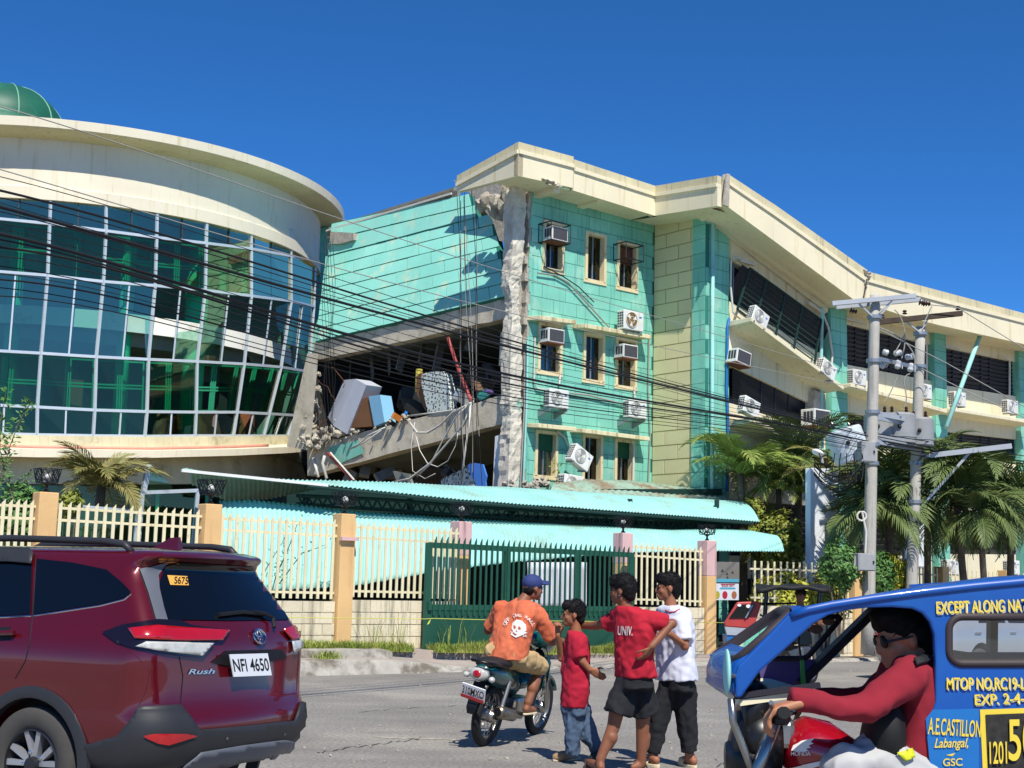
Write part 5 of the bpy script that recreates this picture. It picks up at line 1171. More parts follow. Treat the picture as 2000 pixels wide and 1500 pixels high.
# ------------------------------------------------------------------ cables along the street
WFm = Frame(b1, D, N); _dc = Vector((.53, .848, 0)).normalized(); WFc = Frame(b1, _dc, Vector((_dc.y, -_dc.x, 0)))
LV = [(372, 564, 660, 742, 846, .019), (386, 573, 667, 746, 849, .009), (404, 589, 674, 749, 852, .026), (413, 597, 682, 753, 856, .009), (457, 648, 729, 786, 862, .028), (468, 656, 736, 790, 864, .014), (483, 664, 747, 798, 868, .019), (500, 673, 752, 801, 872, .008),
      (520, 684, 758, 806, 874, .008), (546, 700, 772, 815, 878, .014), (562, 712, 780, 822, 882, .008), (396, 581, 671, 756, 858, .006), (436, 615, 703, 772, 866, .006), (446, 634, 716, 779, 868, .006), (578, 722, 790, 829, 884, .009), (345, 545, 648, 736, 840, .007), (535, 692, 765, 811, 876, .006)]
def smooth_path(xs, ys, n=40):
    c = np.polyfit(xs, ys, 4 if len(xs) > 4 else len(xs)-1); X = np.linspace(xs[0], xs[-1], n); return [(float(a), float(np.polyval(c, a))) for a in X]
ORD = ['topmost', 'second', 'third', 'fourth', 'fifth', 'sixth', 'seventh', 'eighth', 'ninth', 'tenth', 'eleventh', 'twelfth', 'thirteenth', 'fourteenth', 'fifteenth', 'sixteenth', 'lowest']
for k, (a, b, c, d_, e, r) in enumerate(LV):
    pts = smooth_path([0, 660, 980, 1280, 1695], [a, b, c, d_, e]); sl0 = pts[1][1]-pts[0][1]; pts = [(-120, pts[0][1]-sl0*2.9)]+pts
    off = ((k*7) % 5-2)*.09
    o = MB().tube([WFc.w(x, y, off) for x, y in pts], r*.6, 6).build('power_cable', M['cable'], smooth=True)
    rk = sorted(q_[0] for q_ in LV).index(a); tag(o, ORD[rk]+' black cable from the top at the left picture edge, '+('thick' if r > .017 else 'thin')+', running to the poles', 'cable', 'black overhead cables crossing the facades')
for k, (xs, ys, lb) in enumerate((([0, 300, 617, 905, 1180, 1425, 1640], [208, 303, 411, 506, 590, 660, 725], 'topmost thin grey wire crossing the round roof rim and tilted wall'), ([0, 205, 488, 640, 905, 1105, 1230, 1480, 1690], [330, 394, 473, 517, 591, 637, 665, 717, 762], 'second thin grey wire crossing the upper curtain wall'))):
    pts = smooth_path(xs, ys); o = MB().tube([WFc.w(x, y, -.4) for x, y in [(-100, ys[0]-30)]+pts], .006, 5).build('overhead_wire', M['greycable'], smooth=True); tag(o, lb, 'wire')
RW_ = [((1700, 845), (1850, 868), (2100, 905)), ((1700, 850), (1850, 880), (2100, 930)), ((1705, 858), (1850, 884), (2100, 918)), ((1705, 864), (1880, 892), (2100, 950)), ((1700, 868), (1860, 890), (2100, 905)), ((1695, 874), (1850, 902), (2100, 985))]
for k, q in enumerate(RW_):
    pts = smooth_path([a for a, _ in q], [b for _, b in q], 16); o = MB().tube([WFm.w(x, y, .1-.05*k) for x, y in pts], .012, 5).build('power_cable', M['cable'], smooth=True); tag(o, ['third', 'fourth', 'second', 'fifth', 'topmost', 'lowest'][k]+' black cable at the right picture edge, leaving the transformer platform', 'cable', 'black cables right of the poles')
for k, (q, lb) in enumerate(((((1805, 594), (1871, 601), (1885, 610), (2100, 742)), 'thin wire from the crossarm ends running off to the right'), (((1800, 720), (1900, 770), (2100, 860)), 'thin wire leaving the middle of the farther pole to the right'), (((1710, 640), (1850, 710), (2100, 850)), 'long thin wire slanting down behind the farther pole'))):
    o = MB().tube([pt(x, y, 32.6) for x, y in q], .012, 5).build('overhead_wire', M['greycable']); tag(o, lb, 'wire')
lp = thing('jumper_cables', pt(1750, 660, 32), 'looped grey jumper cables between the crossarms and fuses', 'cables')
for q in (((1747, 605), (1760, 622), (1767, 650), (1766, 680), (1761, 700)), ((1717, 640), (1750, 655), (1778, 680), (1787, 712)), ((1820, 598), (1812, 615), (1803, 635)), ((1752, 735), (1740, 765), (1727, 785)), ((1777, 730), (1766, 745), (1770, 770), (1766, 795)), ((1766, 655), (1750, 685), (1745, 690))):
    pts = smooth_path(list(range(len(q))), [y for _, y in q], 12); xs = smooth_path(list(range(len(q))), [x for x, _ in q], 12); MB().tube([pt(a[1], b[1], 31.8) for a, b in zip(xs, pts)], .014, 5).build('jumper', M['greycable'], lp)
tg = thing('cable_tangle', pt(1640, 920, 31), 'black tangle of slack cables hanging left of the nearer pole', 'cables')
for k in range(9):
    y0 = 895+k*4; pts = smooth_path([1590, 1640, 1690], [y0+random.uniform(-4, 4), y0+25+random.uniform(-8, 18), y0-5], 14); MB().tube([WFm.w(x, y, .3-.05*k) for x, y in pts], .012, 5).build('cable', M['cable'], tg)
for k in range(7):
    x = 1600+k*14; MB().tube([WFm.w(x+3*math.sin(j+k), 885+j*14, .3) for j in range(5)], .012, 5).build('cable', M['cable'], tg)
# ================================================================== panels and posters behind the fence
M['palepanel'] = mat('pale_grey_panel', L(222, 226, 230), .6, .06, 1, streak=(L(170, 178, 186), .2))
pp = thing('pale_panel', FF.w(1610, 1100, -1.6), 'tall pale grey blank panel standing behind the picket fence', 'panel')
MB().prism([FF.w(x, y, -1.2) for x, y in ((1583, 914), (1638, 916), (1634, 1180), (1583, 1180))], -N*.16).build('board', M['palepanel'], pp, bevel=.01)
pp = thing('white_signboard', FF.w(1795, 1110, -2.6), 'white blank board in a grey frame behind the farther pole', 'signboard')
MB().prism([FF.w(x, y, -2.6) for x, y in ((1772, 968), (1820, 972), (1812, 1106), (1766, 1104))], -N*.06).build('board', M['palepanel'], pp)
A = [FF.w(x, y, -2.58) for x, y in ((1770, 965), (1823, 969), (1815, 1109), (1764, 1107))]
for k in range(4): MB().bar(A[k], A[(k+1) % 4], .06, .06).build('frame_bar', M['boxg'], pp)
for x in (1773, 1808): MB().bar(FF.w(x, 1105, -2.65), FF.w(x, 1190, -2.65), .06, .06).build('leg', M['boxg'], pp)
_fc = {}
def text(body, m, P0, xdir, ydir, width, height, parent, name='lettering', proj=None, shear=0.):
    """flat lettering fitted into width x height with its lower left corner at P0"""
    cu = bpy.data.curves.new('t', 'FONT'); cu.body = body; cu.size = 1; cu.shear = shear; cu.offset = .012; ob = bpy.data.objects.new('t', cu); COL.objects.link(ob)
    bpy.context.view_layer.update(); me = evalmesh(ob); bpy.data.objects.remove(ob)
    xs = [v.co.x for v in me.vertices]; ys = [v.co.y for v in me.vertices]; x0, x1, y0, y1 = min(xs), max(xs), min(ys), max(ys); nrm = xdir.cross(ydir).normalized()
    for v in me.vertices:
        p = P0+xdir*((v.co.x-x0)/(x1-x0)*width)+ydir*((v.co.y-y0)/(y1-y0)*height); v.co = proj(p) if proj else p+nrm*.004
    me.materials.clear(); me.materials.append(m); o = bpy.data.objects.new(name, me); return reg(o, parent)
M['posterw'] = mat('poster_white', L(206, 212, 220), .6, .04); M['posterg'] = mat('poster_grey', L(120, 116, 110), .7, .12, 3); M['pred'] = mat('poster_red', L(170, 40, 56), .6, .05); M['pyel'] = mat('poster_olive', L(170, 160, 50), .6, .05); M['pbrn'] = mat('poster_brown', L(160, 100, 70), .6, .05); M['pcyan'] = mat('poster_blue', L(80, 160, 186), .6, .05)
po = thing('banner', FF.w(1420, 1118, -.6), 'grey printed banner with a blue foot hanging beside the pink pillar', 'banner'); PT = -.6
MB().prism([FF.w(x, y, PT) for x, y in ((1395, 1097), (1444, 1098), (1444, 1138), (1395, 1138))], -N*.02).build('sheet', M['posterg'], po); MB().prism([FF.w(x, y, PT+.006) for x, y in ((1396, 1130), (1443, 1131), (1443, 1137), (1396, 1137))], -N*.004).build('blue_foot', M['pcyan'], po)
for (x, y, s_) in ((1411, 1114, 3), (1420, 1120, 2.4), (1431, 1117, 2.6), (1421, 1127, 2.4)): MB().prism([FF.w(x-s_, y+s_, PT+.006), FF.w(x+s_, y+s_, PT+.006), FF.w(x, y-s_, PT+.006)], -N*.004).build('print_mark', M['acdark'], po)
pq = thing('poster', FF.w(1418, 1155, -.6), 'white poster with red heading and three coloured discs below the grey banner', 'poster')
MB().prism([FF.w(x, y, PT) for x, y in ((1395, 1139.5), (1443, 1140), (1443, 1172), (1395, 1172))], -N*.02).build('sheet', M['posterw'], pq)
xd = (FF.w(1435, 1145, PT)-FF.w(1405, 1145, PT)).normalized(); px1 = (FF.w(1434, 1145, PT)-FF.w(1409, 1145, PT)).length
text('BALIK ART!', M['pred'], FF.w(1410, 1146, PT+.006), xd, Z, px1*.95, .05, pq); MB().prism([FF.w(x, y, PT+.006) for x, y in ((1408, 1140.4), (1436, 1140.6), (1436, 1142), (1408, 1142))], -N*.003).build('print_line', M['pred'], pq)
MB().prism([FF.w(x, y, PT+.006) for x, y in ((1407, 1147.5), (1436, 1147.5), (1437, 1149), (1436, 1150.5), (1407, 1150.5), (1406, 1149))], -N*.003).build('print_line', M['pcyan'], pq)
for x, y, m in ((1401, 1162, 'pyel'), (1416, 1162, 'pred'), (1434, 1162, 'pbrn')):
    c = FF.w(x, y, PT+.006); MB().prism([c+(xd*math.cos(a)+Z*math.sin(a))*.085 for a in [k*.35 for k in range(18)]], -N*.003).build('print_disc', M[m], pq)
# ================================================================== plants
def leafmat(name, c, h): return mat(name, c, .55, .3, 2.5, hue=(h, .25, 3), spec=.3)
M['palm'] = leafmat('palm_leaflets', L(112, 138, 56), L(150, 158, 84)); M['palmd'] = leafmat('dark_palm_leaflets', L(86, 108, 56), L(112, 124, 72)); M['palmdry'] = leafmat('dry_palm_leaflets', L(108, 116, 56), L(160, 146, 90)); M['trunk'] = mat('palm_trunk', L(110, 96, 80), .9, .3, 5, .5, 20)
M['shrub'] = leafmat('shrub_leaves', L(118, 138, 54), L(150, 146, 66)); M['shrubg'] = leafmat('green_leaves', L(70, 112, 50), L(96, 134, 70)); M['croton'] = leafmat('yellow_leaves', L(196, 186, 66), L(150, 160, 60))
def frond_mesh(L_, droop, leaf, n, seed, m, vee=.5):
    rg = random.Random(seed); b = MB(); P = []; ang_ = 0; p = Vector((0, 0, 0))
    for k in range(n+1):
        P.append(p.copy()); a = -droop*(k/n)**1.5; p = p+Vector((math.cos(a), 0, math.sin(a)))*(L_/n)
    b.tube(P, [.018*L_*(1-.8*k/n) for k in range(n+1)], 5)
    for k in range(2, n+1):
        t = (P[k]-P[k-1]).normalized(); u = k/n; ll = leaf*math.sin(math.pi*min(1, .25+.78*u))**.7*rg.uniform(.8, 1.1)
        for s in (-1, 1):
            for q in (0, .5):
                o = P[k-1].lerp(P[k], q); sd = Vector((0, s, 0)); up_ = t.cross(sd)*-s if False else Vector((-t.z, 0, t.x))
                d_ = (sd*(1-.3*u)+t*(.55+.5*u)+up_*(vee*.4)).normalized(); d2 = (d_-Z*rg.uniform(.35, .95)).normalized(); w = .03*L_*rg.uniform(.8, 1.2); wd = t*w*.5
                m1 = o+d_*ll*.5; e = m1+d2*ll*.55
                i = len(b.v); b.v += [o-wd*.4, o+wd*.4, m1+wd, m1-wd, e]; b.f += [(i, i+1, i+2, i+3), (i+3, i+2, i+4)]
    me = b.mesh('frond'); me.materials.append(m); return me
def palm(base, crown, nf, L_, m, label, seed, tr=.09, droop=(1.0, 2.2), up=(.1, 1.3), leaf=.34, trunk=True, nk=16):
    rg = random.Random(seed); t = thing('palm_tree', base, label, 'palm', 'palms in the yard')
    if trunk:
        pts = [base.lerp(crown, k/8)+Vector((noise.noise(Vector((k*.3, seed, 0)))*.06, 0, 0)) for k in range(9)]; MB().tube(pts, [tr*(1.15-.25*k/8) for k in range(9)], 10).build('trunk', M['trunk'], t, smooth=True)
    ms = [frond_mesh(L_, rg.uniform(*droop), leaf*L_, nk, seed*10+k, m) for k in range(4)]
    for k in range(nf):
        az = 2*math.pi*k/nf*1.0+rg.uniform(-.25, .25)+(k % 3)*.4; e = up[0]+(up[1]-up[0])*rg.random()
        inst(ms[k % 4], 'frond', t, Matrix.Translation(crown) @ Matrix.Rotation(az, 4, 'Z') @ Matrix.Rotation(-e, 4, 'Y') @ Matrix.Rotation(rg.uniform(-.4, .4), 4, 'X') @ Matrix.Scale(rg.uniform(.8, 1.12), 4))
    return t
def bz(p, z=.2): return Vector((p.x, p.y, z))
c = pt(196, 950, 26.5); palm(bz(pt(190, 1100, 26.5)), c, 20, 1.4, M['palmdry'], 'small palm with yellowing fronds behind the left picket fence', 1, .1, up=(.0, 1.25), leaf=.42)
c = pt(1448, 925, 36.2); palm(bz(pt(1455, 1100, 36.2)), c, 20, 1.95, M['palm'], 'sunlit palm against the teal corner pier', 2, .1, up=(.25, 1.35), leaf=.36)
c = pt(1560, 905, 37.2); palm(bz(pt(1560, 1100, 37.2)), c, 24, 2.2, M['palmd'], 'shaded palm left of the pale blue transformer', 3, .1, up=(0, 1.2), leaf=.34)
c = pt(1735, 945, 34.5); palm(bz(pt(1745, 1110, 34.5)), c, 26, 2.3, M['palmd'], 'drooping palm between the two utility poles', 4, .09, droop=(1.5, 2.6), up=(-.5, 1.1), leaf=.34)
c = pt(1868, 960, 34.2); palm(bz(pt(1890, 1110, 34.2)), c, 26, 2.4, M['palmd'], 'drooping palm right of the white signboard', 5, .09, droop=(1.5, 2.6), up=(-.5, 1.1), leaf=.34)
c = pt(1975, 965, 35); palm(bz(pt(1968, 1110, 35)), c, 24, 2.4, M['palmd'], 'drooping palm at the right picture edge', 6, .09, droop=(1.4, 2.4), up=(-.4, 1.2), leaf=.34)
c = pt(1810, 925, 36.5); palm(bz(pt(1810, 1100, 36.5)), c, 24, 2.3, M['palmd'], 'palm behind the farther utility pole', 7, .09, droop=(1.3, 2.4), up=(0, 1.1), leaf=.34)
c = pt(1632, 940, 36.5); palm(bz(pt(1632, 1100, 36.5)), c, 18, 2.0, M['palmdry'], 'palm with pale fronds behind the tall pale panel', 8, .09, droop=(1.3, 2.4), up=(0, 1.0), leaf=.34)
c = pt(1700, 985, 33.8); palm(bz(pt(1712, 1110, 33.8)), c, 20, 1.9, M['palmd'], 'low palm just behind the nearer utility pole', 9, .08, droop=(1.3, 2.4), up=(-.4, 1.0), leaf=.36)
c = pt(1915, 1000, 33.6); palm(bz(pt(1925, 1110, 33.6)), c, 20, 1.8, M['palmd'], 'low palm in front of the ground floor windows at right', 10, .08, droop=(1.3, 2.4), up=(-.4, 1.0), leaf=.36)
c = pt(1522, 955, 36.8); palm(bz(pt(1520, 1100, 36.8)), c, 18, 1.6, M['palm'], 'bright palm right of the sunlit palm, above the olive shrub', 11, .08, droop=(1.2, 2.3), up=(-.2, 1.2), leaf=.36)
def shrub(c, r, n, m, label, seed, leaf=.07, cat='shrub', lump=.35, name='shrub'):
    rg = random.Random(seed); t = thing(name, (c.x, c.y, .2), label, cat); b = MB(); made = 0
    while made < n:
        v = Vector((rg.uniform(-1, 1), rg.uniform(-1, 1), rg.uniform(-1, 1)))
        l = v.length
        if l > 1 or l < .35: continue
        if l > .62+lump*noise.noise(v*2.6+Vector((seed, 0, 0)))+.18: continue
        p = c+Vector((v.x*r[0], v.y*r[1], v.z*r[2])); nn_ = (v.normalized()+Vector((rg.gauss(0, .5), rg.gauss(0, .5), rg.gauss(.3, .5)))).normalized(); u = nn_.orthogonal().normalized(); w = nn_.cross(u); a = rg.uniform(0, 6.28); x = u*math.cos(a)+w*math.sin(a); y = nn_.cross(x); s_ = leaf*rg.uniform(.6, 1.3)
        i = len(b.v); b.v += [p-x*s_, p+y*s_*.45, p+x*s_, p-y*s_*.45]; b.f += [(i, i+1, i+2, i+3)]; made += 1
    b.build('crown', m, t)
    for k in range(5):
        a = rg.uniform(0, 6.28); MB().tube([Vector((c.x+.05*math.cos(a), c.y+.05*math.sin(a), .15)), c+Vector((math.cos(a)*r[0]*.5, math.sin(a)*r[1]*.5, r[2]*.2))], [.03, .008], 6).build('stem', M['trunk'], t)
    return t
shrub(pt(1515, 1062, 35.5), (.9, .7, 1.0), 5000, M['shrub'], 'dense olive green shrub right of the canopy tip', 1, .065)
shrub(pt(1642, 1105, 30.8), (.6, .45, .62), 3200, M['shrubg'], 'round green shrub in front of the tall pale panel foot', 2, .05)
shrub(pt(1714, 1125, 33), (.5, .4, .75), 2000, M['shrubg'], 'green shrub just right of the nearer pole', 3, .06)
shrub(pt(1748, 1125, 33.4), (.5, .4, .6), 1900, M['croton'], 'yellow leaved shrub behind the fence between the poles', 4, .075)
shrub(pt(1530, 1170, 31.5), (.9, .4, .65), 3000, M['croton'], 'yellow green shrub behind the pickets of the red tricycle', 5, .07)
shrub(pt(1610, 1170, 32), (.7, .4, .65), 2400, M['shrub'], 'olive shrub behind the pickets left of the ochre pillar', 6, .06)
shrub(pt(45, 1010, 25), (.6, .5, .75), 2800, M['shrubg'], 'dark leafy bush at the left edge behind the fence', 7, .06)
shrub(pt(140, 985, 25), (.26, .25, .3), 900, M['shrub'], 'feathery yellow green plant beside the left pillar', 8, .05)
shrub(pt(1470, 990, 36), (.4, .4, .3), 700, M['shrub'], 'small reddish bush at the palm foot above the canopy end', 9, .06)
def branch(pts, leaf, n, m, label, seed, name='climbing_branch', side=.1):
    rg = random.Random(seed); t = thing(name, pts[0], label, 'branch'); MB().tube(pts, [.012*(1-.7*k/(len(pts)-1)) for k in range(len(pts))], 5).build('stem', M['trunk'], t); b = MB()
    for k in range(n):
        u = rg.random()*(len(pts)-1); i = int(u); p = pts[i].lerp(pts[min(i+1, len(pts)-1)], u-i); x = Vector((rg.gauss(0, 1), rg.gauss(0, .6), rg.gauss(.2, .6))).normalized(); y = x.orthogonal().normalized(); s_ = leaf*rg.uniform(.7, 1.2); q = len(b.v); p = p+x*rg.uniform(0, side)
        b.v += [p, p+x*s_+y*s_*.4, p+x*s_*2, p+x*s_-y*s_*.4]; b.f += [(q, q+1, q+2, q+3)]
    b.build('leaves', m, t); return t
branch([pt(x, y, 23) for x, y in ((30, 985), (10, 930), (0, 880), (0, 830), (12, 765))], .05, 150, M['shrubg'], 'tall leafy shoot at the left picture edge', 11)
branch([pt(x, y, 23) for x, y in ((-10, 960), (8, 910), (20, 870), (35, 830), (50, 800), (62, 786))], .045, 150, M['shrubg'], 'leafy shoot with reddish tip curving over the tile band', 12)
branch([pt(x, y, 23.6) for x, y in ((0, 985), (30, 955), (62, 925))], .04, 90, M['shrubg'], 'short leafy shoot reaching the leftmost cage lamp', 13)
for k, (q, lb) in enumerate((([(505, 1150), (520, 1110), (545, 1070), (560, 1045)], 'thin climbing stem behind the second picket section'), ([(545, 1140), (590, 1080), (620, 1070), (640, 1062)], 'climbing shoot reaching right behind the pickets'), ([(540, 1120), (560, 1080), (580, 1025), (600, 1020)], 'climbing shoot with high leaves behind the pickets'), ([(530, 1160), (540, 1120), (552, 1100)], 'low leafy climber behind the pickets beside the red car'))):
    branch([FF.w(x, y, -.2) for x, y in q], .03, 34, M['shrubg'], lb, 20+k, side=.16)
branch([F4.w(x, y, .5) for x, y in ((1085, 955), (1090, 920), (1092, 905))], .07, 30, M['shrub'], 'small plant sprouting beside the crooked air conditioner', 31, 'wall_plant', .2)
# ================================================================== helpers: shapes traced onto a curved body
class Skin:
    def __init__(s, objs):
        vs, fs = [], []
        for o in (objs if isinstance(objs, list) else [objs]):
            b = len(vs); m = WM[o.name]; vs += [m @ v.co for v in o.data.vertices]; fs += [tuple(b+i for i in p.vertices) for p in o.data.polygons]
        s.t = BVHTree.FromPolygons(vs, fs)
    def hit(s, px, py):
        r = ray(px, py); h = s.t.ray_cast(CAM, r)
        if h[0] is None: return None, None
        n = h[1].normalized(); return h[0], (n if n.dot(r) < 0 else -n)
    def patch(s, poly, name, m, parent, off=.006, step=9, th=0, mirror=None):
        """closed photo outline laid on the body as a thin skin"""
        pts = []
        for (a, b), (c, d_) in zip(poly, poly[1:]+poly[:1]):
            n = max(1, int(math.hypot(c-a, d_-b)/step)); pts += [(a+(c-a)*k/n, b+(d_-b)*k/n) for k in range(n)]
        nb = len(pts); P2 = [Vector(p) for p in pts]
        xs = [p[0] for p in pts]; ys = [p[1] for p in pts]; inner = []
        x = min(xs)+step*.5
        def inside(x, y):
            c = False; j = nb-1
            for i in range(nb):
                if (ys[i] > y) != (ys[j] > y) and x < (xs[j]-xs[i])*(y-ys[i])/(ys[j]-ys[i])+xs[i]: c = not c
                j = i
            return c
        while x < max(xs):
            y = min(ys)+step*.5
            while y < max(ys):
                if inside(x, y) and min((Vector((x, y))-p).length for p in P2) > step*.35: inner.append(Vector((x, y)))
                y += step
            x += step
        r = delaunay_2d_cdt(P2+inner, [(i, (i+1) % nb) for i in range(nb)], [], 1, 1e-4)
        V = []; ok = []
        for v in r[0]:
            h, n = s.hit(v.x, v.y); V.append(h+n*off if h is not None else None)
        fs = [tuple(f) for f in r[2] if all(V[i] is not None for i in f)]
        used = sorted({i for f in fs for i in f}); mp = {i: k for k, i in enumerate(used)}
        b = MB(); b.v = [V[i] for i in used]; b.f = [tuple(mp[i] for i in f) for f in fs]
        outs = [b]
        if mirror is not None:
            c = MB(); c.v = [mirror(v) for v in b.v]; c.f = [f[::-1] for f in b.f]; outs.append(c)
        res = []
        for q in outs:
            o = q.build(name, m, parent, smooth=True)
            if th: mo = o.modifiers.new('s', 'SOLIDIFY'); mo.thickness = th; mo.offset = 0
            res.append(o)
        return res[0]
    def line(s, pxs, r, name, m, parent, off=0., step=8):
        P = []
        for (a, b), (c, d_) in zip(pxs, pxs[1:]):
            n = max(1, int(math.hypot(c-a, d_-b)/step))
            for k in range(n+1):
                h, nn_ = s.hit(a+(c-a)*k/n, b+(d_-b)*k/n)
                if h is not None: P.append(h+nn_*off)
        if len(P) > 1: return MB().tube(P, r, 5).build(name, m, parent)
    def text(s, body, px, py, w, h, m, parent, ang=0., off=.008, name='lettering', shear=0.):
        """lettering with its lower left corner at a photo point, w x h photo pixels"""
        cu = bpy.data.curves.new('t', 'FONT'); cu.body = body; cu.shear = shear; cu.offset = .012; ob = bpy.data.objects.new('t', cu); COL.objects.link(ob); bpy.context.view_layer.update(); me = evalmesh(ob); bpy.data.objects.remove(ob)
        xs = [v.co.x for v in me.vertices]; ys = [v.co.y for v in me.vertices]; x0, x1, y0, y1 = min(xs), max(xs), min(ys), max(ys); ca, sa = math.cos(ang), math.sin(ang); last = Vector((0, 0, 0))
        for v in me.vertices:
            a, b = (v.co.x-x0)/(x1-x0)*w, (v.co.y-y0)/(y1-y0)*h; hh, n = s.hit(px+a*ca-b*sa, py-a*sa-b*ca)
            if hh is not None: last = hh+n*off
            v.co = last
        me.materials.clear(); me.materials.append(m); return reg(bpy.data.objects.new(name, me), parent)
# ================================================================== dark red SUV, seen from its left rear
M['carred'] = mat('dark_red_car_paint', L(92, 10, 22), .22, .06, 3, metal=.3, coat=1., spec=.4); M['plastic'] = mat('black_bumper_plastic', L(44, 45, 48), .5, .1, 6); M['greytrim'] = mat('grey_trim', L(92, 96, 104), .45, .08, 6)
M['tint'] = mat('tinted_window', L(8, 10, 14), .06, 0, spec=.6); M['lampred'] = mat('red_lamp_lens', L(170, 10, 22), .12, .1, 20, coat=1, spec=.6); M['lampclear'] = mat('clear_lamp_lens', L(190, 190, 182), .15, .25, 14, coat=1); M['lampblack'] = mat('smoked_lamp_housing', L(22, 10, 14), .15, 0, coat=1)
M['chrome'] = mat('chrome', L(210, 212, 215), .12, 0, metal=1.); M['alloy'] = mat('machined_alloy', L(176, 178, 182), .35, .08, 5, metal=.6); M['alloydark'] = mat('dark_alloy', L(34, 35, 38), .45, .1); M['tyre'] = mat('dusty_tyre', L(66, 64, 61), .9, .15, 10); M['platew'] = mat('plate_white', L(226, 228, 230), .4, .04); M['ink'] = mat('black_ink', L(18, 18, 20), .6, 0); M['sticker'] = mat('sticker_orange', L(214, 160, 72), .5, .05)
def shell(levels, xroof, nside=10, ncor=9, nrear=7):
    """levels: (z, half width, rear x, rear corner radius, front x, front corner radius)"""
    rows = []
    for z, w, xr, rc, xf, rf in levels:
        pts = []
        for k in range(nrear): pts.append((xf+.05*(1-(k/nrear)**2), (w-rf)*k/nrear))
        for k in range(ncor): a = k/(ncor-1)*math.pi/2; pts.append((xf-rf+rf*math.cos(a), w-rf+rf*math.sin(a)))
        x0, x1 = xf-rf, xr+rc
        for k in range(1, nside): pts.append((x0+(x1-x0)*k/nside, w+.012*math.sin(math.pi*k/nside)))
        for k in range(ncor): a = k/(ncor-1)*math.pi/2; pts.append((xr+rc-rc*math.sin(a), w-rc+rc*math.cos(a)))
        for k in range(1, nrear+1): u = 1-k/nrear; pts.append((xr-.06*(1-u*u), (w-rc)*u))
        full = [Vector((x, y, z)) for x, y in pts]+[Vector((x, -y, z)) for x, y in pts[-2:0:-1]]
        rows.append(full)
    return rows
def carbody(name, levels, m, root, arches, rad, ww, sub=1):
    rows = shell(levels, 0); o = MB().rings(rows).build(name, m, root, mat4=WM[root.name])
    if sub: q = o.modifiers.new('s', 'SUBSURF'); q.levels = sub; q.render_levels = sub
    freeze(o)
    cuts = []
    for ax in arches:
        c = MB().lathe([(rad, -1.2), (rad, 1.2)], (ax, 0, .34), Vector((0, 1, 0)), 40).build('cut', m); c.matrix_basis = WM[root.name]; cuts.append(c)
        q = o.modifiers.new('b', 'BOOLEAN'); q.operation = 'DIFFERENCE'; q.object = c; q.solver = 'EXACT'
    freeze(o)
    for c in cuts: bpy.data.objects.remove(c)
    o.data.polygons.foreach_set('use_smooth', [True]*len(o.data.polygons)); o.data.set_sharp_from_angle(angle=math.radians(34))
    return o
def alloy_wheel(root, x, y, r, rr, side, nsp=5):
    Wm = WM[root.name]; ax = Vector((0, side, 0)); w = .2
    t = MB().lathe([(rr, -w+.01), (r*.93, -w), (r, -w+.03), (r, -.03), (r*.985, -.01), (r*.93, .012), (rr+.02, .006), (rr, -.01)], (x, y, r), ax, 48, False).build('wheel', M['tyre'], root, mat4=Wm, smooth=True)
    MB().lathe([(rr+.004, -.01), (rr-.012, -.002), (rr-.02, -.05), (.16, -.12), (.01, -.12)], (x, y, r), ax, 40, False).build('rim', M['alloydark'], t, mat4=Wm, auto=40)
    for k in range(nsp):
        for dl in (-.16, .16):
            a = 2*math.pi*k/nsp+dl+.3; b = 2*math.pi*k/nsp+dl*1.6+.3
            P = lambda rad, an, yy: Vector((x+rad*math.cos(an), y+side*yy, r+rad*math.sin(an)))
            MB().prism([P(.045, a-.35, -.03), P(rr-.01, b-.11, -.012), P(rr-.01, b+.07, -.012), P(.045, a+.35, -.03)], Vector((0, -side*.04, 0))).build('spoke', M['alloy'], t, mat4=Wm)
    MB().lathe([(.05, -.03), (.045, .0), (.01, .004)], (x, y, r), ax, 20).build('hub_cap', M['alloydark'], t, mat4=Wm)
    for k in range(5): a = 1.257*k; MB().lathe([(.012, 0), (.012, .012), (.004, .014)], (x+.075*math.cos(a), y-side*.03, r+.075*math.sin(a)), ax, 8).build('wheel_nut', M['chrome'], t, mat4=Wm)
    return t
hd = math.radians(153.5); H = Vector((math.cos(hd), math.sin(hd), 0)); LFT = Vector((-H.y, H.x, 0))
hub = gnd(61, 1494, .345); org = hub-LFT*.82; org.z = 0
SM = Matrix.Translation(org) @ Matrix((H, LFT, Z)).transposed().to_4x4()
suv = thing('parked_suv', None, 'dark red SUV seen from its left rear at the left edge', 'car', m=SM)
lev = [(.27, .70, -.72, .22, 3.35, .3), (.36, .80, -.86, .24, 3.45, .35), (.46, .835, -.93, .26, 3.5, .4), (.58, .845, -.95, .26, 3.5, .4), (.66, .845, -.94, .26, 3.5, .4), (.70, .84, -.90, .25, 3.49, .4), (.82, .845, -.885, .24, 3.48, .4), (.95, .85, -.875, .22, 3.45, .4), (1.03, .845, -.87, .2, 3.38, .38), (1.10, .825, -.86, .18, 3.2, .35), (1.15, .80, -.84, .16, 2.75, .3), (1.18, .785, -.82, .16, 2.5, .28), (1.32, .735, -.73, .16, 2.2, .25), (1.46, .68, -.63, .15, 1.9, .25), (1.57, .63, -.55, .14, 1.65, .22), (1.615, .605, -.64, .12, 1.5, .2), (1.65, .575, -.66, .12, 1.4, .2), (1.675, .52, -.6, .14, 1.3, .2), (1.69, .40, -.48, .12, 1.1, .2), (1.70, .15, -.2, .05, .8, .1)]
lev = [((z if z < 1.18 else 1.18+(z-1.18)*.955),)+r for z, *r_ in lev for r in [tuple(r_)]]
body = carbody('body', lev, M['carred'], suv, (0, 2.685), .415, 1)
sk = Skin(body); SI = SM.inverted()
def mir(p): q = SI @ p; q.y = -q.y; return SM @ q
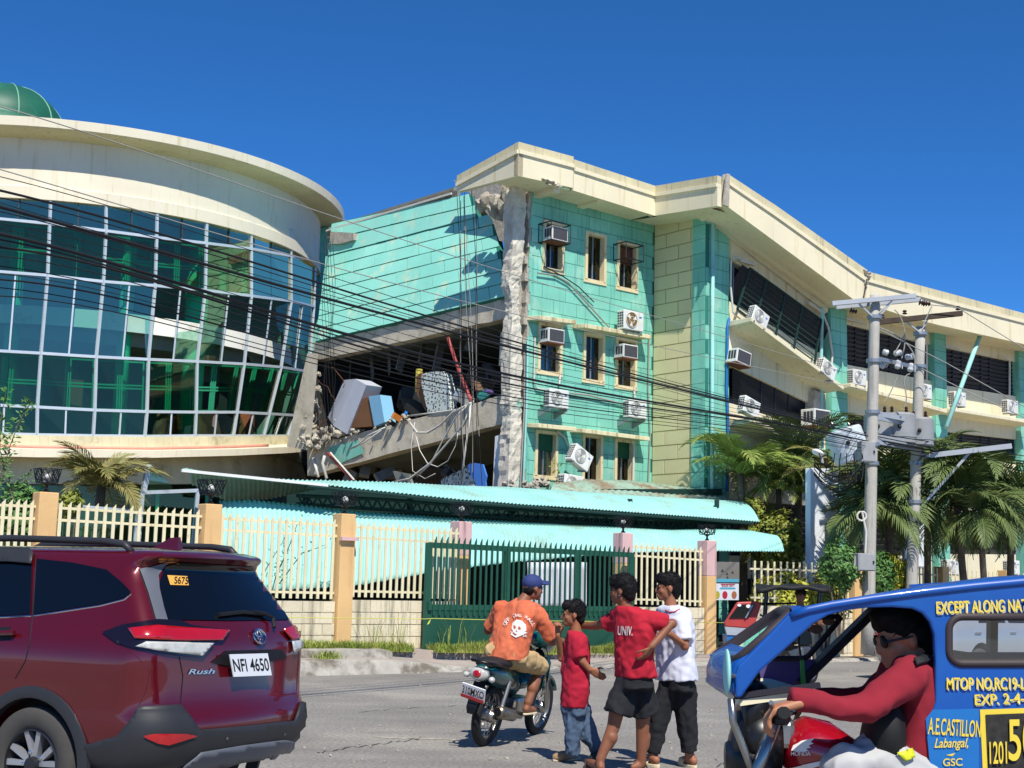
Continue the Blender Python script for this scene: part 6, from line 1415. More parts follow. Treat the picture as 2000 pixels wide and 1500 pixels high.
MB().box((1.3, 0, .5), (3.6, 1.3, .5)).build('underbody', M['ink'], suv, mat4=SM)
for x in (0, 2.685):
    MB().lathe([(.41, -.62), (.41, .62)], (x, 0, .34), Vector((0, 1, 0)), 32, False).build('wheel_well', M['ink'], suv, mat4=SM)
    for sd in (1, -1):
        fl = MB(); rg_ = []
        for k in range(25):
            a = math.radians(-22+224*k/24); c, s_ = math.cos(a), math.sin(a); rg_.append([Vector((x+c*r, sd*yy, .34+s_*r)) for r, yy in ((.405, .80), (.405, .862), (.43, .868), (.475, .858), (.478, .83))])
        fl.rings(rg_); fl.build('arch_trim', M['plastic'], suv, mat4=SM, auto=40); alloy_wheel(suv, x, sd*.835, .345, .215, sd)
sk.patch([(322, 1106), (352, 1097), (513, 1108), (522, 1142), (564, 1211), (450, 1213), (328, 1211), (318, 1180), (310, 1140)], 'rear_window', M['tint'], suv)
sk.patch([(273, 1112), (331, 1096), (322, 1104), (309, 1124), (311, 1150), (319, 1185), (327, 1212), (304, 1210), (290, 1160)], 'pillar_trim', M['greytrim'], suv)
sk.patch([(521, 1112), (526, 1140), (570, 1211), (564, 1212), (522, 1144)], 'pillar_trim', M['greytrim'], suv)
qw = sk.patch([(73, 1092), (140, 1099), (209, 1113), (238, 1137), (255, 1155), (253, 1163), (240, 1169), (196, 1180), (66, 1200)], 'side_window', M['tint'], suv, mirror=mir)
sk.patch([(-170, 1096), (-40, 1088), (64, 1090), (61, 1200), (-170, 1212)], 'side_window', M['tint'], suv, mirror=mir)
sk.patch([(-170, 1078), (20, 1076), (60, 1077), (69, 1083), (66, 1104), (20, 1100), (-170, 1100)], 'window_visor', M['plastic'], suv, off=.025, th=.004)
sk.line([(66, 1203), (196, 1183), (243, 1171), (256, 1160)], .006, 'window_trim', M['chrome'], suv); sk.line([(-170, 1214), (0, 1206), (62, 1203)], .006, 'window_trim', M['chrome'], suv)
sk.line([(70, 1082), (64, 1200), (57, 1260), (50, 1290), (30, 1325)], .004, 'door_seam', M['ink'], suv)
sk.line([(272, 1112), (290, 1165), (303, 1211)], .004, 'hatch_seam', M['ink'], suv); sk.line([(350, 1283), (357, 1320), (352, 1376)], .004, 'hatch_seam', M['ink'], suv); sk.line([(235, 1258), (270, 1285), (292, 1310), (285, 1350), (272, 1376)], .0025, 'panel_crease', M['carred'], suv)
sk.line([(348, 1097), (280, 1093), (275, 1110)], .003, 'roof_seam', M['ink'], suv)
sk.patch([(201, 1236), (240, 1221), (307, 1211), (352, 1213), (372, 1222), (447, 1233), (415, 1257), (391, 1284), (345, 1280), (260, 1266), (228, 1255)], 'lamp_housing', M['lampblack'], suv, off=.012, step=7)
sk.patch([(254, 1230), (307, 1225), (356, 1229), (444, 1234), (430, 1252), (356, 1253), (265, 1249)], 'tail_lamp', M['lampred'], suv, off=.022, step=7, th=.008)
sk.patch([(266, 1264), (285, 1255), (413, 1257), (391, 1281), (350, 1277), (307, 1271)], 'reverse_lamp', M['lampclear'], suv, off=.022, step=7, th=.008)
sk.patch([(549, 1232), (570, 1224), (587, 1220), (589, 1243), (567, 1252)], 'tail_lamp', M['lampred'], suv, off=.02, step=6, th=.008)
sk.patch([(566, 1253), (589, 1250), (585, 1266), (569, 1276)], 'reverse_lamp', M['lampclear'], suv, off=.02, step=6, th=.008)
sk.patch([(155, 1458), (232, 1437), (256, 1408), (272, 1379), (348, 1377), (386, 1425), (470, 1418), (572, 1407), (584, 1372), (590, 1362), (593, 1400), (591, 1440), (586, 1470), (470, 1482), (340, 1512), (250, 1540), (160, 1560)], 'bumper', M['plastic'], suv, off=.016, th=.02, step=10)
sk.patch([(338, 1503), (386, 1466), (470, 1452), (556, 1441), (580, 1447), (581, 1466), (470, 1481), (345, 1512)], 'diffuser', M['greytrim'], suv, off=.034, th=.01)
sk.patch([(281, 1436), (300, 1432), (370, 1433), (378, 1436), (340, 1448), (325, 1453), (305, 1449)], 'reflector', M['lampred'], suv, off=.036, step=6)
sk.patch([(411, 1294), (440, 1271), (548, 1268), (559, 1284), (530, 1292), (440, 1300)], 'plate_recess', M['ink'], suv, off=.008)
for x in (437, 549): sk.patch([(x-3, 1440-(x-437)*.08), (x, 1437-(x-437)*.08), (x+3, 1440-(x-437)*.08), (x, 1443-(x-437)*.08)], 'parking_sensor', M['greytrim'], suv, off=.03)
# number plate
q = [sk.hit(x, y) for x, y in ((447, 1278), (521, 1276), (529, 1319), (455, 1322))]; nv = sum((n for _, n in q), Vector()).normalized(); cpl = sum((h for h, _ in q), Vector())/4
PL = [onpl(x, y, cpl+nv*.05, nv) for x, y in ((447, 1278), (521, 1276), (529, 1319), (455, 1322))]
npl = MB().prism(PL, nv*.008).build('number_plate', M['platew'], suv); xd = (PL[2]-PL[3]); yd = (PL[0]-PL[3])
text('NFI 4650', M['ink'], PL[3]+xd*.03+yd*.22+nv*.006, xd.normalized(), yd.normalized(), xd.length*.93, yd.length*.58, npl)
sk.text('Rush', 366, 1317, 52, 10, M['chrome'], suv, ang=.02, shear=.3, name='badge_lettering')
# emblem of three ovals
eh, en = sk.hit(503, 1244); ex = H.cross(Z)*0+LFT*-1; ex = (ex-en*ex.dot(en)).normalized(); ey = en.cross(ex); ey = ey if ey.z > 0 else -ey
em = MB().lathe([(.001, 0), (.06, 0)], eh, en, 8, False).build('emblem', M['carred'], suv)
for (cx, cy, rx, ry) in ((0, 0, .066, .047), (0, .0, .022, .042), (0, .018, .044, .018)): MB().tube([eh+en*.016+ex*(cx+rx*math.cos(a))+ey*(cy+ry*math.sin(a)) for a in [k*2*math.pi/32 for k in range(33)]], .0062, 6).build('oval', M['chrome'], em)
sk.line([(529, 1230), (527, 1212), (512, 1204), (490, 1200)], .012, 'wiper_arm', M['ink'], suv, off=.03); sk.line([(512, 1203), (470, 1199), (424, 1204)], .014, 'wiper_blade', M['ink'], suv, off=.02)
stq = sk.patch([(325, 1125), (364, 1127), (367, 1145), (331, 1144)], 'window_sticker', M['sticker'], suv, off=.01); sk.text('S675', 338, 1142, 27, 14, M['ink'], stq, ang=-.05, off=.013)
rl_ = MB().tube([Vector((x, .53, 1.64+z)) for x, z in ((-.42, .0), (-.36, .045), (-.2, .062), (.6, .075), (1.4, .06), (1.55, .0))], [.02, .024, .022, .022, .022, .02], 8).build('roof_rail', M['plastic'], suv, mat4=SM, smooth=True)
MB().tube([Vector((x, -.53, 1.64+z)) for x, z in ((-.42, .0), (-.36, .045), (-.2, .062), (.6, .075), (1.4, .06), (1.55, .0))], [.02, .024, .022, .022, .022, .02], 8).build('roof_rail', M['plastic'], suv, mat4=SM, smooth=True)
MB().rings([[Vector((x-.02*k, s_*w*(1-k*.3), z0+(z1-z0)*k/2)) for s_ in (1, -1)]+[Vector((x+.03+.0*k, -w*.4, z0+(z1-z0)*k/2)), Vector((x+.03, w*.4, z0+(z1-z0)*k/2))] for x, w, z0, z1 in ((-.28, .03, 1.68, 1.76),) for k in range(3)]).build('antenna_fin', M['carred'], suv, mat4=SM) if False else None
MB().add([(-.36, .035, 1.66), (-.36, -.035, 1.66), (-.10, 0, 1.665), (-.35, .008, 1.75), (-.35, -.008, 1.75), (-.27, 0, 1.745)], [(0, 1, 4, 3), (0, 3, 5, 2), (1, 2, 5, 4), (3, 4, 5)]).build('antenna_fin', M['carred'], suv, mat4=SM)
sk.line([(-10, 1240), (34, 1239)], .016, 'door_handle', M['carred'], suv, off=.03)
sk.patch([(-8, 1226), (20, 1224), (20, 1250), (-8, 1252)], 'handle_recess', M['ink'], suv, off=.002)
# ================================================================== people
M['skin'] = mat('brown_skin', L(150, 98, 70), .55, .1, 8, spec=.35); M['skind'] = mat('tanned_skin', L(132, 84, 60), .55, .1, 8, spec=.35); M['hair'] = mat('black_hair', L(17, 15, 16), .7, .2, 30, spec=.2)
M['redtee'] = mat('red_cotton', L(176, 26, 46), .9, .12, 7); M['redtee2'] = mat('crimson_cotton', L(170, 22, 48), .9, .1, 7); M['whitetee'] = mat('white_cotton', L(206, 208, 222), .9, .06, 7); M['orangetee'] = mat('orange_cotton', L(196, 96, 62), .9, .14, 6, hue=(L(206, 112, 78), .2, 4)); M['blackcloth'] = mat('black_cloth', L(26, 27, 31), .9, .15, 8); M['jeans'] = mat('faded_jeans', L(84, 104, 128), .9, .25, 8, hue=(L(54, 70, 92), .2, 5)); M['khaki'] = mat('khaki_cloth', L(186, 158, 112), .9, .15, 6)
M['capblue'] = mat('navy_cap', L(44, 58, 108), .8, .1, 8); M['beige'] = mat('beige_rubber', L(214, 198, 164), .6, .08); M['sneaker'] = mat('tan_sneaker', L(150, 124, 92), .7, .15, 12); M['dshoe'] = mat('dark_shoe', L(38, 38, 44), .6, .1); M['flip'] = mat('dark_flipflop', L(48, 36, 38), .6, .1); M['printw'] = mat('white_print', L(228, 222, 214), .8, .06, 30)
def limb(b, pts, rs, n=12):
    pts = [Vector(p) for p in pts]; b.tube(pts, list(rs), n)
    for p, r in zip(pts, rs): b.ball(p, r*.995, 8)
def sleeve(b, pts, rs, n=16):
    pts = [Vector(p) for p in pts]; b.tube(pts, list(rs), n)
    for p, r in zip(pts[:-1], rs[:-1]): b.ball(p, r*.99, 8)
def tors(b, rings, n=20):
    """rings: (centre, side half width, depth half width, forward vector); squarish ellipses"""
    R_ = []
    for c, rx, ry, f in rings:
        f = Vector(f).normalized(); sd = f.cross(Z).normalized(); row = []
        for k in range(n):
            a = 2*math.pi*k/n; ca, sa = math.cos(a), math.sin(a); e = .8; row.append(Vector(c)+sd*rx*math.copysign(abs(ca)**e, ca)+f*ry*math.copysign(abs(sa)**e, sa))
        R_.append(row)
    b.rings(R_)
def basis(f, up=Z):
    f = Vector(f).normalized(); s_ = f.cross(Vector(up)).normalized(); u = s_.cross(f).normalized(); return Matrix((f, s_, u)).transposed()
def head(b, c, f, s=1., up=Z):
    R = basis(f, up); c = Vector(c); q = lambda x, y, z: c+R @ (Vector((x, y, z))*s)
    e = lambda p, r, n=12: b.ball(q(*p), (r[0]*s, r[1]*s, r[2]*s), n, R)
    e((-.012, 0, .028), (.097, .076, .09)); e((.028, 0, -.03), (.062, .061, .075)); e((.058, 0, -.085), (.03, .034, .026)); e((.0, 0, -.06), (.06, .058, .05))
    e((.094, 0, -.022), (.017, .013, .024)); e((.1, 0, -.033), (.013, .017, .011)); e((.085, 0, .01), (.012, .045, .012)); e((.086, 0, -.064), (.012, .024, .008)); e((.083, 0, -.074), (.012, .021, .008))
    for sd in (-1, 1): e((-.008, sd*.079, -.012), (.02, .011, .03)); e((.055, sd*.04, -.03), (.022, .02, .02))
    return R, q
def eyes(root, q, R, s=1., glasses=False):
    for sd in (-1, 1):
        MB().ball(q(.082, sd*.032, .002), (.008*s, .014*s, .007*s), 6, R).build('eye', M['hair'], root, smooth=True); MB().ball(q(.087, sd*.034, .021), (.006*s, .021*s, .005*s), 6, R).build('eyebrow', M['hair'], root, smooth=True)
def hairmesh(root, q, R, s, seed, fringe=.0, m=None, back=-.02):
    b = MB(); e = lambda p, r: b.ball(q(*p), (r[0]*s, r[1]*s, r[2]*s), 14, R)
    e((-.022, 0, .052), (.1, .086, .086)); e((-.05, 0, .015), (.074, .082, .085)); e((-.07, 0, back-.02), (.042, .062, .055)); e((.045, 0, .088), (.058, .068, .045)); e((.068, 0, .068+fringe), (.034, .06, .032))
    rg = random.Random(seed); o = remesh_union(b, 'hair', m or M['hair'], .009, root, 2, lambda v: v+noise.noise_vector(v*30)*.007+noise.noise_vector(v*80)*.003)
    st = MB()
    for k in range(420):
        a = rg.uniform(0, 6.28); z = rg.uniform(-.25, 1); r = math.sqrt(max(0, 1-z*z)); d_ = Vector((math.cos(a)*r, math.sin(a)*r, z))
        if d_.x > .55 and z < .35: continue
        p = q(-.022+d_.x*.1, d_.y*.086, .05+d_.z*.088); t = R @ Vector((rg.gauss(.5, .5), rg.gauss(0, .5), rg.gauss(-.25, .5))); t = (t-(R @ d_)*t.dot(R @ d_)).normalized()+(R @ d_)*.25; w = t.cross(R @ d_).normalized()*.004*s; l = rg.uniform(.025, .05)*s
        i = len(st.v); st.v += [p-w, p+w, p+t*l]; st.f += [(i, i+1, i+2)]
    st.build('hair_strands', m or M['hair'], root); return o
def hand(b, w, d, n, curl=.6, s=1., thumb=1, spread=.02):
    """w wrist, d hand direction, n palm normal (fingers bend towards it)"""
    d = Vector(d).normalized(); n = Vector(n); n = (n-d*n.dot(d)).normalized(); sd = d.cross(n); w = Vector(w)
    for k in range(4):
        o = (k-1.5)*.021*s; limb(b, [w+sd*o*.55, w+d*.085*s+sd*o], [.017*s, .0135*s], 8)
        p = w+d*.085*s+sd*o; a = 0; ln = [.036, .042, .04, .03][k]*s
        for j in range(3):
            a += curl*(.75 if j == 0 else 1); v = d*math.cos(a)+n*math.sin(a); q_ = p+(v+sd*o*.8)*ln*(1-.18*j); limb(b, [p, q_], [.0105*s, .0095*s], 7); p = q_
    p = w+d*.025*s+sd*thumb*.024*s
    for j in range(3):
        v = (d*.75+sd*thumb*(.75-.3*j)+n*(.35+.25*j*curl)).normalized(); q_ = p+v*.034*s; limb(b, [p, q_], [.0125*s, .0105*s], 7); p = q_
def foot(b, ankle, toe, s=1.):
    ankle, toe = Vector(ankle), Vector(toe); d = (toe-ankle); d.z = 0; d.normalize(); g = toe.z
    h = Vector((ankle.x, ankle.y, g+.035))-d*.03; limb(b, [h, ankle], [.035*s, .038*s]); limb(b, [h, h.lerp(toe+Z*.02, .6), toe+Z*.018], [.034*s, .038*s, .024*s])
def sole(name, m, parent, ankle, toe, w=.05, th=.025, strap=None):
    ankle, toe = Vector(ankle), Vector(toe); d = (toe-ankle); d.z = 0; d.normalize(); sd = d.cross(Z); a = Vector((ankle.x, ankle.y, toe.z))-d*.075; e = Vector((toe.x, toe.y, toe.z))+d*.03; L_ = (e-a).length; ol = []
    for k in range(20):
        t = 2*math.pi*k/20; ol.append(a+d*(L_*(.5-.5*math.cos(t)))+sd*w*(1.0 if math.cos(t) < 0 else .86)*math.sin(t))
    o = MB().prism([p-Z*th*.5 for p in ol], Z*th).build(name, m, parent, bevel=.006)
    if strap:
        c = a+d*L_*.6; r_ = [[c+d*x+sd*w*1.05*math.cos(t)+Z*(.0+.065*math.sin(t)) for t in [math.pi*k/8 for k in range(9)]] for x in (-.045, .05)]; q = MB().grid(r_).build('strap', strap, o, smooth=True); q.modifiers.new('s', 'SOLIDIFY').thickness = .008
    return o
def flipstrap(m, parent, ankle, toe):
    ankle, toe = Vector(ankle), Vector(toe); d = (toe-ankle); d.z = 0; d.normalize(); sd = d.cross(Z); f = toe-d*.02
    for k in (-1, 1): MB().tube([f+Z*.035, f-d*.06+sd*k*.035+Z*.06, f-d*.12+sd*k*.05+Z*.0], .006, 5).build('strap', m, parent)
def fold(k, a):
    def f(v):
        w = 1-abs(noise.noise(Vector((v.x*k*.8+v.z*k*.5, v.y*k*.8, v.z*k*.7)))); n1 = noise.noise_vector(Vector((v.x*k, v.y*k, v.z*k*.55)))
        return v+n1*a+noise.noise_vector(v*k*2.3)*a*.45+Vector((n1.x, n1.y, 0))*a*.8*w*w*w
    return f
# ------------------------------------------------------------------ small boy in a red T-shirt
Y = 12.1; A = lambda x, y, d_=0: pt(x, y, Y+d_)
fA = Vector((-1, -.12, 0)); bo = thing('person', gnd(1120, 1488), 'boy in long red T-shirt and jeans, hand to his mouth, walking left', 'person', 'people on the street')
b = MB(); R, q = head(b, A(1119, 1200), (-1, -.05, -.02), .94); limb(b, [A(1124, 1218), A(1126, 1248)], [.046, .055]); tors(b, [(A(1126, 1246), .1, .07, fA), (A(1126, 1290), .11, .065, fA), (A(1124, 1360), .1, .06, fA)])
limb(b, [A(1132, 1256, -.13), A(1138, 1292, -.17), A(1152, 1308, -.17)], [.042, .034, .026]); hand(b, A(1153, 1308, -.17), (.85, 0, -.5), (-.3, .8, .5), .3, .86)
limb(b, [A(1117, 1256, .14), A(1096, 1286, .08), A(1090, 1240, -.02)], [.04, .033, .026]); hand(b, A(1090, 1238, -.02), (.08, -.1, 1), (-.2, -.5, .2), 1.0, .86)
limb(b, [A(1117, 1388, -.05), A(1119, 1432, -.05), A(1118, 1470, -.05)], [.05, .038, .034]); limb(b, [A(1130, 1388, .07), A(1148, 1435, .06), A(1163, 1465, .08)], [.05, .038, .034])
remesh_union(b, 'body', M['skin'], .0085, bo); eyes(bo, q, R, .94); hairmesh(bo, q, R, .94, 1)
b = MB(); tors(b, [(A(1123, 1232), .07, .065, fA), (A(1125, 1242), .15, .085, fA), (A(1126, 1275), .175, .105, fA), (A(1125, 1310), .165, .115, fA), (A(1123, 1345), .165, .115, fA), (A(1121, 1380), .17, .11, fA)]); sleeve(b, [A(1129, 1256, -.13), A(1137, 1285, -.17)], [.065, .064]); sleeve(b, [A(1119, 1256, .13), A(1103, 1278, .13)], [.062, .06])
shA = remesh_union(b, 'shirt', M['redtee2'], .011, bo, 3, fold(10, .017))
b = MB(); sleeve(b, [A(1117, 1384, -.04), A(1118, 1432, -.05), A(1119, 1466, -.05), A(1118, 1474, -.05)], [.1, .072, .062, .066]); sleeve(b, [A(1129, 1384, .06), A(1148, 1435, .06), A(1161, 1458, .08), A(1163, 1463, .08)], [.1, .072, .062, .064]); tors(b, [(A(1121, 1370), .14, .1, fA), (A(1122, 1396), .14, .105, fA)])
remesh_union(b, 'jeans', M['jeans'], .012, bo, 3, fold(15, .02))
t0 = gnd(1085, 1487); a0 = gnd(1120, 1484); a0.z = .09; b = MB(); limb(b, [a0-Z*.03, Vector((a0.x, a0.y, .05))], [.045, .045]); limb(b, [Vector((a0.x, a0.y, .04)), Vector((t0.x+.05, t0.y, .045)), Vector((t0.x, t0.y, .035))], [.045, .046, .034]); sh_ = remesh_union(b, 'shoe', M['sneaker'], .01, bo); sole('sole', M['beige'], sh_, a0, Vector((t0.x, t0.y, .012)), .05, .024)
b = MB(); t0 = A(1160, 1480, .06); a0 = A(1165, 1462, .1); limb(b, [a0, t0], [.045, .036]); limb(b, [t0, t0+Vector((-.06, .02, -.05))], [.04, .032]); remesh_union(b, 'shoe', M['dshoe'], .01, bo)
# ------------------------------------------------------------------ taller boy in a red T-shirt and black shorts
Y = 11.55; B_ = lambda x, y, d_=0: pt(x, y, Y+d_); fB = Vector((-.75, -.66, 0)); bo = thing('person', gnd(1205, 1500), 'boy in red T-shirt and black shorts, one hand on hip', 'person', 'people on the street')
b = MB(); R, q = head(b, B_(1215, 1153), (-.92, .38, -.05)); limb(b, [B_(1220, 1172), B_(1228, 1206)], [.052, .062]); tors(b, [(B_(1232, 1204), .13, .08, fB), (B_(1236, 1245), .13, .075, fB), (B_(1238, 1305), .1, .06, fB)])
limb(b, [B_(1196, 1214, .14), B_(1165, 1222, .38), B_(1140, 1222, .56)], [.05, .04, .03]); hand(b, B_(1140, 1222, .56), (-.6, .55, -.15), (-.1, -.1, -1), .35)
limb(b, [B_(1272, 1214, -.12), B_(1313, 1218, -.12), B_(1273, 1262, -.22)], [.05, .042, .031]); hand(b, B_(1273, 1262, -.22), (-.5, .2, -.85), (-.7, .5, .1), .4, thumb=-1)
limb(b, [B_(1222, 1352, .02), B_(1205, 1385, .01), B_(1198, 1420, -.0), B_(1172, 1484, -.05)], [.06, .068, .055, .038]); limb(b, [B_(1194, 1440, -.02), B_(1186, 1456, .0)], [.056, .05]); limb(b, [B_(1252, 1352, .05), B_(1256, 1385, .08), B_(1255, 1425, .1), B_(1252, 1492, .14)], [.06, .068, .056, .04]); limb(b, [B_(1258, 1438, .12), B_(1257, 1456, .13)], [.056, .05])
aL = B_(1172, 1484, -.05); tL = gnd(1146, 1497); aR = B_(1250, 1494, .14); tR = gnd(1236, 1508)
foot(b, Vector((aL.x, aL.y, .08)), Vector((tL.x, tL.y, .02))); foot(b, Vector((aR.x, aR.y, .08)), Vector((tR.x, tR.y, .02)))
remesh_union(b, 'body', M['skind'], .0085, bo); eyes(bo, q, R); hairmesh(bo, q, R, 1.06, 2, -.01)
b = MB(); tors(b, [(B_(1225, 1184), .068, .068, fB), (B_(1230, 1194), .19, .1, fB), (B_(1236, 1230), .21, .125, fB), (B_(1238, 1265), .185, .12, fB), (B_(1240, 1300), .19, .12, fB), (B_(1240, 1323), .2, .125, fB)]); sleeve(b, [B_(1202, 1212, .12), B_(1188, 1220, .2)], [.075, .07]); sleeve(b, [B_(1262, 1210, -.1), B_(1304, 1216, -.12)], [.08, .072])
shB = remesh_union(b, 'shirt', M['redtee'], .011, bo, 3, fold(9, .018))
b = MB(); tors(b, [(B_(1238, 1318), .165, .11, fB), (B_(1236, 1345), .2, .125, fB)]); sleeve(b, [B_(1219, 1338, .02), B_(1206, 1394, .0)], [.092, .124]); sleeve(b, [B_(1252, 1338, .06), B_(1260, 1396, .1)], [.092, .124])
remesh_union(b, 'shorts', M['blackcloth'], .012, bo, 3, fold(9, .018))
s1_ = sole('flip_flop', M['flip'], bo, Vector((aL.x, aL.y, .08)), Vector((tL.x, tL.y, .008)), .045, .016); flipstrap(M['flip'], s1_, aL, Vector((tL.x, tL.y, .01))); s1_ = sole('flip_flop', M['flip'], bo, Vector((aR.x, aR.y, .08)), Vector((tR.x, tR.y, .008)), .045, .016); flipstrap(M['flip'], s1_, aR, Vector((tR.x, tR.y, .01)))
SkB = Skin(shB); SkB.text('UNIV.', 1207, 1240, 29, 18, M['printw'], shB, ang=-.06, off=.006)
MB().ball(q(-.0, -.082, -.04), .008, 6).build('ear_stud', M['chrome'], bo)
# ------------------------------------------------------------------ boy in a white T-shirt
Y = 12.0; C_ = lambda x, y, d_=0: pt(x, y, Y+d_); fC = Vector((-.85, -.5, 0)); bo = thing('person', gnd(1310, 1490), 'boy in white T-shirt and black trousers standing behind the others', 'person', 'people on the street')
b = MB(); R, q = head(b, C_(1304, 1148), (-1, -.08, -.02)); limb(b, [C_(1308, 1168), C_(1312, 1198)], [.05, .06]); tors(b, [(C_(1314, 1198), .13, .08, fC), (C_(1318, 1240), .13, .075, fC), (C_(1320, 1305), .1, .06, fC)])
limb(b, [C_(1336, 1212, -.14), C_(1338, 1262, -.2), C_(1306, 1236, -.3)], [.048, .04, .03]); hand(b, C_(1307, 1237, -.3), (-.7, -.1, .7), (-.5, .5, -.3), .9); limb(b, [C_(1298, 1210, .12), C_(1300, 1250, .1), C_(1308, 1250, -.02)], [.042, .036, .028])
limb(b, [C_(1308, 1360), C_(1285, 1410), C_(1274, 1478, .0)], [.05, .05, .04]); limb(b, [C_(1332, 1360), C_(1340, 1410), C_(1347, 1478)], [.05, .05, .04])
aL = C_(1278, 1480); tL = gnd(1262, 1494); aR = C_(1352, 1478); tR = gnd(1330, 1493)
foot(b, Vector((aL.x, aL.y, .08)), Vector((tL.x, tL.y, .025))); foot(b, Vector((aR.x, aR.y, .08)), Vector((tR.x, tR.y, .025)))
remesh_union(b, 'body', M['skin'], .0085, bo); eyes(bo, q, R); hairmesh(bo, q, R, 1.02, 3)
b = MB(); tors(b, [(C_(1310, 1181), .068, .068, fC), (C_(1313, 1190), .19, .1, fC), (C_(1318, 1228), .205, .125, fC), (C_(1320, 1275), .2, .125, fC), (C_(1320, 1328), .215, .135, fC)]); sleeve(b, [C_(1332, 1210, -.12), C_(1338, 1252, -.19)], [.085, .078]); sleeve(b, [C_(1297, 1208, .12), C_(1292, 1245, .12)], [.075, .07])
shC = remesh_union(b, 'shirt', M['whitetee'], .011, bo, 3, fold(9, .018)); SkC = Skin(shC); SkC.line([(1300, 1192), (1308, 1196), (1318, 1195), (1328, 1190)], .006, 'collar_trim', M['redtee'], bo, .002); SkC.line([(1322, 1250), (1330, 1257), (1342, 1259), (1352, 1254)], .006, 'cuff_trim', M['redtee'], bo, .002)
b = MB(); tors(b, [(C_(1319, 1318), .165, .11, fC), (C_(1319, 1350), .18, .12, fC)]); sleeve(b, [C_(1305, 1342), C_(1286, 1410), C_(1276, 1470)], [.09, .082, .068]); sleeve(b, [C_(1334, 1340), C_(1341, 1410), C_(1347, 1468)], [.105, .088, .07])
remesh_union(b, 'trousers', M['blackcloth'], .012, bo, 3, fold(10, .018))
for a_, t_ in ((aL, tL), (aR, tR)): sole('slide', M['beige'], bo, Vector((a_.x, a_.y, .08)), Vector((t_.x, t_.y, .012)), .055, .03, strap=M['beige'])
# ================================================================== small motorcycle
M['mcteal'] = mat('dark_teal_fairing', L(10, 74, 74), .25, .05, 6, coat=.8); M['mcblack'] = mat('motorcycle_black', L(20, 20, 22), .35, .1, 8); M['steelm'] = mat('bright_metal', L(160, 158, 152), .3, .12, 10, metal=.9); M['muff'] = mat('muffler_metal', L(130, 122, 108), .35, .2, 8, metal=.8); M['mirrorb'] = mat('mirror_glass', L(110, 150, 200), .05, 0, metal=.9); M['seat'] = mat('black_vinyl_seat', L(28, 28, 30), .6, .1)
def spoked(root, m4, x, r, w, name='wheel', spokes=24, rimm='steelm'):
    t = MB().lathe([(r-.075, -w*.42), (r-.02, -w/2), (r, -w*.2), (r, w*.2), (r-.02, w/2), (r-.075, w*.42)], (x, 0, r), Vector((0, 1, 0)), 40, False).build(name, M['rubber'], root, mat4=m4, smooth=True)
    MB().lathe([(r-.07, -w*.38), (r-.085, -w*.2), (r-.085, w*.2), (r-.07, w*.38)], (x, 0, r), Vector((0, 1, 0)), 40, False).build('rim', M[rimm], t, mat4=m4, smooth=True)
    MB().lathe([(.05, -.07), (.06, -.04), (.06, .04), (.05, .07)], (x, 0, r), Vector((0, 1, 0)), 20).build('hub', M['steelm'], t, mat4=m4)
    sp = MB()
    for k in range(spokes): a = 2*math.pi*k/spokes; sp.bar((x+.05*math.cos(a+.3), .03*(-1)**k, r+.05*math.sin(a+.3)), (x+(r-.08)*math.cos(a), 0, r+(r-.08)*math.sin(a)), .004, .004)
    o = sp.build('spokes', M['steelm'], t, mat4=m4); o['kind'] = 'stuff'; return t
rc = gnd(943, 1457); hv = Vector((.41, .91, 0)).normalized(); lv = Vector((-hv.y, hv.x, 0)); lean = Matrix.Rotation(math.radians(9), 4, 'X')
MM = Matrix.Translation(rc) @ Matrix((hv, lv, Z)).transposed().to_4x4() @ lean; mc = thing('motorcycle', None, 'small dark teal motorcycle seen from behind, ridden by the man in orange', 'motorcycle', m=MM)
def mb_(b, name, m, parent=None, **k): return b.build(name, M[m], parent or mc, mat4=MM, **k)
spoked(mc, MM, 0, .285, .08); spoked(mc, MM, 1.22, .285, .075)
mb_(MB().rings([[Vector((x, sd*w, z)) for sd, z_ in ((1, 0), (.6, 1), (-.6, 1), (-1, 0)) for z in (z0+z_*.03,)] for x, w, z0 in ((-.28, .045, .46), (-.24, .055, .56), (-.12, .06, .63), (.1, .06, .64))]), 'rear_mudguard', 'mcblack', auto=40)
mb_(MB().rings([[Vector((x, w*math.cos(a), zc+h*math.sin(a))) for a in [k*math.pi/6 for k in range(12)]] for x, w, zc, h in ((-.32, .07, .72, .05), (-.22, .11, .7, .09), (0, .125, .66, .12), (.25, .12, .62, .13), (.42, .09, .55, .12))]), 'side_cowl', 'mcteal', smooth=True)
mb_(MB().rings([[Vector((x, w*math.cos(a), zc+h*math.sin(a))) for a in [k*math.pi/6 for k in range(12)]] for x, w, zc, h in ((-.3, .08, .775, .03), (-.1, .13, .79, .045), (.2, .14, .775, .05), (.45, .12, .75, .045), (.62, .06, .70, .04))]), 'seat', 'seat', smooth=True)
mb_(MB().tube([(-.05, .13, .76), (-.3, .12, .8), (-.4, .07, .805), (-.4, -.07, .805), (-.3, -.12, .8), (-.05, -.13, .76)], .014, 8), 'grab_rail', 'mcblack', smooth=True)
tl_ = mb_(MB().rings([[Vector((x, w*math.cos(a), .69+h*math.sin(a))) for a in [k*math.pi/6 for k in range(12)]] for x, w, h in ((-.33, .1, .07), (-.38, .09, .06), (-.4, .06, .04))]), 'tail_lamp', 'lampclear', smooth=True); mb_(MB().ball((-.385, 0, .69), (.03, .05, .04), 10), 'red_lens', 'lampred', tl_, smooth=True)
mb_(MB().rings([[Vector((x, sd*w, z+(.012 if q_ else 0))) for sd, q_ in ((1, 0), (1, 1), (-1, 1), (-1, 0))] for x, w, z in ((-.3, .06, .6), (-.36, .055, .48), (-.4, .05, .38), (-.41, .03, .33))]), 'mud_flap', 'mcblack')
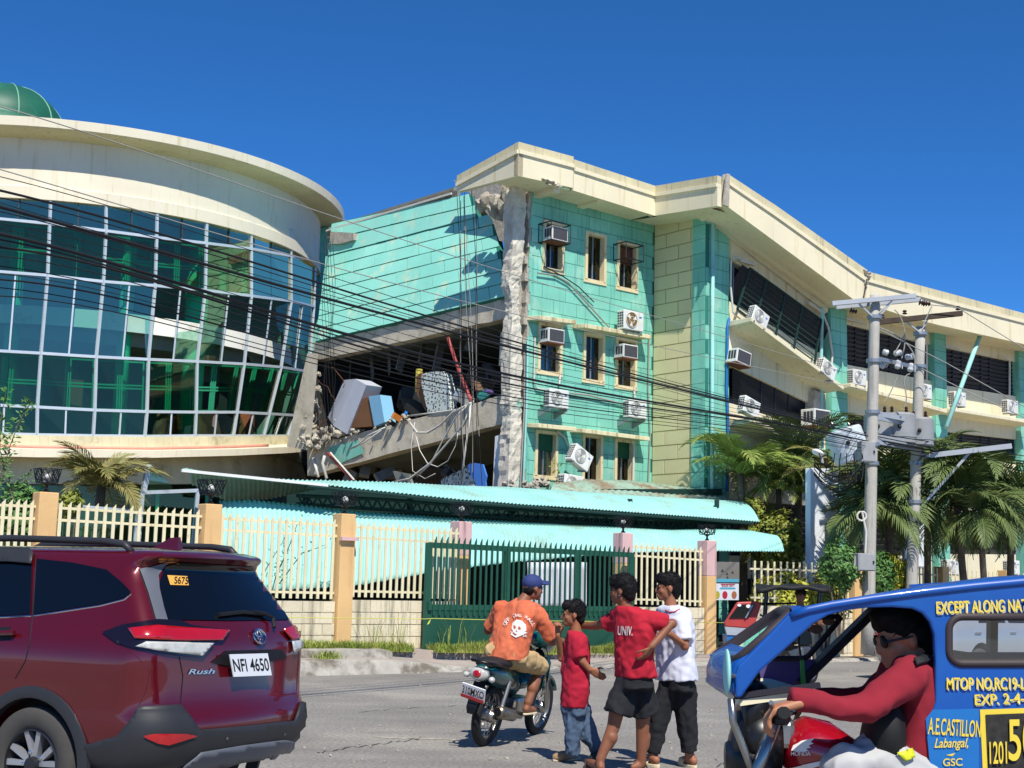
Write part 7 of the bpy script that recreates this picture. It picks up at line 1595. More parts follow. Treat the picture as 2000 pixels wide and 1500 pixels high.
Rp = Matrix.Rotation(math.radians(-22), 3, 'Y') @ Matrix.Rotation(math.radians(6), 3, 'X'); npl = mb_(MB().box((-.405, .0, .52), (.012, .235, .135), Rp), 'number_plate', 'platew'); mb_(MB().box((-.414, .0, .468), (.006, .235, .03), Rp), 'plate_band', 'lampred', npl)
c0 = MM @ (Vector((-.405, 0, .52))+Rp @ Vector((-.009, .11, -.028))); xd = (MM.to_3x3() @ (Rp @ Vector((0, -1, 0)))); yd = (MM.to_3x3() @ (Rp @ Vector((0, 0, 1)))); text('310MXO', M['ink'], c0, xd, yd, .22, .075, npl)
for sd in (-1, 1):
    mb_(MB().tube([(0, sd*.11, .3), (.12, sd*.11, .62)], .02, 8), 'shock_rod', 'steelm'); sp = MB(); sp.tube([(.03+.085*k/60*1.0, sd*.11+.03*math.sin(k*.9), .36+.2*k/60+.0*math.cos(k)) for k in range(61)], .008, 5); mb_(sp, 'shock_spring', 'mcblack')
    mb_(MB().bar((0, sd*.09, .285), (.5, sd*.08, .34), .03, .05), 'swing_arm', 'mcblack'); mb_(MB().tube([(1.22, sd*.075, .285), (1.02, sd*.075, .8)], .024, 8), 'fork_leg', 'steelm'); mb_(MB().ball((-.34, sd*.13, .66), (.035, .03, .028), 8), 'indicator', 'lampclear', smooth=True); mb_(MB().tube([(.45, sd*.08, .3), (.46, sd*.26, .3)], .015, 8), 'footpeg', 'rubber')
mf = mb_(MB().tube([(-.14, -.16, .36), (-.1, -.16, .355), (.22, -.15, .3), (.28, -.14, .29)], [.05, .062, .055, .02], 16), 'muffler', 'muff', smooth=True); mb_(MB().lathe([(.035, 0), (.04, .012)], (-.155, -.16, .362), Vector((-1, 0, 0)), 14), 'muffler_outlet', 'mcblack', mf); mb_(MB().tube([(.28, -.14, .29), (.5, -.12, .26), (.68, -.05, .3), (.72, 0, .42)], .02, 8), 'exhaust_pipe', 'muff', smooth=True)
mb_(MB().box((.52, 0, .34), (.3, .22, .2)), 'engine', 'steelm', bevel=.03); mb_(MB().box((.74, 0, .36), (.16, .14, .12)), 'cylinder', 'mcblack', bevel=.02); mb_(MB().tube([(0, .1, .24), (.5, .12, .26)], .03, 8), 'chain_case', 'mcblack')
mb_(MB().rings([[Vector((x, w*math.cos(a), zc+h*math.sin(a))) for a in [k*math.pi/6 for k in range(12)]] for x, w, zc, h in ((.5, .05, .55, .05), (.7, .055, .55, .06), (.9, .06, .68, .07), (.98, .07, .8, .08))]), 'frame_cover', 'mcteal', smooth=True)
for sd in (-1, 1): mb_(MB().prism([(.92, sd*.1, .9), (.86, sd*.2, .78), (.84, sd*.2, .5), (.9, sd*.14, .42), (1.02, sd*.1, .6), (1.03, sd*.08, .85)], (.02, -sd*.02, 0)), 'leg_shield', 'mcteal', bevel=.01)
mb_(MB().rings([[Vector((x, w*math.cos(a), zc+h*math.sin(a))) for a in [k*math.pi/6 for k in range(12)]] for x, w, zc, h in ((.86, .1, .97, .05), (.95, .15, .97, .08), (1.06, .13, .93, .1), (1.12, .06, .9, .06))]), 'front_cowl', 'mcteal', smooth=True)
mb_(MB().rings([[Vector((1.22+.33*math.cos(a), .05*math.cos(t), .285+.32*math.sin(a)+.02*math.sin(t))) for t in [k*math.pi/4 for k in range(8)]] for a in [math.radians(v) for v in range(30, 150, 12)]]), 'front_mudguard', 'mcteal', smooth=True)
mb_(MB().tube([(.84, .36, 1.0), (.9, .3, 1.0), (.95, .1, .97), (.95, -.1, .97), (.9, -.3, 1.0), (.84, -.36, 1.0)], .013, 8), 'handlebar', 'mcblack', smooth=True)
for sd in (-1, 1):
    mb_(MB().tube([(.83, sd*.25, 1.0), (.83, sd*.37, .995)], .019, 10), 'grip', 'rubber'); mb_(MB().tube([(.93, sd*.27, 1.0), (.95, sd*.33, 1.1), (.93, sd*.38, 1.15)], .008, 6), 'mirror_stem', 'mcblack'); mm_ = mb_(MB().ball((.92, sd*.38, 1.18), (.018, .065, .045), 10), 'mirror', 'mcblack', smooth=True); mb_(MB().ball((.908, sd*.38, 1.18), (.012, .058, .038), 10), 'mirror_glass', 'mirrorb', mm_, smooth=True)
mb_(MB().bar((.93, -.3, 1.0), (.86, -.38, .96), .012, .012), 'brake_lever', 'steelm')
# ------------------------------------------------------------------ rider in orange
def mp(x, y, z): return MM @ Vector((x, y, z))
fR = (hv*.9+Vector((.3, .0, 0))).normalized(); bo = thing('person', mp(.2, 0, 0), 'man in orange T-shirt and blue cap riding the small motorcycle', 'person', 'people on the street')
hc = mp(.42, -.06, 1.49); ex_ = lambda x, y, z: mp(x, y, z)
b = MB(); R, q = head(b, hc, (.85, .5, -.08)); limb(b, [mp(.38, -.02, 1.4), mp(.33, 0, 1.32)], [.055, .065]); tors(b, [(mp(.32, 0, 1.3), .15, .09, fR), (mp(.25, 0, 1.1), .14, .08, fR), (mp(.2, 0, .9), .12, .08, fR)])
limb(b, [mp(.36, -.2, 1.24), mp(.5, -.32, 1.02), mp(.76, -.31, 1.02)], [.05, .042, .03]); hand(b, mp(.75, -.31, 1.02), hv, -Z, 1.1); limb(b, [mp(.36, .2, 1.24), mp(.42, .34, 1.0), mp(.74, .31, 1.02)], [.05, .042, .03]); hand(b, mp(.74, .31, 1.02), hv, -Z, 1.1)
for sd in (-1, 1):
    limb(b, [mp(.2, sd*.1, .84), mp(.58, sd*.2, .75), mp(.43, sd*.2, .42)], [.06, .06, .042]); limb(b, [mp(.52, sd*.2, .62), mp(.48, sd*.2, .55)], [.058, .056]); foot(b, mp(.43, sd*.2, .38), mp(.58, sd*.22, .325))
remesh_union(b, 'body', M['skind'], .0085, bo); eyes(bo, q, R)
b = MB(); b.ball(q(-.05, 0, -.02), (.05, .074, .06), 10, R); remesh_union(b, 'hair', M['hair'], .01, bo, 2, lambda v: v+noise.noise_vector(v*40)*.008)
b = MB(); b.ball(q(-.012, 0, .05), (.108, .09, .085), 14, R); cp = remesh_union(b, 'cap', M['capblue'], .01, bo, 2)
MB().rings([[q(x, w*math.cos(a), .045+.012*math.sin(a)+.03*(1-math.cos(a)**2)) for a in [k*math.pi/8 for k in range(16)]] for x, w in ((.06, .078), (.12, .075), (.16, .055), (.175, .02))]).build('cap_peak', M['capblue'], cp, smooth=True)
b = MB(); tors(b, [(mp(.37, 0, 1.37), .075, .07, fR), (mp(.34, 0, 1.325), .2, .1, fR), (mp(.3, 0, 1.22), .235, .13, fR), (mp(.24, 0, 1.06), .215, .14, fR), (mp(.18, 0, .9), .21, .15, fR), (mp(.16, 0, .8), .215, .16, fR)]); sleeve(b, [mp(.34, -.19, 1.25), mp(.47, -.31, 1.06)], [.085, .078]); sleeve(b, [mp(.34, .19, 1.25), mp(.41, .32, 1.05)], [.085, .078])
shR = remesh_union(b, 'shirt', M['orangetee'], .011, bo, 3, fold(9, .02))
b = MB()
for sd in (-1, 1): sleeve(b, [mp(.15, sd*.1, .84), mp(.4, sd*.17, .8), mp(.57, sd*.2, .765)], [.118, .105, .095])
remesh_union(b, 'shorts', M['khaki'], .012, bo, 3, fold(10, .018))
for sd in (-1, 1): sole('flip_flop', M['beige'], bo, mp(.43, sd*.2, .38), mp(.58, sd*.22, .315), .045, .018)
SkR = Skin(shR); pm = M['printw']
SkR.patch([(1000, 1229), (1002, 1217), (1010, 1211), (1020, 1213), (1027, 1221), (1027, 1232), (1020, 1236), (1010, 1240), (1004, 1236)], 'skull_print', pm, shR, .008, 3)
for (x, y, r) in ((1006, 1225, 2.6), (1015, 1227, 2.8), (1010, 1233, 1.4)): SkR.patch([(x+r*math.cos(a), y+r*1.2*math.sin(a)) for a in [k*.8 for k in range(8)]], 'skull_socket', M['orangetee'], shR, .011, 2)
SkR.patch([(1000, 1236), (1006, 1242), (1026, 1233), (1029, 1236), (1008, 1246), (998, 1240)], 'bone_print', pm, shR, .009, 3)
word = 'OFF THE WALL'
for k, ch in enumerate(word):
    if ch == ' ': continue
    a = math.radians(160-140*k/(len(word)-1)); cx, cy = 1014+27*math.cos(a), 1229-26*math.sin(a); r_ = a-math.pi/2; SkR.text(ch, cx-2.7*math.cos(r_)+3.5*math.sin(r_), cy+2.7*math.sin(r_)+3.5*math.cos(r_), 5.4, 7, pm, shR, ang=r_, off=.02)
SkR.text('19', 996, 1236, 5, 5, pm, shR, off=.008, ang=-.6); SkR.text('66', 1021, 1244, 7, 5, pm, shR, off=.008)
# ================================================================== blue sidecar tricycle, cut by the right edge
M['tblue'] = mat('blue_enamel', L(16, 78, 158), .4, .1, 3, coat=.25, stain=(L(20, 86, 160), .3, 2)); M['tblue2'] = mat('blue_enamel_light', L(24, 106, 176), .45, .1, 3, coat=.2); M['tyel'] = mat('yellow_lettering', L(228, 200, 64), .6, .06); M['tcream'] = mat('lettering_outline', L(196, 190, 150), .6, .05); M['tpurp'] = mat('purple_lining', L(78, 66, 120), .7, .12, 5); M['tdark'] = mat('dark_lining', L(40, 37, 46), .6, .1); M['clear'] = glassmat('clear_windscreen', (.86, .9, .92, 1), .45); M['gask'] = mat('rubber_gasket', L(58, 48, 48), .6, .1); M['tankred'] = mat('red_tank_paint', L(150, 10, 28), .2, .04, coat=1.); M['stick1'] = mat('brown_sticker', L(110, 84, 76), .6, .15, 20); M['stick2'] = mat('grey_sticker', L(112, 122, 120), .6, .1, 20); M['greytag'] = mat('green_tag', L(48, 150, 50), .6, .2, 20)
YN, YF = 4.7, 5.6
tri = thing('tricycle', gnd(1800, 1990), 'bright blue passenger tricycle with yellow lettering at the right edge', 'tricycle')
def cdt_plate(outer, holes, Y, th, name, m, parent, step=24):
    pts, edges = [], []
    for loop in [outer]+holes:
        b = len(pts); ex = []
        for (a, c), (a2, c2) in zip(loop, loop[1:]+loop[:1]):
            n = max(1, int(math.hypot(a2-a, c2-c)/step)); ex += [(a+(a2-a)*k/n, c+(c2-c)*k/n) for k in range(n)]
        pts += [Vector(p) for p in ex]; edges += [(b+i, b+(i+1) % len(ex)) for i in range(len(ex))]
    r = delaunay_2d_cdt(pts, edges, [], 2, 1e-4)
    def ins(loop, x, y):
        c = False; j = len(loop)-1
        for i in range(len(loop)):
            if (loop[i][1] > y) != (loop[j][1] > y) and x < (loop[j][0]-loop[i][0])*(y-loop[i][1])/(loop[j][1]-loop[i][1])+loop[i][0]: c = not c
            j = i
        return c
    fs = []
    for f in r[2]:
        x = sum(r[0][i].x for i in f)/len(f); y = sum(r[0][i].y for i in f)/len(f)
        if ins(outer, x, y) and not any(ins(h, x, y) for h in holes): fs.append(tuple(f))
    b = MB(); yf = Y if callable(Y) else (lambda p, q: Y); b.v = [pt(v.x, v.y, yf(v.x, v.y)) for v in r[0]]; b.f = fs
    o = b.build(name, m, parent); q = o.modifiers.new('s', 'SOLIDIFY'); q.thickness = th; q.offset = 0; bv = o.modifiers.new('b', 'BEVEL'); bv.width = .008; bv.segments = 2; bv.limit_method = 'ANGLE'; return o
def rrect(x0, y0, x1, y1, r, n=6): return [(x+r*math.cos(a), y+r*math.sin(a)) for (x, y, a0) in ((x1-r, y0+r, -90), (x1-r, y1-r, 0), (x0+r, y1-r, 90), (x0+r, y0+r, 180)) for a in [math.radians(a0+90*k/n) for k in range(n+1)]]
RE = 2330
top = [(1540, 1197), (1575, 1184), (1620, 1175), (1700, 1163), (1800, 1150), (1900, 1139), (2000, 1130), (2150, 1121), (RE, 1116)]
outer = [(1440, 1300), (1500, 1240)]+top+[(RE, 1640), (1835, 1640), (1826, 1560), (1812, 1470), (1806, 1430), (1808, 1402), (1820, 1384), (1824, 1370), (1824, 1290), (1822, 1240), (1814, 1215), (1800, 1198), (1780, 1189), (1740, 1186), (1690, 1187), (1650, 1192), (1615, 1202), (1585, 1220), (1530, 1270), (1482, 1312), (1462, 1340), (1446, 1362), (1436, 1362), (1434, 1320)]
win = rrect(1853, 1204, 2110, 1296, 26)
pan = cdt_plate(outer, [win], YN, .03, 'side_panel', M['tblue'], tri)
MB().tube([pt(x, y, YN-.012) for x, y in win+win[:1]], .014, 8).build('window_gasket', M['gask'], tri, smooth=True)
MB().add([pt(x, y, YN) for x, y in win], [tuple(range(len(win)))]).build('window_pane', M['clear'], tri)
# roof and far side
rows = []
for j in range(9):
    v = j/8; yy = YN-.02+(YF+.06-YN)*v; rows.append([Vector((pt(x, y, YN).x+max(0, 1640-x)*.0016*v, yy, pt(x, y, YN).z+.03*math.sin(math.pi*v)*max(0., min(1., (x-1620)/350))+.002-.06*v)) for x, y in top])
ro = MB().grid(rows).build('roof', M['tblue'], tri, smooth=True); q = ro.modifiers.new('s', 'SOLIDIFY'); q.thickness = .025; q.offset = -1
def far(px, py): p = pt(px, py, YN); return Vector((p.x, YF, p.z))
wx = lambda p: Vector(p)
fo = [far(x, y) for x, y in ((1930, 1300), (RE, 1300), (RE, 1640), (1930, 1640))]; MB().prism(fo, (0, .03, 0)).build('far_panel', M['tblue'], tri)
for x in (1932, 2120): MB().bar(far(x, 1160), far(x, 1310), .05, .03).build('far_pillar', M['tdark'], tri)
far2 = lambda x, y: pt(x, y, YF)
MB().bar(far2(1712, 1186), far2(1560, 1335), .03, .09, up=Vector((0, 1, 0))).build('far_pillar', M['tdark'], tri)
MB().prism([far(x, y) for x, y in ((1930, 1142), (RE, 1118), (RE, 1200), (1930, 1205))], (0, .03, 0)).build('far_header', M['tblue'], tri)
# rear compartment: bench, back wall
MB().prism([Vector((far(RE, 1300).x, YN+.05, far(RE, 1160).z)), Vector((far(RE, 1300).x, YF-.02, far(RE, 1160).z)), Vector((far(RE, 1300).x, YF-.02, .55)), Vector((far(RE, 1300).x, YN+.05, .55))], (-.03, 0, 0)).build('rear_wall', M['tdark'], tri)
MB().prism([Vector((far(1928, 1300).x, YN+.05, 1.3)), Vector((far(1928, 1300).x, YF-.02, 1.3)), Vector((far(1928, 1300).x, YF-.02, .5)), Vector((far(1928, 1300).x, YN+.05, .5))], (.03, 0, 0)).build('front_bulkhead', M['tdark'], tri)
MB().box((far(2050, 1300).x, (YN+YF)/2, .62), (.8, YF-YN-.1, .12)).build('bench', M['tpurp'], tri)
# nose apron, windscreen, dashboard
nN = [pt(x, y, YN) for x, y in ((1442, 1298), (1436, 1362))]; nF = [Vector((nN[0].x-.02, YF, nN[0].z+.0)), Vector((nN[1].x-.02, YF, nN[1].z-.0))]
ap = []
for j in range(11):
    v = j/10; bulge = .03*math.sin(math.pi*v); yy = YN+(5.3-YN)*v; ap.append([Vector((nN[0].x+.06-bulge*.3, yy, nN[0].z+.05)), Vector((nN[0].x-bulge, yy, nN[0].z+.01)), Vector((nN[0].x-.02-bulge, yy, nN[0].z-.04)), Vector((nN[1].x-.01-bulge, yy, nN[1].z+.02)), Vector((nN[1].x+.01-bulge*.8, yy, nN[1].z))])
o = MB().grid(ap).build('nose_apron', M['tblue'], tri, smooth=True); q = o.modifiers.new('s', 'SOLIDIFY'); q.thickness = .02
wb, wt = pt(1450, 1292, YN), pt(1556, 1199, YN); P4 = [wb+Vector((0, .03, 0)), wt+Vector((0, .03, 0)), pt(1530, 1193, 5.1), pt(1399, 1284, 5.27)]
MB().add([p+Vector((-.01, 0, 0)) for p in P4], [(0, 1, 2, 3)]).build('windscreen', M['clear'], tri)
ctr = sum(P4, Vector())/4
def rl4(P, f=.12):
    o_ = []
    for i in range(4):
        a, b, c = P[i-1], P[i], P[(i+1) % 4]; o_ += [b.lerp(a, f), b.lerp(a, f*.3).lerp(c, f*.3), b.lerp(c, f)]
    return o_+o_[:1]
MB().tube(rl4([p+Vector((-.012, 0, 0)) for p in P4]), .018, 8).build('windscreen_gasket', M['gask'], tri, smooth=True)
MB().bar(Vector((wt.x, YN, wt.z+.012)), pt(1534, 1190, 5.12), .03, .03).build('screen_header', M['tblue'], tri)
MB().bar(pt(1527, 1190, 5.12), pt(1392, 1284, 5.29), .03, .02).build('far_screen_pillar', M['tblue'], tri)
# far door pane with round stickers, dark lining below
fp = [far2(x, y) for x, y in ((1578, 1206), (1645, 1204), (1575, 1286), (1492, 1286))]; MB().add(fp, [(0, 1, 2, 3)]).build('far_pane', M['clear'], tri); MB().tube(rl4(fp, .1), .012, 6).build('far_pane_gasket', M['tdark'], tri)
for x, y, rx, ry, m in ((1538, 1263, 14, 8, 'stick1'), (1566, 1245, 19, 14, 'stick2'), (1594, 1229, 13, 9, 'stick1'), (1618, 1214, 12, 7, 'stick1')):
    c = far2(x, y); MB().prism([c+Vector((rx*math.cos(a)/482, -.006, ry*math.sin(a)/482)) for a in [k*.35 for k in range(18)]], (0, .004, 0)).build('round_sticker', M[m], tri)
MB().prism([far2(x, y) for x, y in ((1450, 1290), (1592, 1288), (1578, 1345), (1440, 1356))], (0, .02, 0)).build('far_lining', M['tpurp'], tri)
MB().prism([Vector((pt(x, 1368, YN).x, YN+.02, pt(x, 1368, YN).z)) for x in (1448,)]+[Vector((pt(x, 1352, YN).x, yy, pt(1450, 1356, YN).z)) for x, yy in ((1450, YF-.03), (1600, YF-.03))]+[Vector((pt(1590, 1350, YN).x, YN+.1, pt(1590, 1352, YN).z))], (0, 0, -.02)).build('dash_tray', M['cream'], tri)
MB().bar(pt(1436, 1360, YN+.02), pt(1600, 1338, YN+.1), .02, .018).build('dash_bar', M['tdark'], tri)
MB().ball(pt(1452, 1322, YN+.15), (.06, .04, .05), 12).build('headlamp_pod', M['mcblack'], tri, smooth=True); MB().ball(pt(1449, 1322, YN+.125), (.045, .02, .036), 12).build('pod_lens', M['chrome'], tri, smooth=True)
mi = MB().ball(pt(1420, 1312, YN-.02), (.012, .05, .075), 12).build('side_mirror', M['sheet'], tri, smooth=True); MB().tube([pt(1424, 1318, YN-.02), pt(1440, 1322, YN)], .008, 6).build('mirror_arm', M['steelm'], mi)
MB().prism([pt(x, y, YN+.35) for x, y in ((1563, 1291), (1570, 1288), (1574, 1335), (1565, 1338))], (0, .006, 0)).build('hanging_tag', M['greytag'], tri); MB().tube([pt(1562, 1222, YN+.35), pt(1560, 1255, YN+.35), pt(1565, 1290, YN+.35)], .004, 5).build('bead_chain', M['ink'], tri)
MB().tube([pt(x, y, YN+.02) for x, y in ((1428, 1364), (1432, 1410), (1452, 1460), (1474, 1520))], .013, 8).build('front_stay', M['steelm'], tri, smooth=True)
# sign painting
def put(body, x, y, w, h, m, ang=0., shear=0., back=None, Yp=None):
    Yp = Yp or YN-.017; p0 = pt(x, y, Yp); xd = (pt(x+w*math.cos(ang), y-w*math.sin(ang), Yp)-p0); yd = (pt(x+h*math.sin(ang)*-1, y-h*math.cos(ang), Yp)-p0)
    if back: text(body, back, p0+Vector((.004, 0, -.004)), xd.normalized(), yd.normalized(), xd.length, yd.length, pan, shear=shear)
    text(body, m, p0+Vector((0, -.002, 0)), xd.normalized(), yd.normalized(), xd.length, yd.length, pan, shear=shear)
Yl, Cr = M['tyel'], M['tcream']
put("EXCEPT ALONG NAT'L HI-WAY", 1828, 1199, 262, 25, Yl, .03, back=Cr); put('MTOP NO,RC19-LAB-1201', 1848, 1350, 218, 27, Yl, .0, back=Cr); put('EXP. 2-4-26', 1903, 1377, 122, 21, Yl, .04, back=Cr)
put('A.E.CASTILLON', 1811, 1434, 103, 33, Yl, -.06); put('Labangal,', 1824, 1466, 66, 24, Yl, .02, .35); put('GSC', 1841, 1496, 38, 15, Yl, .02); MB().prism([pt(x, y, YN-.02) for x, y in ((1848, 1475), (1866, 1471), (1860, 1477))], (0, .003, 0)).build('flourish', Yl, pan)
MB().prism([pt(x, y, YN-.018) for x, y in ((1808, 1404), (1822, 1386), (1912, 1384), (1912, 1560), (1830, 1560), (1815, 1480))], (0, .002, 0)).build('lower_paint', M['tblue2'], pan)
nb_ = MB().prism([pt(x, y, YN-.018) for x, y in ((1914, 1386), (2090, 1380), (2090, 1600), (1924, 1600))], (0, .002, 0)).build('number_box', Yl, pan); M['blackmot'] = mat('mottled_black', L(44, 42, 38), .7, .6, 40); MB().prism([pt(x, y, YN-.021) for x, y in ((1925, 1396), (2080, 1390), (2080, 1590), (1934, 1590))], (0, .002, 0)).build('number_field', M['blackmot'], nb_)
put('1201', 1932, 1492, 34, 44, Yl, .02, Yp=YN-.024); put('5031', 1969, 1486, 105, 82, Yl, .02, Yp=YN-.024)
# ------------------------------------------------------------------ its motorcycle (front half in view)
YM = 4.84; m2 = thing('motorcycle', gnd(1600, 1900), 'red tank motorcycle pulling the blue tricycle', 'motorcycle')
q = lambda x, y, d_=0: pt(x, y, YM+d_)
def ellrings(L_): return [[c+Vector((0, math.cos(a)*ry, 0))+u*math.sin(a)*rz for a in [k*math.pi/8 for k in range(16)]] for c, ry, rz, u in L_]
tk = MB().rings(ellrings([(q(1524, 1472), .03, .03, Z), (q(1534, 1464), .1, .075, Z), (q(1570, 1462), .14, .11, Z), (q(1620, 1476), .145, .115, Z), (q(1670, 1496), .12, .09, Z), (q(1705, 1510), .07, .06, Z)])).build('fuel_tank', M['tankred'], m2, smooth=True)
SkT = Skin(tk)
SkT.patch([(1546, 1466), (1550, 1456), (1566, 1448), (1590, 1443), (1584, 1450), (1589, 1452), (1580, 1457), (1585, 1460), (1575, 1463), (1580, 1467), (1562, 1469)], 'wing_mark', M['printw'], tk, .004, 5); SkT.text('HONDA', 1546, 1475, 38, 7, M['printw'], tk, off=.005)
SkT.patch([(1540, 1500), (1600, 1486), (1650, 1480), (1640, 1488), (1580, 1500), (1550, 1508)], 'tank_stripe', M['printw'], tk, .004, 6)
MB().lathe([(.04, 0), (.045, .012), (.02, .02)], q(1600, 1440, -.0), Z, 16).build('filler_cap', M['chrome'], m2)
MB().rings(ellrings([(q(1700, 1500), .08, .05, Z), (q(1760, 1512), .12, .06, Z), (q(1880, 1512), .13, .06, Z)])).build('seat', M['seat'], m2, smooth=True)
MB().rings([[c+Vector((0, math.cos(a)*r, 0))+u*math.sin(a)*r for a in [k*math.pi/8 for k in range(16)]] for c, r, u in ((q(1504, 1396), .03, Z), (q(1496, 1388), .085, Z), (q(1476, 1384), .1, Z), (q(1454, 1392), .1, Z), (q(1445, 1402), .085, Z))]).build('headlamp', M['mcblack'], m2, smooth=True)
MB().rings(ellrings([(q(1424, 1470), .04, .06, Z), (q(1440, 1440), .1, .09, Z), (q(1480, 1436), .13, .1, Z), (q(1520, 1450), .1, .11, Z)])).build('fairing', M['mcblack'], m2, smooth=True)
MB().rings(ellrings([(q(1416, 1480), .03, .05, Z), (q(1440, 1482), .1, .09, Z), (q(1500, 1500), .12, .12, Z)])).build('front_cowl', M['mcblack'], m2, smooth=True)
for d_ in (-.12, .12): MB().tube([q(1512, 1410, d_), q(1480, 1500, d_), q(1440, 1640, d_)], .024, 10).build('fork_leg', M['steelm'], m2, smooth=True)
MB().tube([q(1530, 1392, -.36), q(1522, 1394, -.26), q(1516, 1404, -.1), q(1516, 1404, .1), q(1540, 1392, .26), q(1555, 1388, .36)], .014, 8).build('handlebar', M['steelm'], m2, smooth=True)
MB().tube([q(1532, 1392, -.38), q(1524, 1394, -.26)], .02, 10).build('grip', M['rubber'], m2); MB().box(q(1521, 1400, -.24), (.05, .05, .05)).build('switch_box', M['mcblack'], m2, bevel=.01); MB().tube([q(1512, 1394, -.22), q(1508, 1380, -.3), q(1506, 1372, -.36)], .008, 6).build('clutch_lever', M['steelm'], m2)
MB().lathe([(.045, 0), (.05, .03), (.045, .05)], q(1520, 1412, -.06), Vector((-.3, 0, 1)), 16).build('gauge', M['mcblack'], m2); MB().box(q(1526, 1430), (.07, .16, .1)).build('fork_crown', M['steelm'], m2, bevel=.02)
fw = q(1455, 1500); fw.z = .29; ax_ = (0, 1, 0); mw4 = Matrix.Translation(Vector((fw.x-.05, YM, 0))); spoked(m2, mw4, 0, .29, .085)
rw_ = Matrix.Translation(Vector((fw.x+1.2, YM, 0))); spoked(m2, rw_, 0, .29, .085)
MB().box(Vector((fw.x+.55, YM, .42)), (.42, .26, .34)).build('engine', M['steelm'], m2, bevel=.05); MB().bar(Vector((fw.x+.1, YM, .8)), Vector((fw.x+1.2, YM, .66)), .08, .08).build('frame_tube', M['mcblack'], m2)
for d_ in (-.1, .1): MB().bar(Vector((fw.x+1.2, YM+d_, .29)), Vector((fw.x+.6, YM+d_, .38)), .04, .05).build('swing_arm', M['mcblack'], m2)
for p_ in ((.2, 0), (1.0, 0)): MB().bar(Vector((fw.x+p_[0]+.2, YM, .5)), Vector((fw.x+p_[0]+.5, YF, .5)), .04, .04).build('sidecar_strut', M['mcblack'], m2)
# sidecar wheel and chassis of the tricycle
mw4 = Matrix.Translation(Vector((far(2150, 1300).x, YF+.12, 0))); spoked(tri, mw4, 0, .27, .09); MB().box((far(2050, 1300).x, (YN+YF)/2, .46), (1.1, YF-YN, .06)).build('floor', M['tdark'], tri)
# ------------------------------------------------------------------ driver in maroon
M['skinl'] = mat('driver_skin', L(176, 120, 88), .5, .1, 8, spec=.4); M['maroon'] = mat('maroon_knit', L(136, 30, 44), .95, .14, 9); M['greypants'] = mat('light_grey_trousers', L(178, 178, 176), .9, .1, 8); M['bagblack'] = mat('black_bag', L(20, 20, 22), .7, .12, 8); M['neon'] = mat('yellow_trim', L(210, 214, 40), .6, .05)
q = lambda x, y, d_=0: pt(x, y, YM+.04+d_); fD = Vector((-1, -.04, 0)); bo = thing('person', gnd(1760, 1900), 'man in maroon long sleeves and sunglasses driving the blue tricycle', 'person', 'people on the street')
b = MB(); R, qq = head(b, q(1762, 1246), (-.97, -.1, -.2), .93); limb(b, [q(1776, 1265), q(1788, 1300)], [.056, .066]); tors(b, [(q(1790, 1296), .14, .09, fD), (q(1792, 1350), .13, .08, fD), (q(1796, 1460), .12, .08, fD)])
limb(b, [q(1784, 1320, -.2), q(1688, 1388, -.3), q(1562, 1370, -.33)], [.03, .02, .025]); hand(b, q(1562, 1372, -.33), (-.8, .1, -.25), (-.25, .1, -1), .75, 1.0, thumb=-1)
limb(b, [q(1770, 1318, .2), q(1690, 1372, .3), q(1585, 1362, .33)], [.03, .02, .026]); hand(b, q(1585, 1362, .33), (-.9, 0, -.3), (-.25, 0, -1), .8)
limb(b, [q(1790, 1520, -.1), q(1650, 1500, -.18), q(1690, 1640, -.2)], [.07, .06, .045]); limb(b, [q(1790, 1520, .1), q(1650, 1500, .18), q(1690, 1640, .2)], [.07, .06, .045])
remesh_union(b, 'body', M['skinl'], .0075, bo); eyes(bo, qq, R, .93); hairmesh(bo, qq, R, .96, 5, .0)
gl = MB().ball(qq(.086, -.036, .0), (.01, .027, .02), 10, R).build('sunglasses', M['ink'], bo, smooth=True); MB().ball(qq(.086, .036, .0), (.01, .027, .02), 10, R).build('lens', M['ink'], gl, smooth=True); MB().bar(qq(.085, .066, .004), qq(-.01, .083, .008), .008, .008).build('temple', M['ink'], gl); MB().bar(qq(.085, -.066, .004), qq(-.01, -.083, .008), .008, .008).build('temple', M['ink'], gl)
b = MB(); tors(b, [(q(1784, 1280), .075, .07, fD), (q(1784, 1296), .18, .09, fD), (q(1780, 1330), .19, .105, fD), (q(1782, 1400), .185, .11, fD), (q(1790, 1490), .19, .12, fD)]); sleeve(b, [q(1782, 1318, -.19), q(1690, 1386, -.29), q(1640, 1382, -.31), q(1545, 1362, -.33)], [.066, .05, .046, .036]); sleeve(b, [q(1770, 1316, .19), q(1692, 1370, .29), q(1592, 1360, .32)], [.066, .054, .038])
shD = remesh_union(b, 'shirt', M['maroon'], .01, bo, 3, fold(9, .013))
b = MB(); sleeve(b, [q(1790, 1515, -.1), q(1700, 1496, -.15), q(1648, 1496, -.18), q(1690, 1640, -.2)], [.12, .1, .085, .07]); sleeve(b, [q(1790, 1515, .1), q(1700, 1496, .15), q(1648, 1496, .18), q(1690, 1640, .2)], [.12, .1, .085, .07]); remesh_union(b, 'trousers', M['greypants'], .011, bo, 3, fold(9, .02))
SkD = Skin(shD); SkD.patch([(1783, 1290), (1808, 1282), (1814, 1294), (1788, 1304)], 'bag_strap', M['bagblack'], bo, .012, 6, .008)
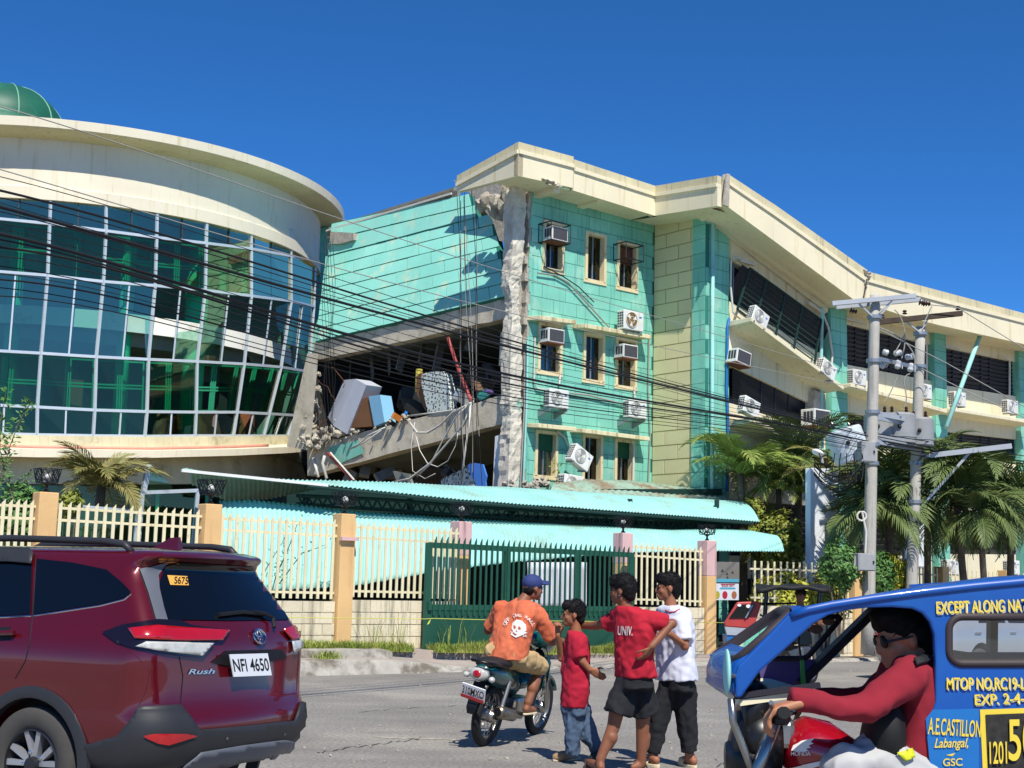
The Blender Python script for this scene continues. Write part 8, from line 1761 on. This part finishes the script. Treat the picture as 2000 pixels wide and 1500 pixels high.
bg_ = thing('shoulder_bag', q(1720, 1430, -.15), 'black shoulder bag held against the maroon driver', 'bag'); bb = MB(); bb.rings(ellrings([(q(1686, 1440, -.1), .05, .02, Z), (q(1700, 1430, -.12), .1, .1, Z), (q(1735, 1430, -.14), .11, .13, Z), (q(1762, 1440, -.14), .05, .1, Z)])); bb.build('body', M['bagblack'], bg_, smooth=True)
SkP = Skin([o for o in bo.children if o.name.startswith('trousers')]); SkP.patch([(1752, 1472), (1776, 1466), (1782, 1478), (1765, 1486)], 'yellow_trim', M['neon'], bo, .012, 6, .006)
# ================================================================== silver car parked behind
M['silver'] = mat('silver_car_paint', L(176, 178, 180), .3, .04, metal=.4, coat=.6)
co = gnd(1694, 1326); cm = Matrix.Translation(co+D*.95+N*.83) @ Matrix((D, -N, Z)).transposed().to_4x4()
car = thing('parked_car', None, 'silver car parked by the fence behind the blue tricycle', 'car', m=cm)
lv2 = [(.2, .62, -.75, .2, 3.25, .3), (.3, .78, -.86, .25, 3.35, .35), (.45, .82, -.93, .28, 3.42, .4), (.62, .83, -.95, .28, 3.42, .4), (.80, .83, -.93, .25, 3.35, .4), (.93, .81, -.9, .22, 3.1, .4), (.99, .78, -.85, .2, 2.5, .3), (1.02, .75, -.75, .18, 2.2, .3), (1.2, .66, -.35, .2, 1.8, .25), (1.36, .58, .05, .2, 1.4, .2), (1.44, .5, .2, .2, 1.2, .2), (1.47, .3, .3, .1, 1.0, .1)]
cb2 = carbody('body', lv2, M['silver'], car, (0, 2.55), .36, 1)
for x in (0, 2.55):
    for sd in (1, -1): alloy_wheel(car, x, sd*.82, .3, .19, sd)
    MB().lathe([(.355, -.6), (.355, .6)], (x, 0, .34), Vector((0, 1, 0)), 24, False).build('wheel_well', M['ink'], car, mat4=cm)
SkV = Skin(cb2); SkV.patch([(1700, 1240), (1706, 1234), (1716, 1236), (1717, 1270), (1702, 1264)], 'tail_lamp', M['lampred'], car, .01, 4); SkV.patch([(1702, 1257), (1715, 1260), (1714, 1266), (1702, 1263)], 'reverse_lamp', M['lampclear'], car, .016, 4); SkV.line([(1720, 1250), (1722, 1275), (1740, 1280)], .008, 'door_seam', M['ink'], car)
for a_, b_ in ((.25, .9), (1.0, 1.65)): 
    z0, z1 = 1.03, 1.34
    for sd in (1, -1): MB().prism([Vector((a_-.2*(a_ < .5), sd*.752, z0)), Vector((b_, sd*.752, z0)), Vector((b_-.25*(b_ > 1.5), sd*.6, z1)), Vector((a_+.05, sd*.6, z1))], (0, sd*.01, 0)).build('side_window', M['tint'], car, mat4=cm)
MB().box((1.0, -.84, .86), (.18, .02, .03)).build('door_handle', M['chrome'], car, mat4=cm); MB().box((-.1, -.84, .86), (.18, .02, .03)).build('door_handle', M['chrome'], car, mat4=cm)
# ================================================================== red tricycle in the background with its driver
M['tred'] = mat('faded_red_enamel', L(176, 62, 58), .5, .15, 4); YB = 23.0; q = lambda x, y, d_=0: pt(x, y, YB+d_)
rt = thing('tricycle', gnd(1530, 1335), 'red sidecar tricycle with black canopy in front of the picket fence', 'tricycle')
MB().prism([q(x, y) for x, y in ((1415, 1216), (1440, 1176), (1482, 1174), (1487, 1182), (1474, 1222), (1470, 1228), (1416, 1224))], (0, .08, 0)).build('windscreen_frame', M['tred'], rt, bevel=.02); MB().prism([q(x, y, -.02) for x, y in ((1424, 1207), (1443, 1181), (1477, 1180), (1462, 1207))], (0, .01, 0)).build('windscreen', M['tint'], rt); MB().bar(q(1456, 1207, -.03), q(1470, 1182, -.03), .02, .02).build('screen_bar', M['steel'], rt)
for x, y, s_ in ((1444, 1182, 4), (1462, 1184, 5)): MB().prism([q(x+s_*math.cos(a), y+s_*.7*math.sin(a), -.035) for a in [k*.5 for k in range(12)]], (0, .005, 0)).build('sticker', M['platew'], rt)
MB().prism([q(x, y) for x, y in ((1416, 1224), (1470, 1228), (1470, 1242), (1420, 1240))], (0, .1, 0)).build('silver_band', M['galv'], rt); MB().prism([q(x, y, .02) for x, y in ((1420, 1240), (1470, 1242), (1474, 1310), (1426, 1308))], (0, .5, 0)).build('body', M['tblue2'], rt)
cn = []
for j in range(5): cn.append([q(1476+x, 1150-6*math.sin(math.pi*k/12)*(1.1-.25*j)-2*j+2*math.sin(k*1.3+j), -.3+.35*j) for k, x in enumerate(range(0, 156, 12))])
o = MB().grid(cn).build('canopy', M['bagblack'], rt, smooth=True); o.modifiers.new('s', 'SOLIDIFY').thickness = .07
for x, d_ in ((1496, 0), (1600, 0), (1500, .9), (1604, .9)): MB().tube([q(x, 1146, d_), q(x-6, 1230, d_)], .02, 6).build('canopy_pole', M['mcblack'], rt)
for (a, b_) in (((1480, 1180), (1555, 1178)), ((1484, 1200), (1545, 1240)), ((1540, 1190), (1500, 1230)), ((1470, 1225), (1580, 1240))): MB().tube([q(*a, .1), q(*b_, .1)], .018, 6).build('frame_tube', M['mcblack'], rt)
wc = gnd(1583, 1336); mw4 = Matrix.Translation(wc) @ Matrix.Rotation(math.radians(58), 4, 'Z'); spoked(rt, mw4, 0, .3, .1); rtb = lambda x, y, z: mw4 @ Vector((x, y, z))
for sd in (-.09, .09): MB().tube([rtb(0, sd, .3), rtb(-.25, sd, .95)], .03, 8).build('fork_leg', M['steelm'], rt)
MB().ball(rtb(-.1, 0, .95), .11, 10).build('headlamp', M['chrome'], rt, smooth=True); MB().tube([rtb(-.25, -.36, 1.05), rtb(-.22, 0, 1.0), rtb(-.25, .36, 1.05)], .016, 6).build('handlebar', M['mcblack'], rt); MB().rings([[rtb(x, w*math.cos(a), zc+h*math.sin(a)) for a in [k*math.pi/6 for k in range(12)]] for x, w, zc, h in ((-.25, .06, .8, .08), (-.45, .14, .82, .11), (-.75, .1, .76, .08))]).build('fuel_tank', M['mcblack'], rt, smooth=True); MB().box(rtb(-.55, 0, .45), (.4, .3, .35), mw4.to_3x3()).build('engine', M['steelm'], rt, bevel=.04); MB().box(rtb(-.95, 0, .75), (.6, .25, .1), mw4.to_3x3()).build('seat', M['seat'], rt, bevel=.03)
mw5 = mw4 @ Matrix.Translation((-1.25, 0, 0)); spoked(rt, mw5, 0, .3, .1); mw6 = Matrix.Translation(gnd(1445, 1335)) @ Matrix.Rotation(math.radians(58), 4, 'Z'); spoked(rt, mw6, -.4, .25, .09)
M['bluetee'] = mat('blue_white_shirt', L(120, 136, 176), .9, .15, 8); fE = Vector((-.5, -.86, 0)); bo = thing('person', rtb(-.9, 0, 0), 'driver in pale blue shirt under the black canopy of the red tricycle', 'person', 'people on the street')
b = MB(); hp = q(1563, 1164, .1); R, qq = head(b, hp, fE, .95); limb(b, [hp-Z*.08, hp-Z*.2], [.055, .06]); tors(b, [(hp-Z*.2, .15, .09, fE), (hp-Z*.45, .15, .11, fE), (hp-Z*.7, .15, .12, fE)])
sh0 = hp-Z*.26; sdv = fE.cross(Z)
for k in (-1, 1): e_ = sh0+sdv*k*.28+fE*.15-Z*.22; w_ = rtb(-.3, -k*.3, 1.02); limb(b, [sh0+sdv*k*.18, e_, w_], [.05, .042, .03]); hand(b, w_, fE, -Z, 1.0); limb(b, [hp-Z*.7+sdv*k*.1, hp-Z*.72+sdv*k*.2+fE*.4, hp-Z*1.1+sdv*k*.2+fE*.3], [.09, .065, .045])
remesh_union(b, 'body', M['skind'], .012, bo); hairmesh(bo, qq, R, .98, 8); eyes(bo, qq, R, .95)
b = MB(); tors(b, [(hp-Z*.15, .07, .07, fE), (hp-Z*.2, .19, .1, fE), (hp-Z*.4, .21, .13, fE), (hp-Z*.72, .2, .14, fE)])
for k in (-1, 1): sleeve(b, [sh0+sdv*k*.18, sh0+sdv*k*.26+fE*.1-Z*.15], [.08, .075])
remesh_union(b, 'shirt', M['bluetee'], .014, bo, 2, fold(8, .01))
b = MB()
for k in (-1, 1): sleeve(b, [hp-Z*.68+sdv*k*.1, hp-Z*.72+sdv*k*.2+fE*.4, hp-Z*1.0+sdv*k*.2+fE*.32], [.12, .09, .075])
remesh_union(b, 'shorts', M['blackcloth'], .014, bo, 2)
